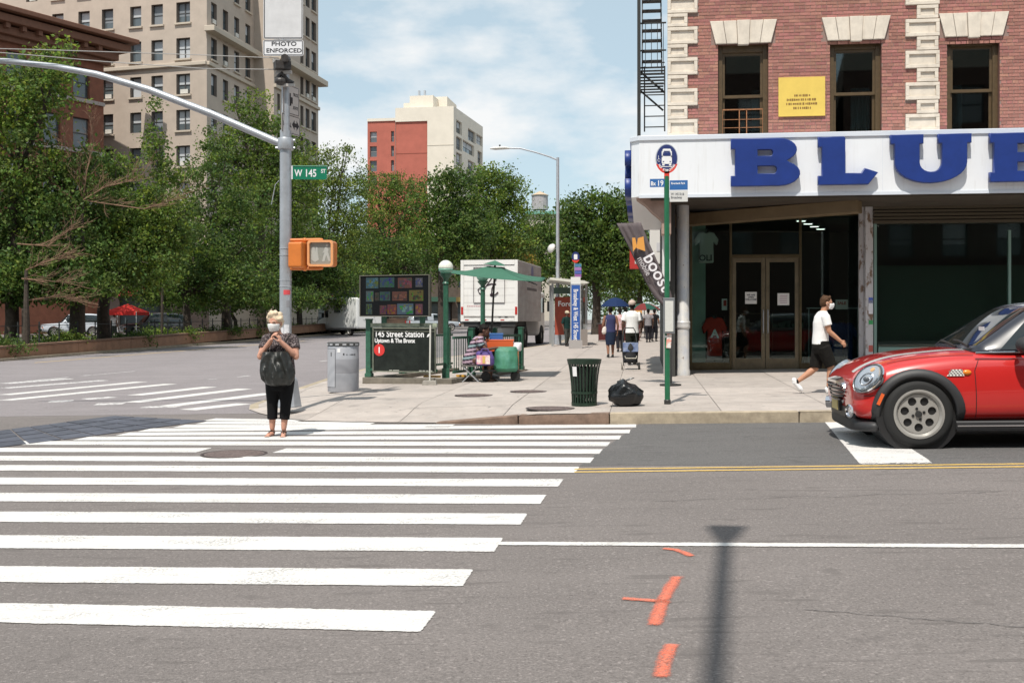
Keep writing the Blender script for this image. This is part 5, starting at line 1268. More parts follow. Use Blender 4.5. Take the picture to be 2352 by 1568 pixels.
def street_lamp(lab, base, px, py_top, head, t, arm, r=.085, group=None):
    o = thing('street_lamp', lab, 'street lamp', base, group=group); zt_ = tz(py_top, t) - base.z
    MB().path([(0, 0, 0), (0, 0, zt_ * .5), (0, 0, zt_)], [r, r * .9, r * .72], 14).build('pole', GALV, o, smooth=True); MB().lathe([(r * 1.8, 0), (r * 1.8, .5), (r * 1.05, .62)], n=10).build('base', GALV, o)
    pts = [P(a, b, t) - base for a, b in arm]; MB().path(pts, [.035] * len(pts), 8).build('arm', GALV, o, smooth=True)
    h_ = P(head[0], head[1], t) - base; m = MB(); m.path([h_ + Vector((.42, 0, -.0)), h_ + Vector((.2, 0, .03)), h_ + Vector((-.2, 0, .0)), h_ + Vector((-.42, 0, -.03))], [.06, .12, .13, .04], 12, squash=1.0); 
    m.v = [(p[0], p[1], h_.z + (p[2] - h_.z) * .55) for p in m.v]; m.build('lamp_head', mat('lamp_pale', (.62, .62, .58), .5), o, smooth=True)
    MB().cyl(h_ + UP * .05, h_ + UP * .15, .035).build('photocell', DARKST, o); return o
lb_ = gpt(1281, 791, .15)
sl1 = street_lamp('tall grey street lamp with a curved arm beside the bus shelter', lb_, 1281, 362, (1148, 341), lb_.y, ((1281, 368), (1262, 360), (1230, 350), (1195, 341), (1160, 340)))
b2 = Vector((tx(1010, 85), 85, g(tx(1010, 85), 85)))
street_lamp('distant street lamp whose arm shows against the avenue trees', b2, 1010, 482, (1078, 462), 85, ((1010, 484), (1035, 474), (1060, 464), (1075, 462)))
mr = thing('round_mirror', 'round pale disc fixed to the tall street lamp pole', 'mirror', P(1268, 571, lb_.y - .15))
MB().lathe([(.21, 0), (.2, .06), (.15, .12), (.0, .16)], n=20, M=Matrix.Rotation(R(-60), 4, 'Y') @ Matrix.Rotation(R(30), 4, 'X')).build('disc', mat('disc_white', (.60, .58, .55), .6), mr, smooth='all'); MB().bar((0, .02, 0), (.2, .15, 0), .03, .03).build('bracket', GALV, mr)
# lamp behind the photographer whose arm throws its shadow across the lanes
HL = 8.6
gs = Vector((1.47, 7.3, 0)); dirs = -sd / sd.z
tip = gs + Vector((-dirs.x * 1, -dirs.y * 1, 0)) * 0
hl = HL; sh = Vector((sd.x, sd.y, 0)) / (-sd.z) * hl
tipp = Vector((gs.x, gs.y, 0)) - sh; ga = Vector((.86, 4.5, 0)); ad = (ga - gs).normalized()
basep = tipp + ad * 4.6; basep.z = .1
o = thing('street_lamp', 'street lamp on the near pavement with a long straight arm', 'street lamp', basep)
MB().path([(0, 0, 0), (0, 0, hl + .1)], [.1, .07], 12).build('pole', GALV, o, smooth=True)
MB().path([Vector((0, 0, hl - .05)), tipp - basep + UP * hl - ad * -.4], [.055, .05], 10).build('arm', GALV, o, smooth=True)
tt_ = tipp - Vector((basep.x, basep.y, 0)); nn = Vector((-ad.y, ad.x, 0))
m = MB(); q_ = [(tt_ + ad * .42 + nn * s * .065, tt_ + nn * s * .135) for s in (-1, 1)]
pl = [q_[0][0], q_[1][0], q_[1][1], q_[0][1]]
m.add([p + UP * (hl - .06) for p in pl] + [p + UP * (hl + .06) for p in pl], [(3, 2, 1, 0), (4, 5, 6, 7), (0, 1, 5, 4), (1, 2, 6, 5), (2, 3, 7, 6), (3, 0, 4, 7)])
m.build('lamp_head', mat('lamp_pale', (.62, .62, .58), .5), o, merge=True)
# ================================================================ vehicles
from mathutils.bvhtree import BVHTree
RUB = mat('tyre', (.014, .014, .014), .8); RIM = mat('rim', (.40, .385, .36), .36, metal=.35, var=.05, vscale=6); CHR = mat('chrome', (.72, .72, .74), .12, metal=1.0); BPL = mat('black_plastic', (.028, .028, .03), .55)
CGL = mat('car_glass', (.012, .018, .02), .03, spec=.8); HLG = mat('headlamp_glass', (.62, .63, .66), .08, spec=.8, metal=.5); AMB = mat('amber', (.75, .22, .02), .25); TAIL = mat('tail_red', (.45, .02, .015), .25)
def loft(st, cap=True):
    """st: (x, half section [(y, z) ...] bottom to top); mirrored about y = 0"""
    m = MB(); rows = []
    for x, h in st: rows.append([(x, -y, z) for y, z in h] + [(x, y, z) for y, z in reversed(h[:-1])])
    n = len(rows[0])
    for i in range(len(rows) - 1):
        for k in range(n): m.add([rows[i][k], rows[i][(k + 1) % n], rows[i + 1][(k + 1) % n], rows[i + 1][k]], [(0, 1, 2, 3)])
    if cap: m.add(rows[0], [tuple(reversed(range(n)))]); m.add(rows[-1], [tuple(range(n))])
    return m
def wheel(parent, x, y, r, w, side, rim, holes=7, rimr=.69):
    """side -1 faces local -y"""
    Mw = Matrix.Translation((x, y, r)) @ Matrix.Rotation(R(90) * (1 if side < 0 else -1), 4, 'X'); wh = None
    prof = [(r * .66, -w / 2), (r * .93, -w / 2), (r, -w * .36), (r, w * .36), (r * .93, w / 2), (r * .86, w / 2 + .006), (r * .74, w / 2 + .004), (r * .69, w / 2 - .01), (r * .66, w / 2 - .02)]
    wh = MB().lathe(prof, n=40, M=Mw, cap=False).build('wheel', RUB, parent, smooth=True)
    MB().lathe([(r * .73, w / 2 - .012), (r * .73, w / 2 + .008), (r * .665, w / 2 + .009), (r * .60, w / 2 - .022), (r * .58, w / 2 - .03)], n=40, M=Mw, cap=False).build('rim_lip', rim, wh, smooth=True)
    spl = [arc(0, 0, r * .585, r * .585, 0, 354, 40)]
    for k in range(holes): a = 2 * math.pi * k / holes + .22; spl.append(arc(r * .40 * math.cos(a), r * .40 * math.sin(a), r * .125, r * .125, 0, 345, 14))
    me = plate_mesh(spl, .02); me.transform(Mw @ Matrix.Translation((0, 0, w / 2 - .03))); me.materials.append(rim); link('rim_face', me, wh)
    MB().lathe([(r * .6, w / 2 - .06), (0, w / 2 - .06)], n=24, M=Mw).build('brake_disc', BLK, wh)
    MB().lathe([(r * .10, w / 2 - .02), (r * .095, w / 2 - .002), (0, w / 2)], n=16, M=Mw).build('hub_cap', DARKST, wh)
    for k in range(4):
        a = k * math.pi / 2 + .3; MB().lathe([(r * .045, w / 2 - .021), (r * .04, w / 2 - .012), (0, w / 2 - .012)], n=8, M=Mw @ Matrix.Translation((r * .165 * math.cos(a), r * .165 * math.sin(a), 0))).build('wheel_bolt', BLK, wh)
    return wh
def plate_mesh(splines, depth):
    c = bpy.data.curves.new('plate', 'CURVE'); c.dimensions = '2D'; c.fill_mode = 'BOTH'; c.extrude = depth / 2
    for pts in splines:
        s = c.splines.new('POLY'); s.points.add(len(pts) - 1); s.use_cyclic_u = True
        for i, (x_, y_) in enumerate(pts): s.points[i].co = (x_, y_, 0, 1)
    o = bpy.data.objects.new('plate', c); COL.objects.link(o); dg = bpy.context.evaluated_depsgraph_get(); dg.update()
    me = bpy.data.meshes.new_from_object(o.evaluated_get(dg)); bpy.data.objects.remove(o); me.materials.clear(); return me
def cut_wheels(o, xs_, zc, r):
    cm = MB()
    for x in xs_: cm.cyl((x, -1.5, zc), (x, 1.5, zc), r, n=40)
    c = cm.build('cutter', BLK); b = o.modifiers.new('cut', 'BOOLEAN'); b.operation = 'DIFFERENCE'; b.object = c; b.solver = 'EXACT'
    bake(o); bpy.data.objects.remove(c); return o
def shade(o, ang=40):
    o.data.polygons.foreach_set('use_smooth', [True] * len(o.data.polygons))
    try: o.data.set_sharp_from_angle(angle=R(ang))
    except Exception: pass
def hatch():
    SCALE = 1.15
    pw_ = gpt(2110, 1031); org = pw_ - (E1 * .735 + E2 * -.80) * SCALE; org.z = pw_.z
    c = thing('red_hatchback', 'red small hatchback with black wheel arches and round headlamps', 'car', org, RZ, scale=SCALE)
    c.rotation_euler = (0, -math.atan(.02), RZ)
    RED_ = mat('car_red', (.50, .018, .016), .3, coat=1.0, var=.03, vscale=2)
    def sec(w, zb, zm, zs, zt, tk=.5): return [(0, zb), (w * .8, zb), (w * .96, zb + .04), (w * .995, zb + (zm - zb) * .5), (w, zm), (w * .985, zm + (zs - zm) * .6), (w * .93, zs), (w * .80, zs + (zt - zs) * .55), (w * tk, zt - .012), (0, zt)]
    st = [(.02, sec(.60, .36, .50, .60, .635)), (.045, sec(.70, .29, .47, .63, .685)), (.11, sec(.765, .25, .46, .67, .745)), (.22, sec(.805, .23, .46, .715, .815)), (.40, sec(.825, .22, .48, .775, .885)), (.62, sec(.842, .22, .50, .825, .930)), (.9, sec(.845, .22, .52, .865, .962)), (1.15, sec(.845, .22, .54, .89, .985)), (1.32, sec(.845, .22, .55, .90, .975)),
          (1.7, sec(.845, .22, .56, .905, .945)), (2.4, sec(.845, .22, .56, .91, .945)), (3.0, sec(.842, .22, .56, .915, .945)), (3.35, sec(.82, .24, .56, .91, .945)), (3.55, sec(.78, .28, .56, .88, .93)), (3.68, sec(.68, .36, .56, .80, .86))]
    fx = lambda x: .735 - (.735 - x) * .80 if x < .735 else x
    fz = lambda z: z if z < .25 else .25 + (z - .25) * .89
    st = [(fx(x), [(y, fz(z)) for y, z in h]) for x, h in st]
    b = loft(st).build('body', RED_, c, merge=True); subs(b, 2); bake(b)
    bvh = BVHTree.FromPolygons([v_.co.copy() for v_ in b.data.vertices], [tuple(p.vertices) for p in b.data.polygons])
    b.parent = None; cut_wheels(b, (.735, 3.2), .31, .345); b.parent = c; shade(b, 50)
    def onside(x, z, off=.004):
        h = bvh.ray_cast(Vector((x, -2, z)), Vector((0, 1, 0)))[0]; return Vector((x, (h.y if h else -.84) - off, z))
    def ontop(x, y, off=.004):
        h = bvh.ray_cast(Vector((x, y, 2)), Vector((0, 0, -1)))[0]; return Vector((x, y, (h.z if h else .95) + off))
    def onfront(y, z, off=.004):
        h = bvh.ray_cast(Vector((-1, y, z)), Vector((1, 0, 0))); return (h[0] + h[1] * off) if h[0] else Vector((.05, y, z))
    # underside skirts and sills in black plastic
    for s in (-1, 1):
        for xc in (.735, 3.2):                                   # wheel arch flares
            rows = []
            for k in range(27):
                a = R(-22 + 224 * k / 26); ca, sa = math.cos(a), math.sin(a); r0, r1 = .335, .415
                if sa < 0: r1 = .41
                pr = []
                for rr_, off in ((r0, -.03), (r0, .018), (r0 + .02, .026), ((r0 + r1) / 2 + .01, .024), (r1 - .005, .014), (r1, .002), (r1, -.02)):
                    x, z = xc + rr_ * ca, .31 + rr_ * sa; h = onside(min(max(x, .1), 3.6), max(z, .24), off); pr.append(Vector((x, h.y * (1 if s < 0 else -1), max(z, .17))))
                rows.append(pr)
            f_ = MB().grid(rows, flip=(s > 0)).build('wheel_arch', BPL, c, smooth='all')
            m = MB(); m.cyl((xc, s * .60, .31), (xc, s * .30, .31), .40, n=32); 
            MB().lathe([(.375, 0), (.39, .45)], n=32, M=Matrix.Translation((xc, s * .80, .31)) @ Matrix.Rotation(R(90) * s, 4, 'X')).build('arch_liner', BLK, c)
        rows = [[Vector((x, s * .838, .245)), Vector((x, s * .853, .23)), Vector((x, s * .845, .17)), Vector((x, s * .7, .15))] for x in (1.06, 1.6, 2.2, 2.87)]
        MB().grid(rows, flip=(s < 0)).build('sill', BPL, c); MB().box((1.97, s * .848, .20), (1.8, .012, .012)).build('sill_trim', CHR, c)
    sk = []
    for x, w in ((.18, .52), (.21, .66), (.28, .765), (.35, .81), (.42, .83)): sk.append((x, [(0, .13), (w * .9, .13), (w * 1.0, .15), (w * 1.01, .20), (w * .98, .26), (0, .26)]))
    k_ = loft(sk).build('bumper_skirt', BPL, c, merge=True); subs(k_, 1); shade(k_)
    MB().box((2, 0, .24), (3.2, 1.4, .1)).build('underbody', BLK, c)
    for x in (.735, 3.2):
        for s in (-1, 1): wheel(c, x, s * .745, .31, .19, s, RIM)
    # headlamps
    for s in (-1, 1):
        h = onfront(.57, .655, 0); nrm = Vector((-.50, s * .70, .42)).normalized(); cc = Vector((.385, s * .655, .575)); hc_ = bvh.ray_cast(cc + nrm, -nrm)
        cc = hc_[0] + nrm * (.004 if s < 0 else -.03) if hc_[0] else cc
        q_ = nrm.to_track_quat('Z', 'Y').to_matrix().to_4x4(); tilt = Matrix.Translation(cc) @ q_
        ax = (q_.inverted() @ Vector((1.0, 0, .75)).normalized()); ang = math.atan2(ax.y, ax.x); tilt = tilt @ Matrix.Rotation(ang, 4, 'Z') @ Matrix.Diagonal((1.52, 1.06, 1.0, 1.0))
        hl_ = MB().lathe([(.108, -.06), (.112, .018), (.104, .028), (.096, .022)], n=32, M=tilt).build('headlamp', CHR, c, smooth=True)
        MB().lathe([(.104, .026), (.09, .021), (.05, .019), (0, .019)], n=32, M=tilt).build('reflector', mat('reflector', (.70, .71, .74), .22, metal=.85), hl_, smooth=True)
        MB().lathe([(.050, .015), (.050, .034), (.044, .038), (.040, .030)], n=24, M=tilt @ Matrix.Translation((-.012, .0, 0)), cap=False).build('projector_ring', CHR, hl_, smooth=True)
        MB().ell(tilt @ Vector((-.012, 0, .026)), (.030, .030, .026), 16, 10).build('projector', mat('projector_glass', (.10, .11, .13), .05, spec=.9), hl_, smooth='all')
        MB().lathe([(.016, .015), (.016, .03), (0, .034)], n=14, M=tilt @ Matrix.Translation((.055, .03, 0))).build('indicator_bulb', mat('bulb_amber', (.7, .42, .2), .2), hl_, smooth=True)
        MB().lathe([(.102, .024), (.096, .042), (.07, .060), (.035, .070), (0, .073)], n=32, M=tilt).build('headlamp_lens', LENS, hl_, smooth='all')
        fg = onfront(.56, .37, .0); fm = Matrix.Translation((.175, s * .60, .325)) @ Vector((-.9, s * .42, 0)).to_track_quat('Z', 'Y').to_matrix().to_4x4()
        MB().lathe([(.065, -.06), (.065, .02), (.05, .025), (.048, .01), (0, .012)], n=24, M=fm).build('fog_lamp', CHR, c, smooth=True)
    # grille
    gm = Matrix.Translation((.205, 0, .50)) @ Matrix.Rotation(R(-14), 4, 'Y')
    def ringp(w, h, n=28): return [(w * math.copysign(abs(math.cos(2 * math.pi * k / n)) ** .6, math.cos(2 * math.pi * k / n)), h * math.copysign(abs(math.sin(2 * math.pi * k / n)) ** .75, math.sin(2 * math.pi * k / n))) for k in range(n)]
    o_, i_ = ringp(.40, .125), ringp(.365, .098); m = MB(); n = len(o_)
    for k in range(n):
        k2 = (k + 1) % n; A = [(-.035 - .06 * (1 - (abs(p[0]) / .4) ** 2), p[0], p[1]) for p in (o_[k], o_[k2], i_[k2], i_[k])]; B = [(.06, p[0], p[1]) for p in (o_[k], o_[k2])]
        m.add([gm @ Vector(p) for p in A], [(0, 1, 2, 3)]); m.add([gm @ Vector(p) for p in (A[1], A[0], B[0], B[1])], [(0, 1, 2, 3)])
    m.build('grille_surround', CHR, c, smooth=True)
    m = MB(); m.prism([(p[0], p[1]) for p in ringp(.37, .10)], 0, .02, gm @ Matrix.Translation((-.02, 0, 0)) @ Matrix.Rotation(R(-90), 4, 'Z')); m.build('grille_back', BLK, c)
    for k in range(5):
        z = -.075 + k * .0375; hw = .365 * (1 - (abs(z) / .1) ** 2.4) ** .6; pts = [gm @ Vector((-.045 - .055 * (1 - (y_ / .4) ** 2), y_, z)) for y_ in [hw * (-1 + 2 * q_ / 10) for q_ in range(11)]]
        MB().path(pts, .011, 6).build('grille_bar', mat('grille_grey', (.12, .12, .13), .3, metal=.8), c, smooth=True)
    # lower intake, number plate
    MB().box((.185, 0, .30), (.05, .75, .10)).build('air_intake', BLK, c); MB().box((.15, 0, .36), (.03, .40, .13)).build('plate_holder', BLK, c)
    MB().box((.132, 0, .36), (.006, .31, .12)).build('number_plate', mat('plate_tan', (.55, .42, .16), .5), c)
    # bonnet stripes with seams
    def ribbon(pts, w, mt, name, ax=Vector((0, 1, 0))):
        rows = [[p - ax * w / 2, p + ax * w / 2] for p in pts]; return MB().grid(rows).build(name, mt, c, smooth='all')
    STW = mat('stripe_white', (.78, .76, .76), .25, coat=1.0)
    for s in (-1, 1):
        rows = []
        for k in range(24):
            x = .24 + 1.0 * k / 23; yc = s * (.37 + .10 * k / 23); rows.append([ontop(x, yc - .055, .003), ontop(x, yc, .003), ontop(x, yc + .055, .003)])
        MB().grid(rows, flip=True).build('bonnet_stripe', STW, c, smooth='all')
        rows = [[ontop(x, s * (.66 + .08 * k / 15) - .004, .0022), ontop(x, s * (.66 + .08 * k / 15) + .004, .0022)] for k, x in [(k, .5 + .75 * k / 15) for k in range(16)]]
        MB().grid(rows, flip=True).build('bonnet_seam', BLK, c)
        def sideline(pts, w=.007):
            m = MB(); pts = [(pts[q_][0] + (pts[q_ + 1][0] - pts[q_][0]) * k / 8, pts[q_][1] + (pts[q_ + 1][1] - pts[q_][1]) * k / 8) for q_ in range(len(pts) - 1) for k in range(8)] + [pts[-1]]
            for (x0, z0), (x1, z1) in zip(pts[:-1], pts[1:]):
                a, b_ = onside(x0, z0, .0025), onside(x1, z1, .0025)
                if s > 0: a.y *= -1; b_.y *= -1
                d = (b_ - a).normalized(); n_ = Vector((-d.z, 0, d.x)) * w / 2; m.add([a - n_, b_ - n_, b_ + n_, a + n_], [(0, 1, 2, 3)])
            m.build('panel_seam', BLK, c)
        sideline([(1.24, .27), (1.24, .5), (1.235, .70), (1.28, .8)]); sideline([(2.58, .27), (2.6, .5), (2.62, .8)]); sideline([(.26, .475), (.30, .478), (.36, .482), (.42, .487)])
        # scuttle trim with repeater
        P4 = [(.985, .655), (1.14, .655), (1.125, .715), (1.045, .715)]
        pp = [onside(x, z, .010) for x, z in P4]
        if s > 0:
            for p in pp: p.y *= -1
        CHK = mat('checker_trim', (.72, .70, .66), .35); t_ = MB().add(pp, [(0, 1, 2, 3)]).build('side_scuttle', CHK, c)
        m = MB()
        for i in range(9):
            for j in range(4):
                if (i + j) % 2: continue
                z = .660 + j * .014; x = 1.0 + i * .0145 + (.003 * j)
                q_ = [onside(x + a, z + b_, .0125) for a, b_ in ((0, 0), (.0145, 0), (.0145, .014), (0, .014))]
                if s > 0:
                    for p in q_: p.y *= -1
                m.add(q_, [(0, 1, 2, 3)])
        m.build('checker_print', mat('checker_grey', (.18, .17, .16), .5), t_)
        p_ = onside(1.16, .682, .0); MB().ell((1.165, p_.y * (1 if s < 0 else -1), .685), (.042, .022, .026)).build('side_repeater', AMB, c, smooth='all')
        p_ = onside(.33, .36, .026); MB().bar((.375, (p_.y - .012) * -s, .40), (.42, (p_.y - .02) * -s, .50), .02, .03).build('side_marker', mat('marker_red', (.70, .12, .03), .3), c)
        MB().path([(1.25, s * .81, .86), (1.5, s * .82, .862), (2.6, s * .822, .868), (3.3, s * .78, .86)], .010, 6).build('window_trim', CHR, c, smooth=True)
        MB().ell((1.63, s * .95, .93), (.07, .11, .075)).build('mirror_shell', BPL, c, smooth='all'); MB().bar((1.63, s * .80, .90), (1.63, s * .9, .91), .05, .03).build('mirror_arm', BPL, c)
        MB().box((2.42, s * .862, .74), (.17, .02, .035)).build('door_handle', CHR, c)
    # cabin
    def cab(x, zt, wb, wt): h = zt - .93; return (x, [(0, .90), (wb, .90), (wb, .95), (wb + (wt - wb) * .5, .95 + h * .5), (wt + .02, .93 + h * .86), (wt - .07, zt - .01), (0, zt)])
    st = [cab(1.16, .965, .70, .66), cab(1.30, 1.06, .755, .64), cab(1.50, 1.21, .785, .60), cab(1.70, 1.345, .79, .585), cab(1.84, 1.405, .79, .58), cab(2.3, 1.425, .79, .585), cab(2.9, 1.41, .785, .57), cab(3.25, 1.36, .76, .55), cab(3.50, 1.12, .72, .55), cab(3.60, .96, .68, .6)]
    st = [(x, [(y, z - .075) for y, z in h]) for x, h in st]
    gb = loft(st).build('cabin', BLK, c, merge=True); subs(gb, 2); gb.parent = None; bake(gb); gb.parent = c; gb.location.x = .06
    for mt in (mat('pillar_black', (.02, .022, .032), .25, coat=.6), CGL, mat('roof_grey', (.36, .40, .46), .25, coat=1.0)): gb.data.materials.append(mt)
    gb.data.materials[0] = gb.data.materials[1]
    for p in gb.data.polygons:
        x, y, z = p.center; p.material_index = 3 if z > 1.285 and abs(p.normal.z) > .45 and x > 1.74 else 0
    gv = BVHTree.FromPolygons([v_.co + Vector((.06, 0, 0)) for v_ in gb.data.vertices], [tuple(p.vertices) for p in gb.data.polygons])
    def patch(q4, fn, name, n=14):
        rows = []
        for i in range(n + 1):
            r_ = []
            for k in range(n + 1):
                u_, v_ = i / n, k / n; a = [q4[0][c_] + (q4[1][c_] - q4[0][c_]) * u_ for c_ in (0, 1)]; b_ = [q4[3][c_] + (q4[2][c_] - q4[3][c_]) * u_ for c_ in (0, 1)]; r_.append(fn(a[0] + (b_[0] - a[0]) * v_, a[1] + (b_[1] - a[1]) * v_))
            if all(r_): rows.append(r_)
        return MB().grid(rows).build(name, CGL, c, smooth='all')
    for s in (-1, 1):
        def sidehit(x, z):
            h = gv.ray_cast(Vector((x, s * 2, z)), Vector((0, -s, 0))); return h[0] + h[1] * .004 if h[0] else None
        patch([(1.48, .885), (2.57, .885), (2.57, 1.225), (1.84, 1.235)], sidehit, 'door_window'); patch([(2.65, .885), (3.23, .885), (3.17, 1.21), (2.65, 1.225)], sidehit, 'rear_window')
    def fronthit(y, z):
        h = gv.ray_cast(Vector((0, y, z)), Vector((1, 0, 0))); return h[0] + h[1] * .004 if h[0] else None
    patch([(-.66, .925), (.66, .925), (.535, 1.262), (-.535, 1.262)], fronthit, 'windscreen', 20)
    shade(gb, 60)
    MB().path([(1.27, -.52, .915), (1.31, -.1, .955), (1.32, .12, .96)], .012, 6).build('wiper', BLK, c); MB().path([(1.25, -.2, .905), (1.29, .3, .94), (1.30, .5, .95)], .012, 6).build('wiper', BLK, c)
    MB().box((1.46, -.30, 1.05), (.004, .16, .09), M=None).build('inspection_sticker', WHITE, c)
    for s in (-1, 1): MB().box((3.62, s * .62, .66), (.06, .12, .26)).build('tail_lamp', TAIL, c)
    return c
hatch()
def suv(label, px, py, t, wheelbase, L, H, Wd, rot, body, kind, name='parked_car', dark=False):
    """boxy car, local x = 0 at the nose"""
    b0 = P(px, py, t); b0.z = g(b0.x, b0.y)
    c = thing(name, label, 'car', b0, rot); hb = H * .56
    def sec(w, zb, zs, zt): return [(0, zb), (w * .9, zb), (w, zb + .1), (w, (zb + zs) / 2), (w * .985, zs - .05), (w * .93, zs), (w * .5, zt), (0, zt)]
    w = Wd / 2; hood = hb * .98
    st = [(0, sec(w * .82, .42, hood * .82, hood * .86)), (.08, sec(w * .92, .34, hood * .90, hood * .95)), (.3, sec(w * .97, .30, hood * .95, hood * 1.0)), (L * .27, sec(w, .28, hood, hood * 1.06)), (L * .33, sec(w, .28, hood * 1.02, hood * 1.06)), (L * .8, sec(w, .28, hood * 1.04, hood * 1.06)), (L * .97, sec(w * .97, .3, hood * 1.04, hood * 1.06)), (L, sec(w * .9, .42, hood, hood * 1.02))]
    b = loft(st).build('body', body, c, merge=True); subs(b, 1); b.parent = None; bake(b); r = H * .205; cut_wheels(b, (L * .19, L * .19 + wheelbase), r, r * 1.18); b.parent = c; shade(b, 50)
    def cab(x, zt, f_): return (x, [(0, hood * .98), (w * .93, hood * .98), (w * .94, hood * 1.05), (w * (.94 - .10 * f_), hood + (zt - hood) * .55), (w * (.93 - .2 * f_), zt - .06), (w * (.8 - .2 * f_), zt), (0, zt + .02)])
    st = [cab(L * .28, hood * 1.06, .0), cab(L * .33, hood + (H - hood) * .35, .35), cab(L * .41, H - .04, .9), cab(L * .5, H, 1), cab(L * .8, H - .01, 1), cab(L * .93, H - .08, 1), cab(L * .985, hood * 1.1, .2)]
    gb = loft(st).build('cabin', body, c, merge=True); subs(gb, 1); gb.parent = None; bake(gb); gb.parent = c; gb.data.materials.append(CGL)
    for p in gb.data.polygons:
        x, y, z = p.center; n_ = p.normal
        p.material_index = 1 if (hood * 1.07 < z < H - .12 and ((n_.x < -.3 and x < L * .45) or (abs(n_.y) > .6 and L * .36 < x < L * .93 and not L * .585 < x < L * .60))) else 0
    shade(gb, 50)
    for x in (L * .19, L * .19 + wheelbase):
        for s in (-1, 1): wheel(c, x, s * (w - .12), r, .22, s, RIM, 5)
    for s in (-1, 1):
        MB().ell((.10, s * w * .74, hood * .80), (.10, .20, .10)).build('headlamp', HLG, c, smooth='all'); MB().box((.11, s * w * .9, hood * .66), (.06, .14, .06)).build('indicator', AMB, c); MB().ell((L * .37, s * (w + .10), hood * 1.12), (.07, .11, .09)).build('mirror', body, c, smooth='all'); MB().box((L - .02, s * w * .8, hood * .9), (.06, .16, .3)).build('tail_lamp', TAIL, c)
    MB().box((.03, 0, hood * .74), (.05, Wd * .45, .17)).build('grille', BLK, c); MB().box((.0, 0, .45), (.10, Wd * .88, .16)).build('bumper', BPL if not dark else CHR, c); MB().box((-.03, 0, .55), (.02, .32, .15)).build('number_plate', WHITE, c)
    return c
WC = mat('car_white', (.62, .66, .72), .3, coat=1.0); DC = mat('car_charcoal', (.045, .047, .052), .3, coat=.6)
suv('white sport utility car parked beyond the planted median', 92, 770, 78, 2.66, 4.55, 1.68, 1.85, R(28), WC, 0)
suv('dark boxy sport utility car parked beside the red canopy', 278, 762, 74, 2.6, 4.5, 1.75, 1.8, R(32), DC, 1, dark=True)
suv('silver car parked beyond the subway railing beside the truck', 1052, 722, 92, 2.6, 4.5, 1.5, 1.8, R(200), mat('car_silver', (.36, .40, .44), .3, coat=.8), 2)
# white camper van
def van():
    t = 84; b0 = P(752, 747, t); b0.z = g(b0.x, b0.y); c = thing('camper_van', 'white camper van with a high roof beyond the median trees', 'van', b0, R(-52)); VW = mat('van_white', (.72, .73, .72), .4)
    st = [(0, [(0, .4), (.85, .4), (.95, .6), (.93, 1.0), (.7, 1.1), (0, 1.12)]), (.2, [(0, .35), (.95, .35), (1.0, .6), (1.0, 1.1), (.8, 1.22), (0, 1.25)]), (.9, [(0, .35), (.98, .35), (1.02, .6), (1.02, 1.15), (.9, 1.3), (0, 1.34)]), (1.7, [(0, .35), (.98, .35), (1.02, .6), (1.0, 1.25), (.85, 2.0), (0, 2.1)]), (2.2, [(0, .35), (.98, .35), (1.02, .6), (1.0, 1.25), (.85, 2.05), (0, 2.12)])]
    b = loft(st).build('cab', VW, c, merge=True); subs(b, 1); shade(b, 50)
    bev(MB().box((4.3, 0, 1.65), (4.4, 2.2, 2.3)).build('living_box', VW, c), .12, 3); bev(MB().box((1.75, 0, 2.5), (1.5, 2.1, .85)).build('roof_berth', VW, c), .2, 3)
    MB().box((1.26, 0, 1.70), (.02, 1.5, .62), M=Matrix.Translation((1.26, 0, 1.7)) @ Matrix.Rotation(R(40), 4, 'Y') @ Matrix.Translation((-1.26, 0, -1.7))).build('windscreen', mat('van_glass', (.10, .16, .22), .05, spec=.8), c); MB().box((1.02, 0, 2.52), (.03, 1.5, .4)).build('berth_window', mat('van_glass_pale', (.30, .42, .46), .1), c)
    for s in (-1, 1):
        MB().box((1.75, s * .985, 1.6), (.6, .02, .5)).build('side_window', CGL, c); MB().box((3.6, s * 1.105, 2.0), (1.0, .02, .6)).build('side_window', CGL, c); MB().box((0.02, s * .7, .85), (.08, .3, .2)).build('headlamp', HLG, c); MB().box((1.5, s * 1.2, 1.5), (.08, .18, .35)).build('mirror', BLK, c)
        for x in (.95, 5.2): wheel(c, x, s * .86, .35, .22, s, RIM, 5)
    MB().box((-.02, 0, .5), (.14, 1.9, .25)).build('bumper', VW, c); MB().box((-.01, 0, .85), (.04, .9, .2)).build('grille', BPL, c)
van()
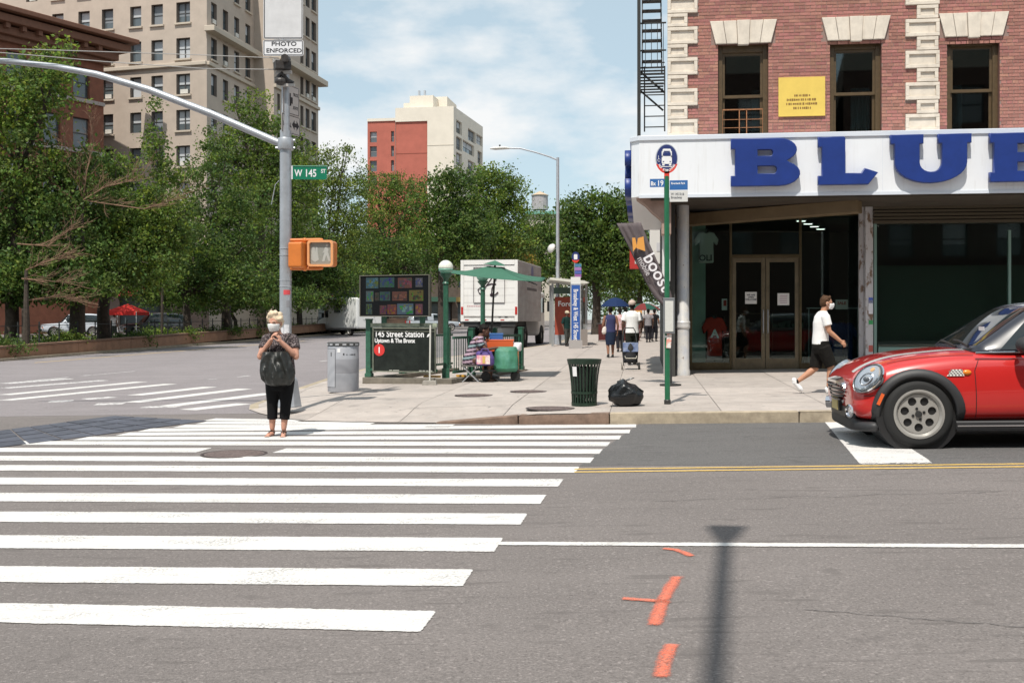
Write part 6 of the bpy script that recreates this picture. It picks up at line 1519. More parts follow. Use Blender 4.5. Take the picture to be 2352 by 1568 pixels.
# box truck
def truck():
    rb = gpt(1238, 792); t = 44.5; k = F / t
    o3 = P(1124, 792, t); o3.z = g(o3.x, o3.y)
    c = thing('box_truck', 'white box truck with a framed script logo parked along the avenue', 'truck', o3, RZ - R(3.5)); BW = mat('box_white', (.74, .73, .70), .45, var=.05, vscale=1.5); mixlayers(BW, [(2.0, .55, .8, (.60, .56, .50), .4, 6, (3, 3, .4))]); BS = mat('box_side', (.48, .46, .44), .6, var=.15, vscale=.9); mixlayers(BS, [(5, .5, .75, (.24, .21, .20), .6, 7, (.4, 4, .6)), (1.2, .5, .7, (.35, .28, .26), .5, 4, (.5, .5, 4))])
    W_ = 2.44; z0, z1 = tz(738, t) - o3.z, tz(597, t) - o3.z; LB_ = 6.2
    bev(MB().box((0, LB_ / 2, (z0 + z1) / 2), (W_, LB_, z1 - z0)).build('box_body', BS, c), .03)
    MB().box((0, -.02, (z0 + z1) / 2), (W_ - .26, .05, z1 - z0 - .45)).build('roller_door', BW, c)
    for i in range(1, 7): MB().box((0, -.046, z0 + .2 + i * (z1 - z0 - .5) / 7), (W_ - .28, .004, .012)).build('door_groove', mat('groove', (.45, .44, .42), .7), c)
    m = MB(); 
    for cx, cz, sx_, sz_ in ((-W_ / 2 + .07, (z0 + z1) / 2, .13, z1 - z0), (W_ / 2 - .07, (z0 + z1) / 2, .13, z1 - z0), (0, z1 - .1, W_ - .28, .2), (0, z0 + .07, W_ - .28, .14)): m.box((cx, -.03, cz), (sx_, .09, sz_))
    m.build('rear_frame', BW, c)
    for s in (-1, 1): MB().box((s * (W_ / 2 - .07), -.08, z0 + .45), (.09, .02, .32)).build('tail_lamp', TAIL, c)
    for i in range(6): MB().box((-.95 + i * .38, -.08, z0 + .06), (.16, .01, .04)).build('reflector', TAIL if i % 2 == 0 else BW, c)
    LG = mat('logo_ink', (.04, .02, .03), .6); zc, hw = (z0 + z1) / 2 + .12, .66
    fr = MB()
    for a, b in (((-hw, zc + .85), (-hw, zc - .62)), ((hw, zc + .85), (hw, zc - .62)), ((-hw, zc - .62), (hw, zc - .62)), ((-hw, zc + .85), (hw, zc + .85))): fr.bar((a[0], -.052, a[1]), (b[0], -.052, b[1]), .008, .075, up=Vector((0, 1, 0)))
    fr.build('logo_frame', LG, c)
    def stroke(pts, r): MB().path([(x, -.052, zc + z) for x, z in pts], r * 1.7, 6, squash=.5).build('logo_stroke', LG, c, smooth=True)
    stroke([(-.42, -.22), (-.48, -.08), (-.38, .02), (-.22, -.05), (.0, .25), (.2, .55), (.42, .62), (.1, .58)], .022); stroke([(.42, .62), (.25, .3), (.12, -.05), (.1, -.28), (.25, -.3), (.38, -.18)], .03); stroke([(-.1, .1), (.1, .16), (.3, .14)], .02); stroke([(-.42, -.22), (-.36, -.28), (-.26, -.26)], .018); MB().ell((.12, -.052, zc - .3), (.09, .008, .08)).build('logo_dot', LG, c)
    text('NATIONAL', .12, mat('stencil_red', (.4, .15, .18), .7), c, Matrix.Translation((-.95, -.05, z0 + .62)), .001, .001) if False else None
    for i in range(8): MB().box((-.92 + i * .075, -.05, z0 + .64), (.05, .004, .06)).build('stencil_mark', mat('stencil_pink', (.55, .35, .36), .7), c)
    MB().box((0, .15, z0 - .12), (W_ * .9, .3, .2)).build('rear_bumper', mat('truck_chassis', (.03, .03, .03), .7), c); MB().box((0, LB_ / 2, z0 - .15), (1.0, LB_, .25)).build('chassis', mat('truck_chassis', (.03, .03, .03), .7), c)
    MB().box((.72, -.055, z0 + .12), (.12, .01, .16)).box((.45, -.055, z0 + .12), (.1, .01, .14)).build('door_sticker', mat('sticker_black', (.05, .05, .05), .6), c)
    for y in (1.3, 2.3, 6.9):
        for s in (-1, 1): 
            w = MB().lathe([(.3, -.14), (.46, -.14), (.5, -.1), (.5, .1), (.46, .14), (.28, .14), (.2, .06), (0, .06)], n=24, M=Matrix.Translation((s * (W_ / 2 - .2), y, .5)) @ Matrix.Rotation(R(90) * s, 4, 'Y')).build('wheel', RUB, c, smooth=True)
            MB().lathe([(.27, .0), (.26, .08), (.1, .1), (0, .1)], n=20, M=Matrix.Translation((s * (W_ / 2 - .2), y, .5)) @ Matrix.Rotation(R(90) * s, 4, 'Y')).build('rim', RIM, w, smooth=True)
    bev(MB().box((0, LB_ + 1.0, 1.55), (2.2, 1.8, 2.1)).build('cab', BW, c), .15, 3); MB().box((1.105, LB_ + 1.1, 1.95), (.02, 1.0, .7)).build('side_window', CGL, c)
    for s in (-1, 1): MB().box((s * 1.35, LB_ + 1.5, 1.9), (.12, .25, .5)).build('mirror', BLK, c)
    for i in range(5): MB().box((W_ / 2 + .006, 2.2 + i * .16 - .4, zc + .35), (.006, .1, .16)).build('side_letter', mat('side_pale', (.66, .64, .62), .7), c)
    for i in range(9): MB().box((W_ / 2 + .006, 2.3 + i * .3, zc + .02), (.006, .2, .12)).build('side_letter', mat('side_dark', (.12, .11, .11), .7), c)
    MB().lathe([(.32, 0), (.32, .006)], n=20, M=Matrix.Translation((W_ / 2 + .003, 3.6, zc + .75)) @ Matrix.Rotation(R(90), 4, 'Y')).build('side_badge', mat('badge_blue', (.22, .22, .36), .7), c)
truck()
# ================================================================ people
def skin(name, c): return mat(name, c, .55, var=.06, vscale=14, spec=.4)
SK1 = skin('skin_fair', (.52, .27, .19)); SK2 = skin('skin_tan', (.46, .23, .14)); SK3 = skin('skin_dark', (.12, .06, .04)); SK4 = skin('skin_brown', (.24, .115, .07))
def fused(mb, name, mt, parent, vox=.012, it=4, smooth=True):
    """one continuous surface grown over overlapping volumes"""
    o = mb.build(name, mt); m = o.modifiers.new('r', 'REMESH'); m.mode = 'VOXEL'; m.voxel_size = vox; m.use_smooth_shade = True
    if it: s = o.modifiers.new('s', 'SMOOTH'); s.iterations = it; s.factor = .5
    bake(o); o.data.polygons.foreach_set('use_smooth', [True] * len(o.data.polygons))
    o.data.materials.clear(); o.data.materials.append(mt)
    o.parent = parent; return o
def torso(m, rings, n=20):
    """rings: (cx, cy, z, rx, ry)"""
    rows = [[(cx + rx * math.cos(2 * math.pi * k / n), cy + ry * math.sin(2 * math.pi * k / n), z) for k in range(n)] for cx, cy, z, rx, ry in rings]
    o = len(m.v); m.v += [p for r_ in rows for p in r_]; L = len(rows)
    for i in range(L - 1):
        for k in range(n): m.f.append([o + i * n + k, o + i * n + (k + 1) % n, o + (i + 1) * n + (k + 1) % n, o + (i + 1) * n + k]); m.m.append(0)
    m.f.append([o + k for k in reversed(range(n))]); m.m.append(0); m.f.append([o + (L - 1) * n + k for k in range(n)]); m.m.append(0)
def limb(m, pts, rad, n=12):
    m.path(pts, rad, n)
    for p, r_ in zip(pts, rad): m.ell(p, (r_, r_, r_), 10, 6)
def hand(m, wrist, d, palm, side=1, curl=.5, k=1.0, spread=.18):
    """five separate fingers: d points along the hand, palm is the direction the palm faces"""
    d = Vector(d).normalized(); palm = Vector(palm); palm = (palm - d * palm.dot(d)).normalized(); lat = d.cross(palm) * side; w = Vector(wrist)
    c = w + d * .05 * k; M = frame(Vector((0, 0, 0)), d, lat, palm)
    m.ell(c, (.052 * k, .040 * k, .017 * k), 12, 8, M=M.to_3x3())
    for i, (L, off) in enumerate(((.072, .030), (.080, .010), (.074, -.010), (.058, -.029))):
        b = w + d * (.088 - .006 * abs(i - 1)) * k + lat * off * k; a = (d + lat * (off * spread * 12)).normalized(); pts = [b - d * .03 * k, b]; cur = a; q_ = b
        for s, f_ in ((.45, .5), (.32, .9), (.23, 1.2)):
            cur = (cur * math.cos(curl * f_) + palm * math.sin(curl * f_)).normalized(); q_ = q_ + cur * L * s * k; pts.append(q_)
        m.path(pts, [.0105 * k, .0105 * k, .0098 * k, .009 * k, .0075 * k], 8); m.ell(q_, (.0075 * k,) * 3, 6, 5)
    b = w + d * .025 * k + lat * .032 * k; t1_ = (d * .6 + lat * .75 + palm * .25).normalized(); e = b + t1_ * .042 * k; e2_ = e + (d * .9 + lat * .15 + palm * .5 * curl).normalized() * .036 * k
    m.path([b - t1_ * .015 * k, b, e, e2_], [.014 * k, .0145 * k, .012 * k, .009 * k], 8); m.ell(e2_, (.009 * k,) * 3, 6, 5)
def head(m, c, k=1.0, yaw=0.0, pitch=0.0, nose=True):
    """face towards local -y before turning"""
    Mh = Matrix.Translation(c) @ Matrix.Rotation(yaw, 4, 'Z') @ Matrix.Rotation(pitch, 4, 'X'); M3 = Mh.to_3x3(); p = lambda x, y, z: Mh @ Vector((x * k, y * k, z * k))
    m.ell(p(0, .008, .025), (.076 * k, .095 * k, .098 * k), 18, 12, M=M3); m.ell(p(0, -.02, -.045), (.058 * k, .070 * k, .072 * k), 16, 10, M=M3)
    m.ell(p(0, -.055, -.085), (.030 * k, .028 * k, .024 * k), 10, 7, M=M3)
    m.ell(p(0, -.075, .02), (.055 * k, .022 * k, .02 * k), 12, 6, M=M3)
    if nose: m.path([p(0, -.085, .015), p(0, -.105, -.02), p(0, -.112, -.033)], [.010 * k, .014 * k, .012 * k], 8); m.ell(p(0, -.088, -.062), (.024 * k, .014 * k, .010 * k), 10, 6, M=M3)
    for s in (-1, 1): m.ell(p(s * .078, .012, -.01), (.012 * k, .022 * k, .032 * k), 8, 7, M=M3); m.ell(p(s * .042, -.06, -.02), (.024 * k, .02 * k, .022 * k), 8, 6, M=M3)
    return Mh
def face_bits(Mh, k, parent, eye=True, brow=(.12, .08, .05)):
    for s in (-1, 1):
        if eye: MB().ell(Mh @ Vector((s * .033 * k, -.084 * k, .004 * k)), (.013 * k, .008 * k, .007 * k), 10, 6).build('eye', mat('eye', (.05, .035, .03), .2), parent, smooth='all')
        MB().path([Mh @ Vector((s * .015 * k, -.097 * k, .026 * k)), Mh @ Vector((s * .035 * k, -.094 * k, .032 * k)), Mh @ Vector((s * .055 * k, -.082 * k, .026 * k))], [.004 * k, .005 * k, .003 * k], 6).build('eyebrow', mat('brow%02d' % int(brow[0] * 100), brow, .8), parent)
def hairdo(Mh, k, parent, mt, style='short', vox=.009, seed=0):
    m = MB(); M3 = Mh.to_3x3(); rng = random.Random(seed); p = lambda x, y, z: Mh @ Vector((x * k, y * k, z * k))
    m.ell(p(0, .022, .045), (.083 * k, .095 * k, .088 * k), 18, 12, M=M3)
    if style in ('short', 'wavy'):
        m.ell(p(0, .05, .0), (.080 * k, .070 * k, .085 * k), 16, 10, M=M3)
        n = 60 if style == 'wavy' else 26
        for _ in range(n):
            a = rng.uniform(0, 6.28); z = rng.uniform(-.03 if style == 'wavy' else .03, .125); rr = math.sqrt(max(0.02, 1 - ((z - .03) / .11) ** 2)); x, y = .082 * rr * math.cos(a), .012 + .098 * rr * math.sin(a)
            if y < -.03 and z < .065: continue
            m.ell(p(x, y, z), ((.026 if style == 'wavy' else .018) * k,) * 3, 8, 6)
    elif style == 'bun': m.ell(p(0, .10, .07), (.05 * k,) * 3, 12, 8); m.ell(p(0, .05, .0), (.078 * k, .065 * k, .08 * k), 14, 9, M=M3)
    o = fused(m, 'hair', mt, parent, vox, 2)
    return o
def mask(Mh, k, parent, mt, dome=False):
    rows = []
    for i in range(9):
        v_ = i / 8; r_ = []
        for j in range(13):
            a = R(-78 + 156 * j / 12); z = .012 - .105 * v_ + (.018 * abs(math.sin(a)) * (1 - v_) * -1); bul = 1.0 + (.16 if dome else .05) * math.cos(a) * math.sin(math.pi * min(1, v_ * .95 + .05))
            rx, ry = .074 * (1 - .22 * v_ ** 2), .104 * (1 - .16 * v_ ** 2); r_.append(Mh @ Vector((rx * math.sin(a) * k * 1.03, (-.012 - ry * math.cos(a) * bul) * k * 1.0, z * k)))
        rows.append(r_)
    o = MB().grid(rows, flip=True).build('face_mask', mt, parent, smooth='all'); md_ = o.modifiers.new('solid', 'SOLIDIFY'); md_.thickness = .004; md_.offset = 1
    for s in (-1, 1): MB().path([rows[2][0 if s < 0 else -1], Mh @ Vector((s * .082 * k, .01 * k, .012 * k)), Mh @ Vector((s * .082 * k, .02 * k, -.02 * k)), rows[6][0 if s < 0 else -1]], .002 * k, 5).build('ear_loop', mt, parent)
    return o
MSK = mat('mask_white', (.80, .80, .79), .8)
def shoe(m, heel, toe, w=.045, h=.07):
    heel, toe = Vector(heel), Vector(toe); d = (toe - heel).normalized(); m.path([heel - d * .02, heel, heel.lerp(toe, .35), heel.lerp(toe, .75), toe], [.03, .042, .042, .046, .028], 12); m.ell(heel + UP * .035, (.042, .045, .045), 10, 7)
# ---------------------------------------------------------------- woman on the crossing
def woman():
    b = gpt(643, 1001); c = thing('person', 'person in white mask and patterned blouse standing on the crossing, hands raised', 'person', b, R(-4)); K_ = F / b.y / 175.3
    m = MB()
    torso(m, [(0, .01, .66, .15, .11), (0, .0, .76, .185, .135), (0, -.01, .86, .185, .135), (0, -.015, .97, .175, .125), (0, -.02, 1.08, .175, .125), (0, -.01, 1.18, .18, .11), (0, .0, 1.26, .165, .085), (-.01, .0, 1.31, .09, .06), (-.02, -.01, 1.34, .055, .055)])
    m.path([(-.02, -.01, 1.28), (-.035, -.03, 1.40)], [.055, .05], 12)
    legs = [((-.085, 0, .74), (-.095, -.015, .42), (-.105, .01, .10)), ((.085, 0, .74), (.085, -.03, .42), (.06, -.03, .10))]
    for h, kn, an in legs: limb(m, [h, Vector(h).lerp(Vector(kn), .5), kn, Vector(kn).lerp(Vector(an), .35), an], [.10, .085, .06, .055, .034])
    for (h, kn, an), tx_ in zip(legs, (-.02, .02)):
        an = Vector(an); m.path([an + Vector((0, .035, -.075)), an + Vector((0, -.02, -.07)), an + Vector((tx_, -.09, -.082)), an + Vector((tx_ * 1.3, -.14, -.088))], [.026, .032, .034, .02], 10); m.ell(an + Vector((0, .02, -.05)), (.032, .036, .05))
        for q_ in range(5): m.ell(an + Vector((tx_ * 1.3 + (q_ - 2) * .014, -.155 + abs(q_ - 1.5) * .006, -.09)), (.009, .014, .009), 8, 6)
    arms = [((-.165, 0, 1.245), (-.225, -.11, 1.04), (-.055, -.225, 1.245), 1), ((.175, 0, 1.245), (.235, -.09, 1.04), (.085, -.225, 1.225), -1)]
    for sh_, el, wr, s in arms: limb(m, [sh_, Vector(sh_).lerp(Vector(el), .5), el, Vector(el).lerp(Vector(wr), .3), wr], [.062, .056, .046, .044, .030])
    hand(m, arms[0][2], (.42, -.25, .85), (.75, .2, -.3), -1, .75); hand(m, arms[1][2], (-.35, -.25, .88), (-.8, .15, -.3), 1, .95)
    hc = Vector((-.05, -.05, 1.475)); Mh = head(m, hc, 1.03, R(-12), R(10)); fused(m, 'body', SK1, c, .0085, 3)
    face_bits(Mh, 1.03, c, True, (.35, .27, .2)); hairdo(Mh, 1.10, c, mat('hair_blond', (.62, .50, .36), .7, var=.25, vscale=28), 'wavy', .009, 3); mask(Mh, 1.04, c, MSK)
    m = MB(); BLS = mat('blouse', (.045, .036, .038), .85, col2=(.28, .235, .235), vscale=62, lo=.53, hi=.60, detail=3)
    torso(m, [(0, .0, .80, .205, .155), (0, -.01, .9, .20, .15), (0, -.015, 1.0, .19, .14), (0, -.02, 1.1, .188, .138), (0, -.01, 1.2, .19, .122), (0, .0, 1.275, .172, .095), (-.01, .0, 1.315, .105, .074), (-.015, -.005, 1.33, .08, .07)])
    for sh_, el, wr, s in arms: m.path([Vector(sh_) + Vector((-.02 * -s, 0, .02)), sh_, Vector(sh_).lerp(Vector(el), .55)], [.06, .074, .078], 14)
    for sx_ in (-1, 1): m.ell((sx_ * .165, 0, 1.262), (.082, .08, .068)); m.ell((sx_ * .11, 0, 1.30), (.07, .075, .045))
    fused(m, 'blouse', BLS, c, .010, 4)
    m = MB(); TR = mat('trousers_black', (.010, .010, .011), .9)
    torso(m, [(0, .01, .60, .17, .13), (0, .01, .68, .188, .145), (0, .0, .78, .198, .15), (0, -.01, .86, .195, .145)])
    for h, kn, an in legs: kn, an, h = Vector(kn), Vector(an), Vector(h); m.path([h, h.lerp(kn, .5), kn, kn.lerp(an, .62)], [.112, .095, .072, .066], 16)
    fused(m, 'trousers', TR, c, .010, 3)
    for (h, kn, an), tx_ in zip(legs, (-.02, .02)):
        an = Vector(an); m = MB(); m.path([an + Vector((0, .045, -.094)), an + Vector((0, -.02, -.092)), an + Vector((tx_, -.09, -.096)), an + Vector((tx_ * 1.4, -.165, -.096))], [.03, .036, .04, .026], 10); m.v = [(x, y, (an.z - .10) + (z - (an.z - .10)) * .4) for x, y, z in m.v]
        m.path([an + Vector((tx_ - .04, -.085, -.09)), an + Vector((tx_, -.09, -.045)), an + Vector((tx_ + .04, -.085, -.09))], .009, 6).path([an + Vector((-.036, .0, -.05)), an + Vector((tx_ * .5, -.045, -.03)), an + Vector((.036, .0, -.05))], .008, 6)
        m.build('sandal', mat('sandal_brown', (.05, .03, .022), .6), c, smooth=True)
    # bag held in front
    bg = thing('tote_bag', 'large dark grey leather bag hanging in front of the masked person', 'bag', b + Vector((.02, -.02, 0)), R(-4)); LE_ = mat('bag_leather', (.014, .015, .013), .45, var=.3, vscale=9, bump=.5, bscale=16)
    m = MB(); torso(m, [(.03, -.19, .665, .10, .05), (.02, -.20, .69, .175, .085), (.01, -.205, .76, .215, .11), (.0, -.205, .86, .225, .115), (-.005, -.20, .97, .21, .095), (-.01, -.20, 1.06, .185, .065), (-.015, -.20, 1.105, .165, .04)], 40)
    m.v = [(x + .018 * noise.noise(Vector((x * 9, y * 9, z * 6))), y + .075 * noise.noise(Vector((x * 15 + z * 5, 3, z * 4))) + .03 * noise.noise(Vector((x * 25, 9, z * 9))), z + .015 * noise.noise(Vector((x * 7, 7, 1)))) for x, y, z in m.v]
    fused(m, 'sack', LE_, bg, .012, 3)
    for x0, x1 in ((-.13, -.11), (.11, .13)): MB().path([(x0, -.20, 1.08), (x0 * .8, -.17, 1.2), (x1, -.10, 1.30), (x1, .0, 1.325)], .012, 8, squash=.5).build('strap', LE_, bg, smooth=True)
    MB().path([(-.115, -.16, 1.06), (-.10, -.14, 1.18), (-.095, -.085, 1.29)], .010, 6, squash=.4).build('pale_strap', mat('strap_pale', (.50, .42, .38), .7), bg)
woman()
# ---------------------------------------------------------------- man walking past the shop, facing right
def walker():
    f1_ = gpt(1911, 903, .15); k = F / f1_.y; sc_ = (903 - 686) / k / 1.66
    c = thing('person', 'person in white tee shirt, black shorts and white mask walking past the shop', 'person', Vector((f1_.x - .17 * sc_, f1_.y, f1_.z)), 0, scale=sc_)
    m = MB()        # local x = walking direction, y away from the camera
    hip = Vector((-.03, 0, .86))
    torso(m, [(-.03, 0, .78, .10, .14), (-.03, 0, .88, .115, .155), (-.03, 0, 1.0, .10, .14), (-.03, 0, 1.12, .105, .15), (-.02, 0, 1.25, .115, .17), (-.01, 0, 1.36, .10, .175), (.0, 0, 1.42, .07, .11), (.02, 0, 1.45, .05, .055)])
    m.path([(.01, 0, 1.40), (.045, 0, 1.52)], [.056, .052], 12)
    fl = [Vector((-.01, -.08, .82)), Vector((.13, -.08, .48)), Vector((.085, -.08, .10))]; bl = [Vector((-.03, .08, .82)), Vector((-.10, .08, .44)), Vector((-.42, .08, .20))]
    for h, kn, an in (fl, bl): limb(m, [h, h.lerp(kn, .5), kn, kn.lerp(an, .3), kn.lerp(an, .7), an], [.10, .085, .06, .062, .046, .036])
    ra = [Vector((-.0, -.17, 1.35)), Vector((.06, -.20, 1.09)), Vector((.26, -.20, .92))]; la = [Vector((-.0, .17, 1.35)), Vector((-.03, .19, 1.09)), Vector((.06, .16, .88))]
    for a in (ra, la): limb(m, [a[0], a[0].lerp(a[1], .5), a[1], a[1].lerp(a[2], .3), a[2]], [.062, .054, .044, .043, .030])
    hand(m, ra[2], (.75, 0, -.66), (-.3, 1, -.3), 1, .9); hand(m, la[2], (.2, 0, -.9), (.5, -1, 0), -1, .7)
    hc = Vector((.075, 0, 1.585)); Mh = head(m, hc, 1.0, R(90), R(6)); fused(m, 'body', SK2, c, .0085, 3)
    face_bits(Mh, 1.0, c, True, (.05, .03, .02)); hairdo(Mh, 1.0, c, mat('hair_brown', (.075, .04, .022), .7, var=.3, vscale=30), 'short', .009, 5); mask(Mh, 1.05, c, MSK, True)
    m = MB(); torso(m, [(-.035, 0, .86, .14, .175), (-.035, 0, .95, .132, .168), (-.03, 0, 1.1, .128, .172), (-.02, 0, 1.24, .135, .188), (-.01, 0, 1.35, .118, .19), (.0, 0, 1.415, .09, .13), (.015, 0, 1.445, .066, .072)])
    for a in (ra, la): m.path([a[0] + Vector((0, .03 if a is ra else -.03, .03)), a[0], a[0].lerp(a[1], .62)], [.06, .078, .080], 14)
    m.v = [(x + .010 * noise.noise(Vector((x * 9, y * 9, z * 5))), y, z) for x, y, z in m.v]; fused(m, 'tee_shirt', mat('tee_white', (.78, .77, .76), .9, bump=.3, bscale=12), c, .010, 3)
    m = MB(); torso(m, [(-.02, 0, .70, .13, .155), (-.025, 0, .80, .152, .18), (-.03, 0, .92, .142, .175)])
    for h, kn, an in (fl, bl): m.path([h, h.lerp(kn, .5), h.lerp(kn, .98)], [.125, .116, .104], 16)
    fused(m, 'shorts', mat('shorts_black', (.012, .011, .010), .9, var=.2, vscale=20), c, .010, 3)
    SHW = mat('trainer_white', (.80, .80, .80), .5)
    for heel, toe, an in ((Vector((.06, -.08, .045)), Vector((.265, -.08, .045)), fl[2]), (Vector((-.475, .08, .195)), Vector((-.33, .08, .035)), bl[2])):
        m = MB(); shoe(m, heel, toe); m.ell(an.lerp(heel, .6), (.045, .045, .05)); fused(m, 'trainer', SHW, c, .010, 3)
        m = MB(); d = (an - heel).normalized(); m.cyl(an.lerp(heel, .4), an + (an - heel) * .25, .046, .044, 14); m.build('sock', mat('sock_black', (.02, .02, .02), .9), c, smooth=True)
walker()
# ---------------------------------------------------------------- people seen from behind and further off
def backer(label, px, py, hpx, top, bottom, sk, hair, style, bag=None, skirt=False, yaw=180, cap=None, shoes=(.02, .02, .02), stride=.12, name='person', bare=True, sleeve=.5, vox=.013):
    b = gpt(px, py, .15); sc_ = hpx / (F / b.y) / 1.68
    c = thing('person', label, 'person', b, R(yaw), scale=sc_); m = MB()        # faces local -y
    torso(m, [(0, .0, .80, .13, .10), (0, .0, .90, .16, .115), (0, 0, 1.02, .14, .10), (0, 0, 1.16, .15, .105), (0, 0, 1.30, .18, .11), (0, 0, 1.38, .165, .085), (0, 0, 1.43, .07, .06)])
    m.path([(0, .0, 1.40), (0, -.02, 1.50)], [.055, .05], 10)
    lg = [(Vector((-.085, 0, .84)), Vector((-.085, -stride * .6, .46)), Vector((-.08, -stride * .3, .09))), (Vector((.085, 0, .84)), Vector((.085, 0, .46)), Vector((.08, stride, .11)))]
    for h, kn, an in lg: limb(m, [h, h.lerp(kn, .5), kn, kn.lerp(an, .3), an], [.095, .08, .058, .056, .036], 10)
    am = [(Vector((-.18, 0, 1.34)), Vector((-.25, .03, 1.08)), Vector((-.24, -.06, .86))), (Vector((.18, 0, 1.34)), Vector((.25, .02, 1.08)), Vector((.235, -.05, .86)))]
    for a in am: limb(m, [a[0], a[0].lerp(a[1], .5), a[1], a[1].lerp(a[2], .3), a[2]], [.058, .05, .042, .04, .028], 10)
    for a, s in zip(am, (-1, 1)): hand(m, a[2], (0, -.1, -1), (-s, 0, 0), s, .5)
    Mh = head(m, Vector((0, -.03, 1.575)), 1.0, 0, 0); fused(m, 'body', sk, c, vox, 2)
    hairdo(Mh, 1.0, c, hair, style, .012, int(px))
    m = MB(); torso(m, [(0, 0, .84, .185, .14), (0, 0, .95, .172, .13), (0, 0, 1.1, .168, .125), (0, 0, 1.28, .195, .128), (0, 0, 1.37, .18, .10), (0, 0, 1.43, .085, .07)])
    if sleeve:
        for a in am: m.path([a[0] + Vector((-a[0].x * .2, 0, .03)), a[0], a[0].lerp(a[1], sleeve)], [.06, .076, .078], 12)
    fused(m, 'top', top, c, vox, 3)
    m = MB()
    if skirt: torso(m, [(0, 0, .42, .15, .135), (0, 0, .6, .17, .15), (0, 0, .8, .175, .14), (0, 0, .9, .168, .13)])
    else:
        torso(m, [(0, 0, .76, .15, .12), (0, 0, .85, .172, .135), (0, 0, .92, .165, .13)])
        for h, kn, an in lg: m.path([h, h.lerp(kn, .5), kn, kn.lerp(an, .9)], [.108, .096, .078, .068], 14)
    fused(m, 'skirt' if skirt else 'trousers', bottom, c, vox, 3)
    for h, kn, an in lg:
        m = MB(); shoe(m, an + Vector((0, .02, -.055)), an + Vector((0, -.17, -.06))); fused(m, 'shoe', mat('shoe%02d' % int(shoes[0] * 99), shoes, .6), c, vox, 2)
    if cap: m = MB(); m.ell(Mh @ Vector((0, .015, .055)), (.102, .122, .095), 16, 10); m.ell(Mh @ Vector((0, -.11, .035)), (.07, .07, .012), 14, 6); fused(m, 'cap', cap, c, .012, 2)
    return c, b, sc_
HB = mat('hair_black', (.012, .010, .009), .7)
c, b, s = backer('person in navy sleeveless top and dark skirt walking away, white bag at hip', 1402, 821, 116, mat('top_navy', (.045, .05, .12), .9), mat('skirt_navy', (.018, .028, .055), .9), SK4, HB, 'bun', skirt=True, sleeve=0)
bg = thing('shoulder_bag', 'pale patterned shoulder bag carried by the person in navy', 'bag', b + Vector((-.20 * s, -.02, 0)), 0, scale=s)
m = MB(); torso(m, [(0, 0, .78, .06, .05), (0, 0, .84, .095, .07), (.01, 0, .95, .085, .06), (.02, 0, 1.03, .05, .04)]); fused(m, 'sack', mat('bag_pale', (.55, .48, .42), .9, col2=(.68, .62, .58), vscale=20), bg, .012, 2); MB().path([(.02, 0, 1.0), (.06, -.06, 1.25), (.09, 0, 1.40), (.08, .06, 1.25)], .010, 6).build('strap', mat('strap_pale', (.50, .42, .38), .7), bg)
c, b, s = backer('person in white polo shirt and dark trousers pulling a shopping trolley', 1452, 838, 146, mat('polo_white', (.80, .80, .79), .9), mat('trousers_olive', (.022, .024, .018), .9), SK3, HB, 'short', cap=mat('cap_pale', (.50, .40, .34), .85), sleeve=.68)
# shopping trolley behind that person
tb = gpt(1449, 849, .15); ts = F / tb.y
tr_ = thing('shopping_trolley', 'small blue and black wheeled shopping trolley behind the person in white', 'trolley', tb, 0, scale=1.0)
m = MB(); torso(m, [(0, .12, .16, .16, .10), (0, .13, .3, .185, .12), (0, .16, .5, .20, .13), (0, .19, .64, .19, .12)]); fused(m, 'bag', mat('trolley_black', (.015, .016, .02), .7), tr_, .014, 2)
MB().box((0, -.05, .53), (.36, .03, .22), M=Matrix.Rotation(R(-12), 4, 'X')).build('blue_panel', mat('trolley_blue', (.07, .11, .24), .5, col2=(.25, .3, .42), vscale=9), tr_); MB().path([(-.14, -.01, .32), (-.12, -.03, .27), (.12, -.03, .27), (.14, -.01, .32)], .014, 8).build('pocket_edge', mat('edge_pale', (.42, .40, .34), .7), tr_)
for x in (-.2, .2):
    MB().lathe([(.05, -.015), (.085, -.015), (.09, 0), (.085, .015), (.05, .015)], n=20, M=Matrix.Translation((x, .06, .09)) @ Matrix.Rotation(R(90), 4, 'Y')).build('wheel', mat('trolley_wheel', (.3, .27, .24), .6) if x < 0 else RUB, tr_, smooth=True)
    MB().path([(x * .8, .08, .09), (x * .85, .2, .6), (x * .7, .32, .9)], .012, 6).build('side_tube', DARKST, tr_)
MB().path([(-.14, .32, .9), (-.10, .34, .98), (.10, .34, .98), (.14, .32, .9)], .014, 6).build('handle', DARKST, tr_)
backer('person in a pink striped top half hidden behind the white polo shirt', 1424, 808, 100, mat('top_pink', (.50, .24, .25), .9, col2=(.62, .55, .54), vscale=14), mat('trousers_dark', (.02, .02, .025), .9), SK4, HB, 'short')
backer('person in a grey patterned top further along the pavement', 1489, 786, 76, mat('top_grey', (.16, .15, .16), .9, col2=(.34, .32, .33), vscale=26), mat('trousers_dark', (.02, .02, .025), .9), SK3, HB, 'bun')
backer('person in black at the shop fronts behind the grey patterned top', 1503, 784, 74, mat('top_black', (.015, .015, .016), .9), mat('trousers_dark', (.02, .02, .025), .9), SK4, HB, 'short', yaw=150)
backer('person in dark green jacket and pale cap waiting inside the bus shelter', 1302, 795, 80, mat('jacket_green', (.012, .035, .032), .9), mat('trousers_grey', (.055, .06, .055), .9), SK3, HB, 'short', yaw=35, cap=mat('cap_straw', (.5, .42, .3), .9), sleeve=.95)
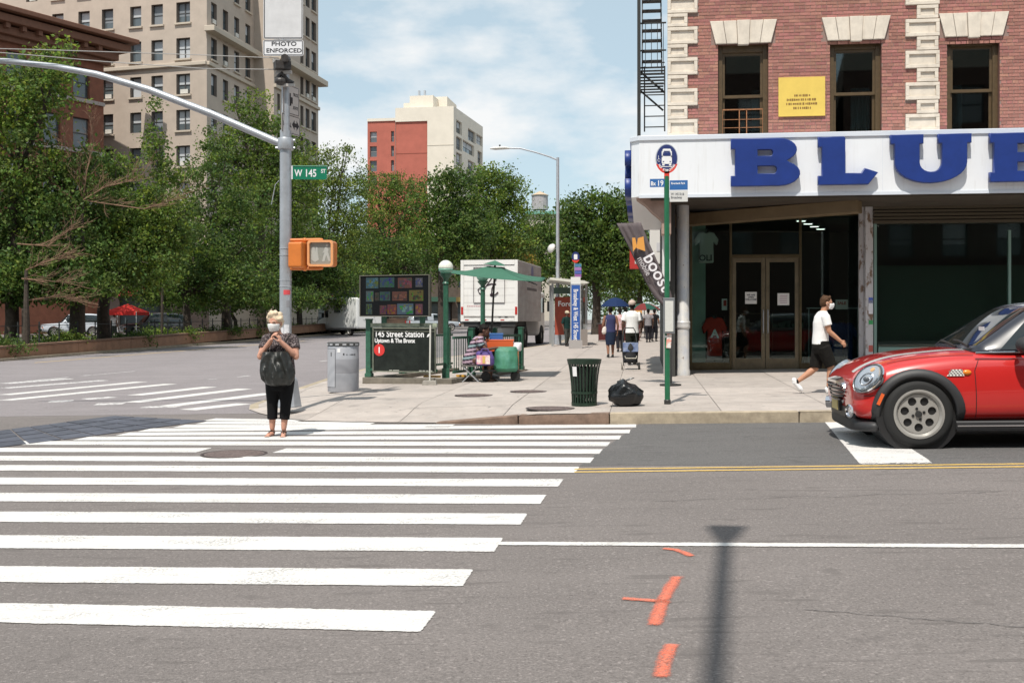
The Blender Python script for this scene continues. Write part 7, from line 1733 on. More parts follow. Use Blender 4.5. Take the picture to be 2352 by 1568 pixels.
# person in white under the red canopy
def canopy():
    t = 72; b = P(275, 766, t); b.z = g(b.x, b.y); o = thing('canopy_tent', 'red pop up canopy tent beside the dark parked car', 'canopy', b); k = F / t
    z1, z2 = tz(716, t) - b.z, tz(697, t) - b.z; hw = 38 / k; RC = mat('canopy_red', (.58, .04, .035), .8)
    pk_ = Vector((.1, 1.3, z2)); cs = [Vector((-hw, 0, z1)), Vector((hw, 0, z1)), Vector((hw, 2.6, z1)), Vector((-hw, 2.6, z1))]
    for i in range(4):
        a, b2_ = cs[i], cs[(i + 1) % 4]; MB().add([a, b2_, pk_], [(0, 1, 2)]).add([a, b2_, b2_ - UP * .22, a - UP * .22], [(3, 2, 1, 0)]).build('roof_panel', RC, o)
        MB().cyl((a.x, a.y, 0), a, .025, n=8).build('leg', WHITE, o)
    c, _, _ = None, None, None
    p = P(262, 760, 70); 
    return p
pp_ = canopy()
c, b, s = backer('person in a white shirt standing under the red canopy', 262, 763, 42, mat('polo_white', (.80, .80, .79), .9), mat('trousers_grey', (.055, .06, .055), .9), SK4, HB, 'short', yaw=160, vox=.02)
c.location = P(262, 763, 73); c.location.z = g(c.location.x, 73); c.scale = (1,) * 3
# ---------------------------------------------------------------- street vendor in the umbrella's shade
def vendor():
    b = gpt(1092, 877, .15); b.y += .1; b.z = g(b.x, b.y) + .15; k = F / b.y
    c = thing('person', 'seated street vendor in a striped top bending over bags under the umbrella', 'person', b, R(90))         # faces local -y = picture right
    m = MB()
    torso(m, [(0, .10, .38, .15, .14), (0, .10, .48, .16, .14), (0, .06, .60, .145, .115), (0, .0, .74, .155, .12), (0, -.05, .86, .17, .11), (0, -.08, .92, .09, .07)])
    m.path([(0, -.08, .90), (0, -.14, .99)], [.055, .05], 10)
    lg = [(Vector((-.09, .05, .43)), Vector((-.11, -.33, .46)), Vector((-.10, -.24, .09))), (Vector((.09, .05, .43)), Vector((.11, -.35, .45)), Vector((.10, -.30, .09)))]
    for h, kn, an in lg: limb(m, [h, h.lerp(kn, .5), kn, kn.lerp(an, .35), an], [.10, .085, .062, .056, .036], 10); m.path([an + Vector((0, .04, -.06)), an + Vector((0, -.05, -.06)), an + Vector((0, -.14, -.07))], [.03, .035, .02], 8)
    am = [(Vector((-.17, -.04, .85)), Vector((-.22, -.22, .66)), Vector((-.13, -.44, .70))), (Vector((.17, -.04, .85)), Vector((.22, -.2, .66)), Vector((.12, -.44, .68)))]
    for a, s in zip(am, (1, -1)): limb(m, [a[0], a[0].lerp(a[1], .5), a[1], a[2]], [.056, .05, .042, .028], 10); hand(m, a[2], (0, -1, -.1), (0, 0, -1), s, .6)
    Mh = head(m, Vector((0, -.18, 1.05)), 1.0, 0, R(18)); fused(m, 'body', SK3, c, .012, 2); hairdo(Mh, 1.0, c, HB, 'short', .012, 4)
    m = MB(); torso(m, [(0, .10, .36, .19, .18), (0, .10, .48, .19, .17), (0, .06, .60, .172, .142), (0, .0, .74, .178, .145), (0, -.05, .86, .182, .13), (0, -.08, .93, .10, .08)])
    for a in am: m.path([a[0], a[0].lerp(a[1], .6)], [.078, .08], 12)
    o = fused(m, 'striped_top', mat('stripe_lilac', (.40, .29, .36), .9), c, .011, 3); o.data.materials.append(mat('stripe_dark', (.03, .022, .035), .9)); o.data.materials.append(mat('stripe_teal', (.22, .30, .32), .9))
    for p in o.data.polygons: q_ = p.center.z * 13 + p.center.y * 2; p.material_index = 1 if q_ % 1 < .38 else (2 if int(q_) % 3 == 0 else 0)
    st = thing('folding_stool', 'low folding stool under the seated vendor', 'stool', b + Vector((-.10, 0, 0)), R(90)); MB().box((0, 0, .33), (.36, .36, .03)).build('seat', mat('stool_canvas', (.16, .15, .14), .9), st)
    for s in (-1, 1): MB().bar((s * .16, -.17, 0), (s * .16, .17, .33), .02, .02).build('leg', GALV, st); MB().bar((s * .13, .17, 0), (s * .13, -.17, .33), .02, .02).build('leg', GALV, st)
    return b
vb = vendor()
def softbag(name, label, px, py0, py1, wpx, t, mt, d=.25, straps=None, cat='bag', seed=1, vox=.014, extra=None):
    o_ = P(px, py1, t); k = F / t; w, h = wpx / k / 2, (py1 - py0) / k; o = thing(name, label, cat, o_); rng = random.Random(seed)
    m = MB(); torso(m, [(0, 0, 0, w * .85, d * .7), (0, 0, h * .12, w, d), (0, 0, h * .5, w * 1.0, d), (rng.uniform(-.02, .02), 0, h * .85, w * .96, d * .8), (0, 0, h, w * .8, d * .5)], 32)
    m.v = [(x + .03 * noise.noise(Vector((x * 6 + seed, y * 6, z * 6))), y + .04 * noise.noise(Vector((x * 7, y * 5 + seed, z * 5))), z) for x, y, z in m.v]; fused(m, 'sack', mt, o, vox, 2)
    if straps: MB().path([(-w * .5, -d, h * .9), (-w * .3, -d * .9, h * 1.15), (w * .3, -d * .9, h * 1.15), (w * .5, -d, h * .9)], .014, 6).build('handle', straps, o)
    return o, w, h, d
tv = vb.y
GB = mat('tarp_green', (.035, .17, .09), .6, col2=(.07, .24, .17), vscale=6, bump=.4, bscale=12)
o, w, h, d = softbag('cloth_sack', 'green cloth covered sack on the vendor cart', 1163, 796, 853, 58, tv - .05, GB, .26)
o, w, h, d = softbag('tote_bag', 'purple and pink printed tote bag beside the vendor', 1114, 806, 839, 42, tv - .32, mat('tote_purple', (.09, .055, .22), .7), .13, mat('tote_purple', (.09, .055, .22), .7))
MB().box((-.03, -d - .012, h * .42), (w * 1.45, .012, h * .62)).build('printed_panel', mat('tote_print', (.70, .30, .38), .6, col2=(.78, .68, .62), vscale=7, lo=.45, hi=.58), o); MB().box((-.02, -d - .021, h * .42), (w * .3, .008, h * .5)).build('print_figure', mat('tote_fig', (.6, .42, .12), .6), o)
softbag('plastic_bag', 'crumpled white plastic bag tucked behind the green sack', 1188, 786, 806, 18, tv + .05, mat('plastic_white', (.66, .64, .66), .4), .08, seed=5)
softbag('cloth_bundle', 'dark brown cloth bundle in the vendor lap', 1104, 783, 808, 30, tv - .1, mat('bundle_brown', (.10, .05, .04), .9, col2=(.35, .22, .22), vscale=12), .1, seed=8)
cr_ = P(1148, 806, tv + .25); k = F / cr_.y; o = thing('plastic_crate', 'orange plastic crate on top of the vendor cart', 'crate', cr_); w_, h_, d_ = 62 / k, 25 / k, .4; ORC = mat('crate_orange', (.60, .10, .025), .5)
for cx, cy, sx_, sy_ in ((0, -d_ / 2, w_, .02), (0, d_ / 2, w_, .02), (-w_ / 2 + .01, 0, .02, d_ - .02), (w_ / 2 - .01, 0, .02, d_ - .02)): MB().box((cx, cy, h_ / 2), (sx_, sy_, h_)).build('side_panel', ORC, o)
MB().box((0, 0, .01), (w_ - .04, d_ - .04, .02)).build('bottom', ORC, o); bev(MB().box((0, 0, h_), (w_ + .03, d_ + .03, .03)).build('lid', ORC, o), .01)
bb = P(1140, 781, tv + .3); o = thing('cool_box', 'small blue box standing on the orange crate', 'box', bb); bev(MB().box((0, 0, .06), (.28, .2, .12)).build('box_body', mat('box_blue', (.03, .12, .36), .5), o), .015); MB().box((0, 0, .13), (.29, .21, .03)).build('box_lid', mat('box_blue2', (.05, .16, .42), .5), o)
ct = P(1150, 877, tv + .1); ct.z = g(ct.x, ct.y) + .15; o = thing('hand_cart', 'dark hand cart carrying the vendor goods beside the umbrella', 'cart', ct)
MB().box((0, 0, .22), (.75, .5, .04)).build('deck', DARKST, o)
for x in (-.3, .3):
    MB().lathe([(.05, -.02), (.09, -.02), (.1, 0), (.09, .02), (.05, .02)], n=18, M=Matrix.Translation((x, -.24, .10)) @ Matrix.Rotation(R(90), 4, 'X')).build('wheel', RUB, o, smooth=True); MB().lathe([(.05, -.02), (.09, -.02), (.1, 0), (.09, .02), (.05, .02)], n=18, M=Matrix.Translation((x, .24, .10)) @ Matrix.Rotation(R(90), 4, 'X')).build('wheel', RUB, o, smooth=True)
for x in (-.36, .36): MB().bar((x, -.22, .2), (x, -.22, .62), .025, .025).build('upright', RUST, o); MB().bar((x, .22, .0), (x, .22, .7), .025, .025).build('upright', RUST, o)
MB().box((0, .25, .45), (.7, .02, .4)).build('back_panel', DARKST, o)
# second vendor standing behind, and far umbrellas
backer('person in dark clothes standing behind the vendor cart', 1119, 868, 106, mat('top_black', (.015, .015, .016), .9), mat('trousers_dark', (.02, .02, .025), .9), SK3, HB, 'short', yaw=20, vox=.014)
for lab, px, py, rpx, hp, t, col in (('dark blue street umbrella over a stall down the pavement', 1413, 704, 34, 21, 48, (.012, .028, .085)), ('red and green street umbrella beside the dark blue one', 1480, 712, 40, 16, 52, (.16, .03, .03))):
    k = F / t; b = P(px, py, t); zr_ = b.z; b.z = g(b.x, b.y) + .15; zr_ -= b.z; o = thing('street_umbrella', lab, 'umbrella', b); m1 = mat('umb%d' % px, col, .7); r_ = rpx / k; h_ = hp / k
    for s in range(8):
        a0, a1 = s * math.pi / 4, (s + 1) * math.pi / 4; rows = [[(r_ * f_ * math.cos(a), r_ * f_ * math.sin(a), zr_ + h_ * (1 - f_ ** 2)) for f_ in (.02, .35, .7, 1)] for a in (a0, (a0 + a1) / 2, a1)]
        MB().grid(rows, flip=True).build('canopy_panel', m1 if px < 1450 or s % 2 else mat('umb_green', (.02, .08, .06), .7), o, smooth='all')
    MB().cyl((0, 0, 0), (0, 0, zr_ + h_), .02).build('pole', DARKST, o)
o = thing('market_stall', 'low dark stall table beneath the dark blue umbrella', 'stall', Vector((tx(1420, 48), 48, g(tx(1420, 48), 48) + .15))); MB().box((0, 0, .78), (1.9, .8, .05)).build('table_top', mat('table_dark', (.06, .05, .05), .8), o); MB().box((0, -.38, .4), (1.85, .02, .72)).build('table_skirt', mat('table_cloth', (.10, .03, .03), .9), o)
for sx_ in (-.85, .85): MB().box((sx_, .3, .38), (.04, .04, .76)).build('leg', DARKST, o)

for m_ in bpy.data.materials:
    if m_.use_nodes and any(k_ in m_.name for k_ in ('shorts', 'trousers', 'skirt', 'top_', 'polo', 'tee_', 'blouse', 'cloth', 'jacket', 'umb', 'canopy', 'stripe_', 'sock', 'hair')) and 'stripe_white' not in m_.name:
        b_ = m_.node_tree.nodes.get('Principled BSDF')
        if b_: b_.inputs['Specular IOR Level'].default_value = .12
# ================================================================ buildings beyond the avenue
def s_at(o, d, px):
    u = (px - CXP) / F; return (u * o.y - o.x) / (d.x - u * d.y)
def z_at(p, py): return EYE + (YH - py) / F * p.y
FRM = mat('far_frame', (.05, .05, .05), .6); FRW = mat('far_frame_pale', (.40, .38, .34), .6)
FGL = mat('far_glass', (.10, .12, .13), .06, spec=.8); FBL = mat('far_blind', (.48, .50, .52), .7); FBLD = mat('far_blind_dim', (.20, .22, .24), .7); ACM = mat('ac_unit', (.62, .60, .55), .6)
_wm = {}
def window_obj(parent, o, d, din, s0, s1, z0, z1, depth, kind, sill=None, double=False):
    w, h = s1 - s0, z1 - z0; k = (round(w, 2), round(h, 2), kind, double)
    if k not in _wm:
        m = MB(); f_ = .07 * max(1, h / 1.8); fm = MB()
        for cx, cz, sx_, sz_ in ((w / 2, f_ / 2, w, f_), (w / 2, h - f_ / 2, w, f_), (f_ / 2, h / 2, f_, h - 2 * f_), (w - f_ / 2, h / 2, f_, h - 2 * f_), (w / 2, h * .5, w - 2 * f_, f_ * .8)): fm.box((cx, 0, cz), (sx_, .06, sz_))
        if double: fm.box((w / 2, -.01, h / 2), (f_ * 1.6, .06, h - 2 * f_))
        me = fm.mesh('window'); me.materials.append(FRM if kind != 2 else FRW)
        g1 = MB().box((w / 2, .02, h / 2), (w - f_, .01, h - f_)).mesh('pane'); g1.materials.append(FGL)
        _wm[k] = (me, g1)
    me, g1 = _wm[k]
    wo_ = link('window', me, parent); wo_.matrix_local = frame(o + d * s0 + din * depth + UP * z0, d, din)
    link('pane', g1, wo_)
    r_ = random.random()
    if r_ < .75 and kind != 3:
        hb = h * random.choice((.45, .45, .6, .9, .3)); b_ = MB().box((w / 2, .008, h - .08 - hb / 2), (w - .2, .008, hb)).build('blind', FBL if random.random() < .6 else FBLD, wo_)
    if kind == 1 and random.random() < .45: MB().box((w * .55, -.15, .28), (w * .55, .4, .38)).build('air_conditioner', ACM, wo_)
    if sill: MB().box((w / 2, -depth - .02, -.09), (w + .3, .3, .16)).build('sill', sill, wo_)
BEI = mat('beige_brick', (.46, .385, .32), .85, var=.07, vscale=.9, detail=8); mixlayers(BEI, [(60, .5, .7, (.36, .29, .24), .4, 2, (1, 1, 6))])
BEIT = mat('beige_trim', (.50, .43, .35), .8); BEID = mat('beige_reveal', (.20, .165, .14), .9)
random.seed(11)
T0 = 95.0; Cb = P(475, 0, T0); Cb.z = 0
dL = Vector((-.962, .275, 0)); dR = Vector((.187, .982, 0)); dR.normalize(); nL = Vector((.275, .962, 0)).normalized(); nR = Vector((-dR.y, dR.x, 0))
ap_ = thing('apartment_block', 'beige brick apartment block with rows of sash windows behind the trees', 'building', Cb)
Z = Vector((0, 0, 0)); ROW0, FLH = 21.7, 3.22; rows_ = [ROW0 + k * FLH for k in range(-5, 5)]; ZT = 38.0
def wl(cols, o, d): return [(min(s_at(o, d, a), s_at(o, d, b)), max(s_at(o, d, a), s_at(o, d, b))) for a, b in cols]
def wing(o, d, din, W_, cols, rows, hh, zt, depth=.35, kind=1, sill=None, dbl=()):
    """o is in world coordinates; openings between picture columns"""
    cs = wl(cols, o, d); ops = [(a, b, z, z + hh) for a, b in cs for z in rows if b < W_]
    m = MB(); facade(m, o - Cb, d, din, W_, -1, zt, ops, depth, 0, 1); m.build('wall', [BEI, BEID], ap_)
    for i, (a, b) in enumerate(cs):
        for z in rows:
            if b < W_: window_obj(ap_, o - Cb, d, din, a, b, z, z + hh, depth, kind, sill if random.random() < .8 else None, i in dbl)
WL_ = s_at(Cb, dL, -160)
Lo = Cb + dL * WL_                                           # run the left face from its far left end towards the corner
dl2 = -dL
wing(Lo, dl2, nL, WL_, [(-96, -70), (-40, -14), (60, 86), (120, 146), (180, 206), (234, 260), (299, 324.4), (347.7, 374), (405, 436.5)], rows_, 1.85, ZT, .38, 1, BEIT, (8,))
L1 = s_at(Cb, dR, 583.7)
wing(Cb, dR, nR, L1, [(485, 498), (512, 524), (538, 549.5), (563.6, 575)], rows_, 1.95, ZT, .3, 1, BEIT)
Eb = Cb + dR * L1; L2 = s_at(Eb, dl2, 629); wing(Eb, dl2, nL, L2, [], rows_, 1.9, ZT)
Gb = Eb + dl2 * L2; L3 = s_at(Gb, dR, 731); wing(Gb, dR, nR, L3, [(637, 643), (653, 660), (690, 697), (702, 711), (715.5, 726)], rows_, 2.1, ZT, .3, 1, BEIT)
def band(o, d, din, W_, z, h, pr, a0=0, a1=0):
    m = MB(); m.box((W_ / 2, -pr / 2 + .05, 0), (W_ + a0 + a1, pr + .1, h), M=frame(o - Cb + UP * z, d, din)); return bev(m.build('cornice', BEIT, ap_), .05)
for z, h, pr in ((ROW0 + FLH - .55, .35, .25), (ROW0 - 4 * FLH - .6, .4, .3)):
    band(Lo, dl2, nL, WL_, z, h, pr); band(Cb, dR, nR, L1, z, h, pr); band(Gb, dR, nR, L3, z, h, pr)
zc_ = z_at(Gb + dR * L3, 193); band(Cb, dR, nR, L1, ROW0 + 2 * FLH - .75, .5, .9, .3, .4); band(Gb, dR, nR, L3, zc_, .6, 1.0, 0, .8)
m = MB(); tp = [Lo - Cb, Z, Eb - Cb, Gb - Cb, Gb + dR * L3 - Cb, Gb + dR * L3 + Vector((-40, 12, 0)) - Cb, Lo + nL * 20 - Cb]
m.add([p + UP * ZT for p in tp], [tuple(range(len(tp)))]); a_, b_ = tp[4], tp[5]; m.add([b_, a_, a_ + UP * ZT, b_ + UP * ZT], [(0, 1, 2, 3)]); m.build('roof', BEID, ap_)
# brown brick building at the left
BRN = mat('brown_brick', (.20, .075, .045), .85, var=.15, vscale=2, detail=8); BRNT = mat('brown_trim', (.17, .075, .045), .75, var=.1, vscale=4)
T1 = 92.0; Bb = P(238, 0, T1); Bb.z = 0; dB = Vector((.53, .85, 0)).normalized(); nB = Vector((-dB.y, dB.x, 0))
bo_ = thing('brown_building', 'dark red brick building with a heavy cornice at the left edge', 'building', Bb)
WB = 34.0; Bo = Bb - dB * WB
zc = z_at(Bb, 150); ops = []; cs = [(WB - a - 1.6, WB - a) for a in (1.4, 4.2, 7.4, 10.2, 13.6, 16.4, 19.8, 22.6, 26.0, 29.0)]
zr = [z_at(Bb, 235) - k * 4.3 for k in range(5)]
ops = [(a, b, z, z + 2.6) for a, b in cs for z in zr]
m = MB(); facade(m, Bo - Bb, dB, nB, WB, -1, zc + 2.2, ops, .4, 0, 0)
e0, e1_ = Z, nB * -1
m.add([Z, Z + nB * 14, Z + nB * 14 + UP * (zc + 2.2), Z + UP * (zc + 2.2)], [(0, 1, 2, 3)]); m.add([p + UP * (zc + 2.2) for p in (Bo - Bb, Z, nB * 14, Bo - Bb + nB * 14)], [(0, 1, 2, 3)]); m.build('wall', BRN, bo_)
for a, b in cs:
    for z in zr: window_obj(bo_, Bo - Bb, dB, nB, a, b, z, z + 2.6, .3, 0, None); 
for z in zr[:3]: MB().box((WB / 2, -.08, z - .25), (WB - .02, .3, .3), M=frame(Bo - Bb, dB, nB)).build('string_course', mat('grey_course', (.36, .31, .29), .8), bo_)
for k, (dz, h, pr) in enumerate(((0, .45, .45), (.55, .65, .9), (1.3, .6, 1.6), (1.95, .4, 2.1))):
    bev(MB().box((WB / 2 + pr / 2, -pr / 2 + .1, zc + dz + .2), (WB + pr, pr + .2, h), M=frame(Bo - Bb, dB, nB)).build('cornice', BRNT, bo_), .06)
for k in range(24): MB().box((k * 1.4 + .5, -.9, zc + 1.1), (.35, .9, .6), M=frame(Bo - Bb, dB, nB)).build('modillion', BRNT, bo_)
# red and cream tower
T2 = 190.0; Tb = P(1042, 0, T2); Tb.z = 0; dl = Vector((-.986, .164, 0)).normalized(); dr_ = Vector((.222, .975, 0)).normalized(); nl = Vector((.164, .986, 0)).normalized(); nr_ = Vector((-dr_.y, dr_.x, 0))
CREAM = mat('cream_brick', (.70, .635, .54), .85, var=.05, vscale=.4, detail=8); REDB = mat('red_brick', (.42, .12, .085), .85, var=.09, vscale=.5, detail=8); TFR = mat('tower_panel', (.12, .15, .15), .4)
tw = thing('apartment_tower', 'red and cream brick tower rising above the avenue trees', 'building', Tb)
dz = lambda px, py: z_at(Tb, py)
zt_ = z_at(Tb, 244); zb_ = z_at(Tb, 276)
W1 = s_at(Tb, dl, 981.5); W2_ = s_at(Tb, dl, 908); W3 = s_at(Tb, dl, 843); d2 = -dl
m = MB()
def pt(s, z, n_=0): return dl * s + nl * n_ + UP * z
facade(m, dl * W1, d2, nl, W1, 0, zt_, [], .3, 0); m.build('cream_wall', CREAM, tw)
m = MB(); facade(m, dl * W2_ + nl * .25, d2, nl, W2_ - W1, 0, zb_, [], .3, 0); m.build('red_wall', REDB, tw)
m = MB(); facade(m, dl * W2_, d2, nl, W2_ - W1, zb_, zt_, [], .3, 0); m.add([pt(W1, zb_), pt(W2_, zb_), pt(W2_, zb_, .25), pt(W1, zb_, .25)], [(3, 2, 1, 0)]); m.build('cream_band', CREAM, tw)
zz1 = lambda py: z_at(Tb + dl * W3, py)
cols = wl([(849.5, 865.5), (898, 905)], Tb + dl * W3 + nl * .3, d2); rr_ = [(zz1(327), zz1(302.5)), (zz1(360.5), zz1(336)), (zz1(394), zz1(369)), (zz1(427), zz1(402))]
ops = [(a, b, z0, z1) for a, b in cols for z0, z1 in rr_]
m = MB(); facade(m, dl * W3 + nl * .3, d2, nl, W3 - W2_, 0, zz1(278.5), ops, .5, 0); m.build('red_wall', REDB, tw)
MB().box(((W3 - W2_) / 2, .1, zz1(278.5) + .2), (W3 - W2_, .6, .5), M=frame(dl * W3 + nl * .3, d2, nl)).build('coping', CREAM, tw)
for a, b in cols:
    for z0, z1 in rr_: window_obj(tw, dl * W3 + nl * .3, d2, nl, a, b, z0, z1, .45, 2)
WR = s_at(Tb, dr_, 1109)
def rf(px, py):
    s = s_at(Tb, dr_, px); return s, z_at(Tb + dr_ * s, py)
ops = []
for xa_, ya0, ya1, xb_ in ((1048, 274, 304, 1061), (1075, 294, 321, 1092.5), (1094, 306, 329, 1108.5), (1048, 311.5, 342, 1061), (1063, 320, 346, 1089), (1048, 348, 378, 1061), (1075, 366, 392, 1089), (1097, 345, 375, 1107), (1048, 385, 415, 1061), (1063, 400, 425, 1089)):
    s0, z1 = rf(xa_, ya0); _, z0 = rf(xa_, ya1); s1, _ = rf(xb_, 300); ops.append((s0, s1, z0, z1))
m = MB(); facade(m, Z, dr_, nr_, WR, 0, zt_, ops, .6, 0); m.build('cream_wall', CREAM, tw)
for a, b, c, d in ops: window_obj(tw, Z, dr_, nr_, a, b, c, d, .5, 0, None, True)
m = MB(); tp = [pt(0, zt_), dr_ * WR + UP * zt_, dr_ * WR + dl * W2_ + UP * zt_, pt(W2_, zt_)]; m.add(tp, [(0, 1, 2, 3)])
m.add([pt(W2_, 0), pt(W2_, zt_), dr_ * WR + dl * W2_ + UP * zt_, dr_ * WR + dl * W2_], [(0, 1, 2, 3)]); m.build('roof', CREAM, tw)
for k in range(1, 7):
    z_ = zt_ - 1.2 - k * 2.85 * 2
    if z_ > 5: MB().box((W1 / 2, -.01, z_), (W1 - .02, .06, .10), M=frame(dl * W1, d2, nl)).build('floor_joint', mat('joint_line', (.52, .46, .38), .9), tw)
for k in range(1, 5): MB().box(((W2_ - W1) / 2, -.01, zb_ - k * 5.7), (W2_ - W1 - .02, .06, .10), M=frame(dl * W2_ + nl * .25, d2, nl)).build('floor_joint', mat('joint_line_red', (.30, .085, .06), .9), tw)
def tbox(px0, px1, py0, py1, dep, off, mt=CREAM, nm='penthouse'):
    o_ = Tb + nl * off; s0, s1 = s_at(o_, dl, px1), s_at(o_, dl, px0); z0, z1 = z_at(o_, py1), z_at(o_, py0)
    MB().box((0, 0, 0), (s1 - s0, dep, z1 - z0), M=frame(o_ - Tb + dl * ((s0 + s1) / 2) + nl * dep / 2 + UP * ((z0 + z1) / 2), d2, nl)).build(nm, mt, tw)
tbox(941, 995, 217, 250, 7, 2); tbox(996, 1027, 221, 250, 8, 6); tbox(927, 941, 233, 250, 6, 2.5); tbox(960, 964, 205, 217, .5, 4, GALV, 'roof_pipe'); tbox(973, 977, 205, 217, .5, 4, GALV, 'roof_pipe')
# far roofs and a water tank
T3 = 240.0
o = thing('distant_building', 'pale distant building with a green edged roof behind the trees', 'building', P(1255, 0, T3).xy.to_3d())
MB().box((0, 5, z_at(P(0, 0, T3), 492) / 2), (9.5, 10, z_at(P(0, 0, T3), 492))).build('wall', mat('pale_stone', (.50, .45, .38), .9), o)
MB().box((0, 4.8, z_at(P(0, 0, T3), 489)), (10, 11, .7)).build('roof_edge', mat('copper_green', (.15, .34, .27), .8), o)
for k in range(3): MB().box((2.2 + k * .9, 2, z_at(P(0, 0, T3), 482)), (.15, .15, 3.4)).build('roof_post', FRW, o)
MB().box((2.9, 2, z_at(P(0, 0, T3), 473)), (2.2, .15, .2)).build('roof_rail', FRW, o)
wp = P(1240, 485, T3 + 5); o = thing('water_tank', 'round rooftop water tank with a low conical roof', 'water tank', Vector((wp.x, wp.y, wp.z)))
for a in range(4): MB().cyl((1.5 * math.cos(a * 1.57 + .7), 1.5 * math.sin(a * 1.57 + .7), -3.5), (1.5 * math.cos(a * 1.57 + .7), 1.5 * math.sin(a * 1.57 + .7), .4), .2).build('leg', FRM, o)
MB().lathe([(1.9, .3), (1.85, 3.6)], n=16).build('tank', mat('tank_grey', (.36, .33, .34), .9, var=.2, vscale=3), o); MB().lathe([(2.1, 3.6), (0, 4.6)], n=16).build('cone_roof', mat('tank_roof', (.48, .36, .25), .9), o)
# the row of shops across the avenue and the houses behind the camera
SHOPW = mat('shop_row_brick', (.10, .06, .05), .9, var=.2, vscale=1.5)
for k, (px0, px1, t_, h_, col, lab) in enumerate(((245, 480, 87, 7.0, (.055, .04, .035), 'low shop building before the beige block, walls coloured dark for tree shade'), (480, 700, 112, 9.0, (.11, .07, .055), 'low brown shop building glimpsed under the trees beside the beige block'), (690, 900, 122, 10.0, (.08, .075, .07), 'low dark shop building glimpsed under the avenue trees'), (900, 1210, 135, 12.0, (.12, .09, .07), 'brown shop building far up the avenue behind the truck'))):  # nearest shop building added; its dark colour stands in for shade under trees
    a, b = P(px0, 0, t_), P(px1, 0, t_ + (3 if px0 < 300 else 8)); a.z = b.z = 0; d = (b - a); Wd = d.length; d.normalize(); n_ = Vector((-d.y, d.x, 0))
    o = thing('shop_building', lab, 'building', a); zg = g(a.x, a.y)
    ops = [(1 + q_ * 4.0, 4.2 + q_ * 4.0, zg + .3, zg + 3.0) for q_ in range(int(Wd / 4.0) - 0) if 4.2 + q_ * 4 < Wd]
    ops2 = [(1.2 + q_ * 2.6, 2.4 + q_ * 2.6, zg + 5.0, zg + 6.9) for q_ in range(int(Wd / 2.6)) if 2.4 + q_ * 2.6 < Wd]
    m = MB(); facade(m, Z, d, n_, Wd, -1, h_, ops + ops2, .5, 0, 0, None); m.add([Vector((0, 0, h_)), d * Wd + UP * h_, d * Wd + n_ * 10 + UP * h_, n_ * 10 + UP * h_], [(0, 1, 2, 3)]); m.build('wall', mat('shop_row%d' % k, col, .9, var=.2, vscale=1.5), o)
    for q_ in ops + ops2: window_obj(o, Z, d, n_, *q_, .45, 3)
    for q_, (a0, a1, z0_, z1_) in enumerate(ops): MB().box(((a0 + a1) / 2, -.4, zg + 3.4), (a1 - a0 + .4, .9, .6), M=frame(Z, d, n_)).build('awning', mat('awning%d' % (q_ % 3), ((.30, .03, .03), (.05, .12, .08), (.25, .18, .06))[q_ % 3], .8), o)
random.seed(5)
BK = mat('opposite_brick', (.085, .05, .04), .9, var=.2, vscale=1.0)
for k, (x0, wd, h_, lab) in enumerate(((-32, 21, 15, 'brown house on the near side of the street, west one'), (-10.6, 19, 16.5, 'brown house on the near side of the street, middle one'), (8.8, 24, 15.5, 'brown house on the near side of the street, east one'))):
    o = thing('opposite_house', lab, 'building', Vector((x0, -13, 0))); d = Vector((-1, 0, 0)); n_ = Vector((0, -1, 0)); o_ = Vector((wd, 0, 0))
    ops = [(1 + q_ * 2.7, 2.3 + q_ * 2.7, z, z + 1.9) for q_ in range(int((wd - 1) / 2.7)) for z in (4.8, 8.1, 11.4)]
    m = MB(); facade(m, o_, d, n_, wd, -1, h_, ops, .3, 0, 0, None); m.box((wd / 2, -5.5, h_ / 2), (wd - .1, 9.6, h_ - .05)); m.build('wall', BK, o)
    for q_ in ops: window_obj(o, o_, d, n_, *q_, .28, 0)
# far shops on the right hand pavement, past the corner
random.seed(8)
for k, (px, py0, py1, w, t_, col, nm, lab) in enumerate(((1512, 497, 606, .55, 34, (.62, .61, .58), 'box_sign', 'white box sign hanging past the corner behind the grey banner'), (1461, 572, 618, .62, 52, (.42, .03, .025), 'hanging_sign', 'red hanging shop sign down the avenue beside the banner'), (1478, 700, 722, 1.0, 60, (.62, .32, .10), 'shop_board', 'orange shop board far down the avenue above the umbrellas'), (1492, 703, 735, .8, 57, (.60, .58, .55), 'shop_board', 'white shop board far down the avenue above the umbrellas'))):
    c = P(px, py1, t_); h_ = (py1 - py0) / F * t_; o = thing(nm, lab, 'sign', c, RZ)
    bev(MB().box((0, 0, h_ / 2), (w, .25, h_)).build('panel', mat('far_sign%d' % k, col, .5), o), .02)
    MB().box((w * .1, -.13, h_ * .35), (w * .4, .02, h_ * .18)).build('sign_patch', mat('far_patch%d' % k, ((.5, .5, .52), (.6, .58, .56), (.5, .1, .05), (.55, .2, .08))[k], .6), o)
    MB().bar((w / 2, 0, h_ * .8), (w / 2 + .9, 0, h_ * .8), .05, .05).build('bracket', DARKST, o)
nb = MBL @ Vector((xq + 1.0, YW + 14, 0)); nb.z = 0
o = thing('neighbour_building', 'brick building next along the avenue behind the corner shop', 'building', nb, RZ - R(2.5))
MB().box((6, 22, 4.6), (12, 44, 9.6)).build('wall', mat('neighbour_brick', (.28, .13, .10), .9, var=.1, vscale=2), o)
for k in range(7): MB().box((-.02, 2 + k * 6, 1.6), (.08, 4.6, 2.6)).build('shop_window', FGL, o); MB().box((-.35, 2 + k * 6, 3.4), (.8, 5, .5)).build('awning', mat('awning%d' % (k % 3), (.3, .03, .03), .8), o)
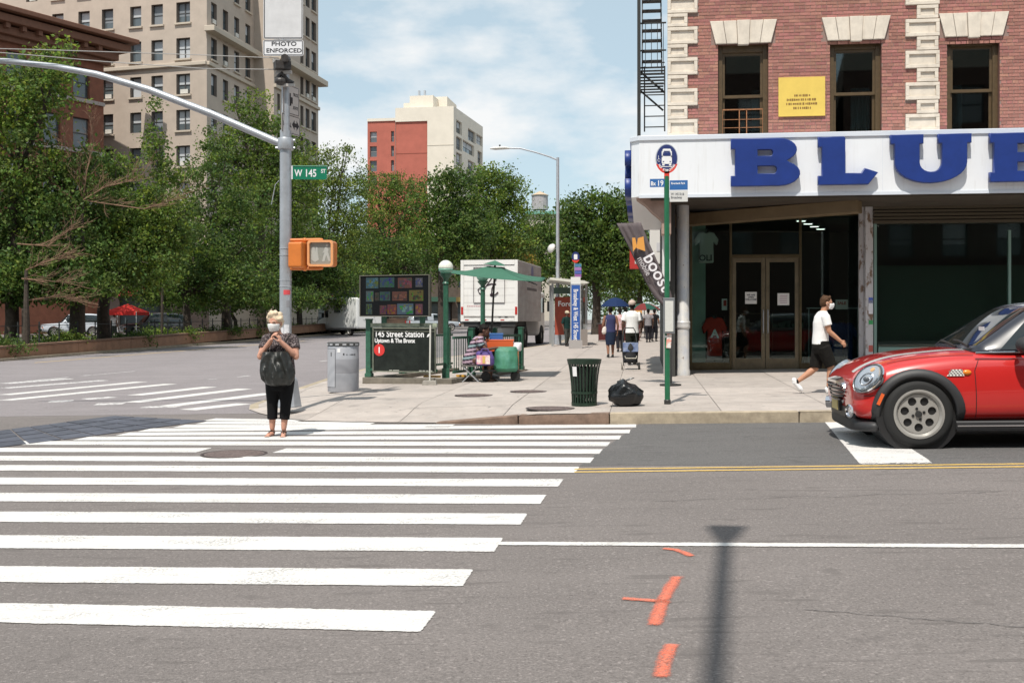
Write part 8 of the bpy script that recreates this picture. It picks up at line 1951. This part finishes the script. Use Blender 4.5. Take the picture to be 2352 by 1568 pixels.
# ================================================================ trees
LEAF = [leafmat('leaf_a', (.120, .185, .033)), leafmat('leaf_b', (.086, .145, .030)), leafmat('leaf_c', (.140, .195, .037)), leafmat('leaf_y', (.26, .21, .04))]
BARK = mat('bark', (.055, .042, .032), .95, var=.3, vscale=8, bump=.5, bscale=30); TWIG = mat('dead_twig', (.20, .12, .075), .9)
def crown_mesh(lobes, nclump, per, lsz, rng):
    vs, fs = [], []; i = 0; tn = []
    vol = [r[0] * r[1] * r[2] for _, r in lobes]; tot = sum(vol)
    for (c, r), v_ in zip(lobes, vol):
        for _ in range(max(3, int(nclump * v_ / tot))):
            a = rng.uniform(0, 6.283); cz = rng.uniform(-1, 1); q_ = math.sqrt(1 - cz * cz); rr = rng.random() ** .38
            cc = (c[0] + r[0] * rr * q_ * math.cos(a), c[1] + r[1] * rr * q_ * math.sin(a), c[2] + r[2] * rr * cz)
            cs = rng.uniform(.35, .9) * lsz * 3.6; tone = min(1, max(0, rng.gauss(.5, .26))); per_ = int(per * 1.75)
            for _ in range(per_):
                x, y, z = cc[0] + rng.gauss(0, cs * .55), cc[1] + rng.gauss(0, cs * .55), cc[2] + rng.gauss(0, cs * .38)
                s = lsz * rng.choice((.45, .5, .6, .7, .8, 1.0)) * rng.uniform(.9, 1.1)
                n_ = Vector((rng.gauss(0, 1), rng.gauss(0, 1), rng.gauss(.55, .8))).normalized(); t_ = n_.orthogonal().normalized(); t_.rotate(Matrix.Rotation(rng.uniform(0, 6.28), 3, n_)); b_ = n_.cross(t_)
                h = .34 * s; dx, dy, dz = t_ * s * .5; ex, ey, ez = b_ * h; fx, fy, fz_ = n_ * s * .10
                vs += [(x - dx, y - dy, z - dz), (x + ex + fx, y + ey + fy, z + ez + fz_), (x + dx, y + dy, z + dz), (x - ex + fx, y - ey + fy, z - ez + fz_)]
                fs.append((i, i + 1, i + 2, i + 3)); i += 4; tn += [tone] * 4
    me = bpy.data.meshes.new('crown'); me.from_pydata(vs, [], fs); me.update(); a_ = me.attributes.new('tone', 'FLOAT', 'POINT'); a_.data.foreach_set('value', tn); return me
def wall_t(px):
    u = (px - CXP) / F; return MWa.y + md.y * ((u * MWa.y - MWa.x) / (md.x - u * md.y))
def tree(label, bpx, t, lobes, nclump=300, per=26, lsz=.24, leaf=0, trunk=.2, group='trees along the avenue', base_y=None, seed=0, name='street_tree'):
    """lobes: picture position and radius of each part of the crown: (px, py, rx, ry, depth offset in metres)"""
    rng = random.Random(seed * 31 + int(bpx)); bx = (bpx - CXP) / F * t; b = Vector((bx, t, g(bx, t) + .2))
    o = thing(name, label, 'tree', b, group=group); L = []
    for px, py, rx, ry, dz in lobes:
        c = P(px, py, t + dz) - b; k = F / (t + dz); L.append(((c.x, c.y, c.z), (rx / k, max(1.2, min(3.2, (rx + ry) / 2 / k)), ry / k)))
    me = crown_mesh(L, nclump, per, lsz, rng); me.materials.append(LEAF[leaf]); link('crown', me, o)
    m = MB(); top = Vector(L[0][0]); hgt = max(2.0, min(c[2] - r[2] * .3 for c, r in L)); fk = Vector((top.x * .15, 0, hgt))
    m.path([(0, 0, -.3), (rng.uniform(-.1, .1), 0, hgt * .5), fk], [trunk * 1.25, trunk, trunk * .8], 10); m.build('trunk', BARK, o, smooth=True)
    for c, r in L:
        c = Vector(c); md_ = fk.lerp(c, .5) + Vector((rng.uniform(-.3, .3), rng.uniform(-.3, .3), .3))
        m = MB(); m.path([fk - UP * .1, md_, c], [trunk * .6, trunk * .4, trunk * .12], 7)
        for _ in range(3):
            e = c + Vector([rng.uniform(-.7, .7) * q_ for q_ in r]); m.path([md_.lerp(c, .5), md_.lerp(e, .6) + UP * .15, e], [trunk * .25, trunk * .15, .015], 5)
        m.build('limb', BARK, o, smooth=True)
    return o
tree('tall bright green tree standing before the brown building', 30, wall_t(30) + 7.0, [(40, 220, 95, 110, 0), (120, 190, 60, 75, -1), (60, 380, 90, 110, 0), (135, 130, 35, 45, 0), (-80, 300, 90, 170, 0)], 380, 26, .26, 0, .22, seed=1)
tree('shady tree with a thick trunk behind the white sports car', 175, wall_t(175) + 2.2, [(150, 500, 95, 110, 0), (90, 610, 85, 70, -1), (230, 610, 90, 60, 0), (180, 400, 70, 70, .5), (60, 500, 80, 90, 1), (-60, 560, 90, 120, 0)], 460, 26, .22, 1, .27, seed=2)
tree('shady tree with a dark trunk beside the red canopy', 240, wall_t(240) + 2.6, [(290, 500, 95, 95, 0), (330, 610, 90, 75, -1), (265, 400, 55, 60, .5), (380, 520, 80, 90, 1), (240, 620, 70, 55, 0)], 440, 26, .22, 0, .27, seed=3)
tree('dark dense tree behind the silver signal pole', 520, wall_t(520) + 2.2, [(470, 480, 90, 110, 0), (420, 600, 90, 90, 0), (540, 600, 90, 90, -.5), (480, 380, 60, 60, 0), (560, 500, 80, 90, .5)], 440, 26, .22, 1, .26, seed=4)
tree('slender sapling top standing before the beige windows', 372, wall_t(372) + 3.0, [(352, 250, 12, 20, 0), (360, 345, 26, 38, 0), (378, 395, 42, 42, 0), (340, 300, 8, 14, 0)], 60, 22, .22, 0, .06, seed=5)
tree('tallest tree of the median rising before the beige block', 600, wall_t(600) + 3.4, [(590, 275, 52, 66, 0), (560, 360, 88, 80, 0), (640, 350, 70, 90, .5), (500, 330, 42, 45, 0), (680, 440, 60, 90, 0), (600, 450, 90, 70, -1), (540, 230, 22, 22, 0)], 520, 26, .24, 0, .25, seed=6)
tree('leafy tree between the signal pole and the subway screen', 752, wall_t(752) + 2.6, [(720, 420, 60, 90, 0), (770, 395, 55, 70, 0), (740, 530, 85, 90, 0), (810, 480, 65, 110, .5), (700, 610, 70, 60, 0), (800, 600, 60, 60, 0), (790, 345, 32, 30, 0)], 470, 26, .25, 2, .22, seed=7)
tree('broad green tree above the subway screen', 900, wall_t(900) + 3.0, [(870, 460, 65, 70, 0), (930, 470, 65, 70, 0), (900, 560, 90, 85, 0), (960, 560, 70, 85, 1), (850, 560, 60, 85, 0), (830, 400, 28, 40, 0), (885, 425, 58, 34, 0), (945, 435, 50, 36, 0)], 600, 26, .27, 0, .25, seed=8)
tree('green tree in front of the cream tower', 1015, 80, [(1000, 450, 55, 55, 0), (1050, 440, 55, 55, 0), (1020, 540, 80, 80, 0), (1080, 540, 65, 75, 0), (1040, 400, 26, 22, 0)], 380, 26, .29, 1, .25, seed=9)
tree('round headed tree reaching out over the white truck', 1130, 86, [(1130, 445, 62, 62, 0), (1180, 450, 42, 48, 0), (1110, 530, 80, 75, 0), (1180, 540, 55, 70, 0), (1100, 400, 32, 26, 0), (1165, 405, 32, 28, 0)], 400, 26, .30, 0, .25, seed=10)
tree('yellowing small tree beside the truck', 1180, 92, [(1180, 570, 36, 32, 0), (1205, 600, 24, 24, 0)], 90, 24, .26, 3, .12, seed=11)
tree('dark tree far behind the tall street lamp', 1240, 105, [(1230, 530, 48, 48, 0), (1265, 560, 50, 80, 0), (1225, 600, 60, 60, 0)], 260, 26, .33, 1, .25, seed=12)
tree('big dark pavement tree behind the bus stop', 1368, 62, [(1350, 530, 62, 70, 0), (1410, 520, 60, 75, 0), (1320, 490, 36, 46, 0), (1380, 600, 80, 70, 0), (1440, 570, 45, 60, -1), (1410, 460, 36, 26, 0), (1340, 465, 36, 26, 0), (1450, 480, 32, 24, 0), (1310, 580, 36, 70, 0)], 560, 26, .25, 1, .24, seed=13, group='trees along the avenue')
tree('tree at the end of the pavement past the dark umbrella', 1470, 78, [(1470, 570, 40, 60, 0), (1450, 650, 50, 40, 0), (1500, 600, 36, 70, 0), (1490, 500, 30, 30, 0)], 260, 26, .28, 1, .22, seed=14)
tree('shadowed tree on the far pavement below the beige block', 640, 78, [(620, 560, 90, 90, 0), (690, 560, 80, 90, 0), (560, 620, 80, 60, 0), (640, 640, 90, 40, 0)], 320, 24, .28, 1, .22, seed=15)
tree('shadowed tree on the far pavement left of the red canopy', 60, 70, [(40, 560, 120, 120, 0), (160, 580, 90, 90, 0), (-80, 560, 90, 140, 0), (220, 500, 80, 110, 0), (340, 560, 110, 90, 0)], 380, 24, .28, 1, .22, seed=16)
tree('shadowed tree far up the median behind the subway screen', 960, 100, [(860, 590, 80, 70, 0), (960, 600, 90, 70, 0), (1060, 600, 80, 60, 0), (780, 590, 70, 70, 0)], 300, 24, .34, 1, .22, seed=17)
tree('low spreading tree filling the median behind the dark car', 430, wall_t(430) + 4.5, [(400, 640, 95, 60, 0), (500, 655, 90, 55, 0), (330, 660, 70, 45, 0), (580, 650, 80, 60, 0), (450, 570, 90, 60, 0)], 380, 24, .24, 1, .2, seed=18)
tree('low spreading tree filling the gap left of the subway screen', 690, wall_t(690) + 4.0, [(660, 650, 80, 60, 0), (740, 650, 80, 60, 0), (810, 650, 60, 50, 0), (700, 580, 90, 60, 0)], 340, 24, .27, 1, .2, seed=19)
tree('low spreading tree at the left end of the median', 20, wall_t(20) + 6.0, [(20, 640, 100, 60, 0), (130, 650, 80, 50, 0), (-90, 640, 80, 70, 0), (200, 650, 60, 40, 0)], 300, 24, .24, 1, .2, seed=20)
tree('added low bushy tree standing in for deep shade behind the masked person', 540, wall_t(540) + 5, [(400, 690, 70, 30, 0), (500, 690, 80, 34, 0), (590, 685, 70, 36, 0), (690, 680, 60, 36, 3)], 260, 24, .22, 1, .12, seed=23)  # tree added to darken the strip below the crowns like deep shade
tree('distant trees closing the pavement beyond the far umbrellas', 1440, 120, [(1380, 640, 80, 60, 0), (1460, 640, 70, 70, 0), (1530, 620, 60, 80, 0), (1300, 650, 70, 60, 0), (1420, 700, 110, 28, 0)], 300, 24, .38, 1, .22, seed=22)
# bare dead branches in front of the left trees
def deadtree(label, px, t, paths, seed):
    rng = random.Random(seed); b = Vector(((px - CXP) / F * t, t, 0)); b.z = g(b.x, b.y) + .3; o = thing('dead_tree', label, 'tree', b)
    for pts in paths:
        pp = [P(a, c, t + rng.uniform(-.3, .3)) - b for a, c in pts]
        m = MB(); n = len(pp); m.path(pp, [.032 - .022 * k / (n - 1) for k in range(n)], 6)
        for k in range(n - 1):
            for _ in range(9):
                s = pp[k].lerp(pp[k + 1], rng.random()); d = (pp[k + 1] - pp[k]).normalized(); d = (d + Vector((rng.uniform(-.9, .9), rng.uniform(-.6, .6), rng.uniform(-.3, .7)))).normalized(); L_ = rng.uniform(.5, 1.3); e = s + d * L_
                m.path([s, s.lerp(e, .5) + Vector((rng.uniform(-.16, .16), 0, rng.uniform(-.1, .14))), e], [.011, .008, .004], 4)
                for _ in range(4):
                    f_ = s.lerp(e, rng.uniform(.3, .9)); d2_ = (d + Vector((rng.uniform(-1, 1), rng.uniform(-.6, .6), rng.uniform(-.4, .8)))).normalized(); m.path([f_, f_ + d2_ * rng.uniform(.15, .5)], [.006, .003], 3)
        m.build('branch', TWIG, o)
    MB().path([(0, 0, 0), (0, 0, 1.5), P(*paths[0][0], t) - b], [.14, .11, .06], 8).build('trunk', BARK, o, smooth=True); return o
deadtree('bare dead tree with reddish brown twigs in front of the left trees', 190, wall_t(190) + 1.2, [[(190, 460), (175, 400), (150, 340), (140, 270)], [(190, 460), (200, 390), (215, 330), (205, 260)], [(190, 460), (240, 430), (300, 415), (330, 400)], [(185, 470), (120, 420), (100, 380)], [(190, 460), (330, 480), (380, 465), (440, 440)]], 3)
deadtree('bare dead boughs poking out low at the left of the median', 60, wall_t(60) + 1.0, [[(60, 620), (110, 600), (150, 590)], [(50, 640), (110, 645), (160, 650)], [(40, 560), (110, 565), (170, 520)], [(60, 690), (140, 680), (190, 690)]], 4)
# shrubs, railing and grass on the median
random.seed(21)
SH = [LEAF[1], LEAF[0]]
k = 0
labs = ['low dark shrub on the median, %s along from the west end' % w for w in ('first', 'second', 'third', 'fourth', 'fifth', 'sixth', 'seventh', 'eighth', 'ninth', 'tenth', 'eleventh')]
for i in range(11):
    f_ = .03 + i * .035; p = MWa + md * (ML * f_) + mn * random.uniform(.7, 1.4); p.z = g(p.x, p.y) + .34
    o = thing('shrub', labs[i], 'shrub', p, group='shrubs planted along the median'); rng = random.Random(i); L = []
    for q_ in range(4): L.append(((rng.uniform(-.9, .9), rng.uniform(-.3, .5), rng.uniform(.1, .35)), (rng.uniform(.6, 1.0), .5, rng.uniform(.2, .4))))
    me = crown_mesh(L, 60, 20, .14, rng); me.materials.append(SH[i % 2]); link('foliage', me, o); MB().path([(0, 0, 0), (0, .1, .4)], [.05, .02], 6).build('stem', BARK, o)
GRASS = leafmat('grass_blade', (.085, .135, .03), .25)
vs_, fs_ = [], []; rng = random.Random(2)
for _ in range(16000):
    p = MWa + md * (ML * rng.uniform(0, .55)) + mn * rng.uniform(.35, 3.5); z = g(p.x, p.y) + .33; a = rng.uniform(0, 6.28); s = rng.uniform(.03, .06); h = rng.uniform(.1, .3); dx, dy = math.cos(a) * s, math.sin(a) * s; i = len(vs_)
    vs_ += [(p.x - dx, p.y - dy, z), (p.x + dx, p.y + dy, z), (p.x + rng.uniform(-.08, .08), p.y + rng.uniform(-.08, .08), z + h)]; fs_.append((i, i + 1, i + 2))
me = bpy.data.meshes.new('median_grass'); me.from_pydata(vs_, [], fs_); me.update(); me.materials.append(GRASS); a_ = me.attributes.new('tone', 'FLOAT', 'POINT'); a_.data.foreach_set('value', [.5] * len(vs_))
tag(link('median_grass', me), 'long green grass growing on the planted median', 'grass', kind='stuff')
fo = MWa + md * 2 + mn * .9; fo.z = 0
fe_ = thing('iron_fence', 'thin dark iron railing along the planted median', 'fence', fo)
n = 46; step = 1.55
for k in range(n):
    p = md * (k * step); z = g((fo + p).x, (fo + p).y) + .3
    MB().box((p.x, p.y, z + .55), (.045, .045, 1.1)).build('post', IRON, fe_)
    if k < n - 1:
        q_ = md * ((k + 1) * step); z2 = g((fo + q_).x, (fo + q_).y) + .3
        for h in (.25, .95): MB().bar((p.x, p.y, z + h), (q_.x, q_.y, z2 + h), .03, .03).build('rail', IRON, fe_)
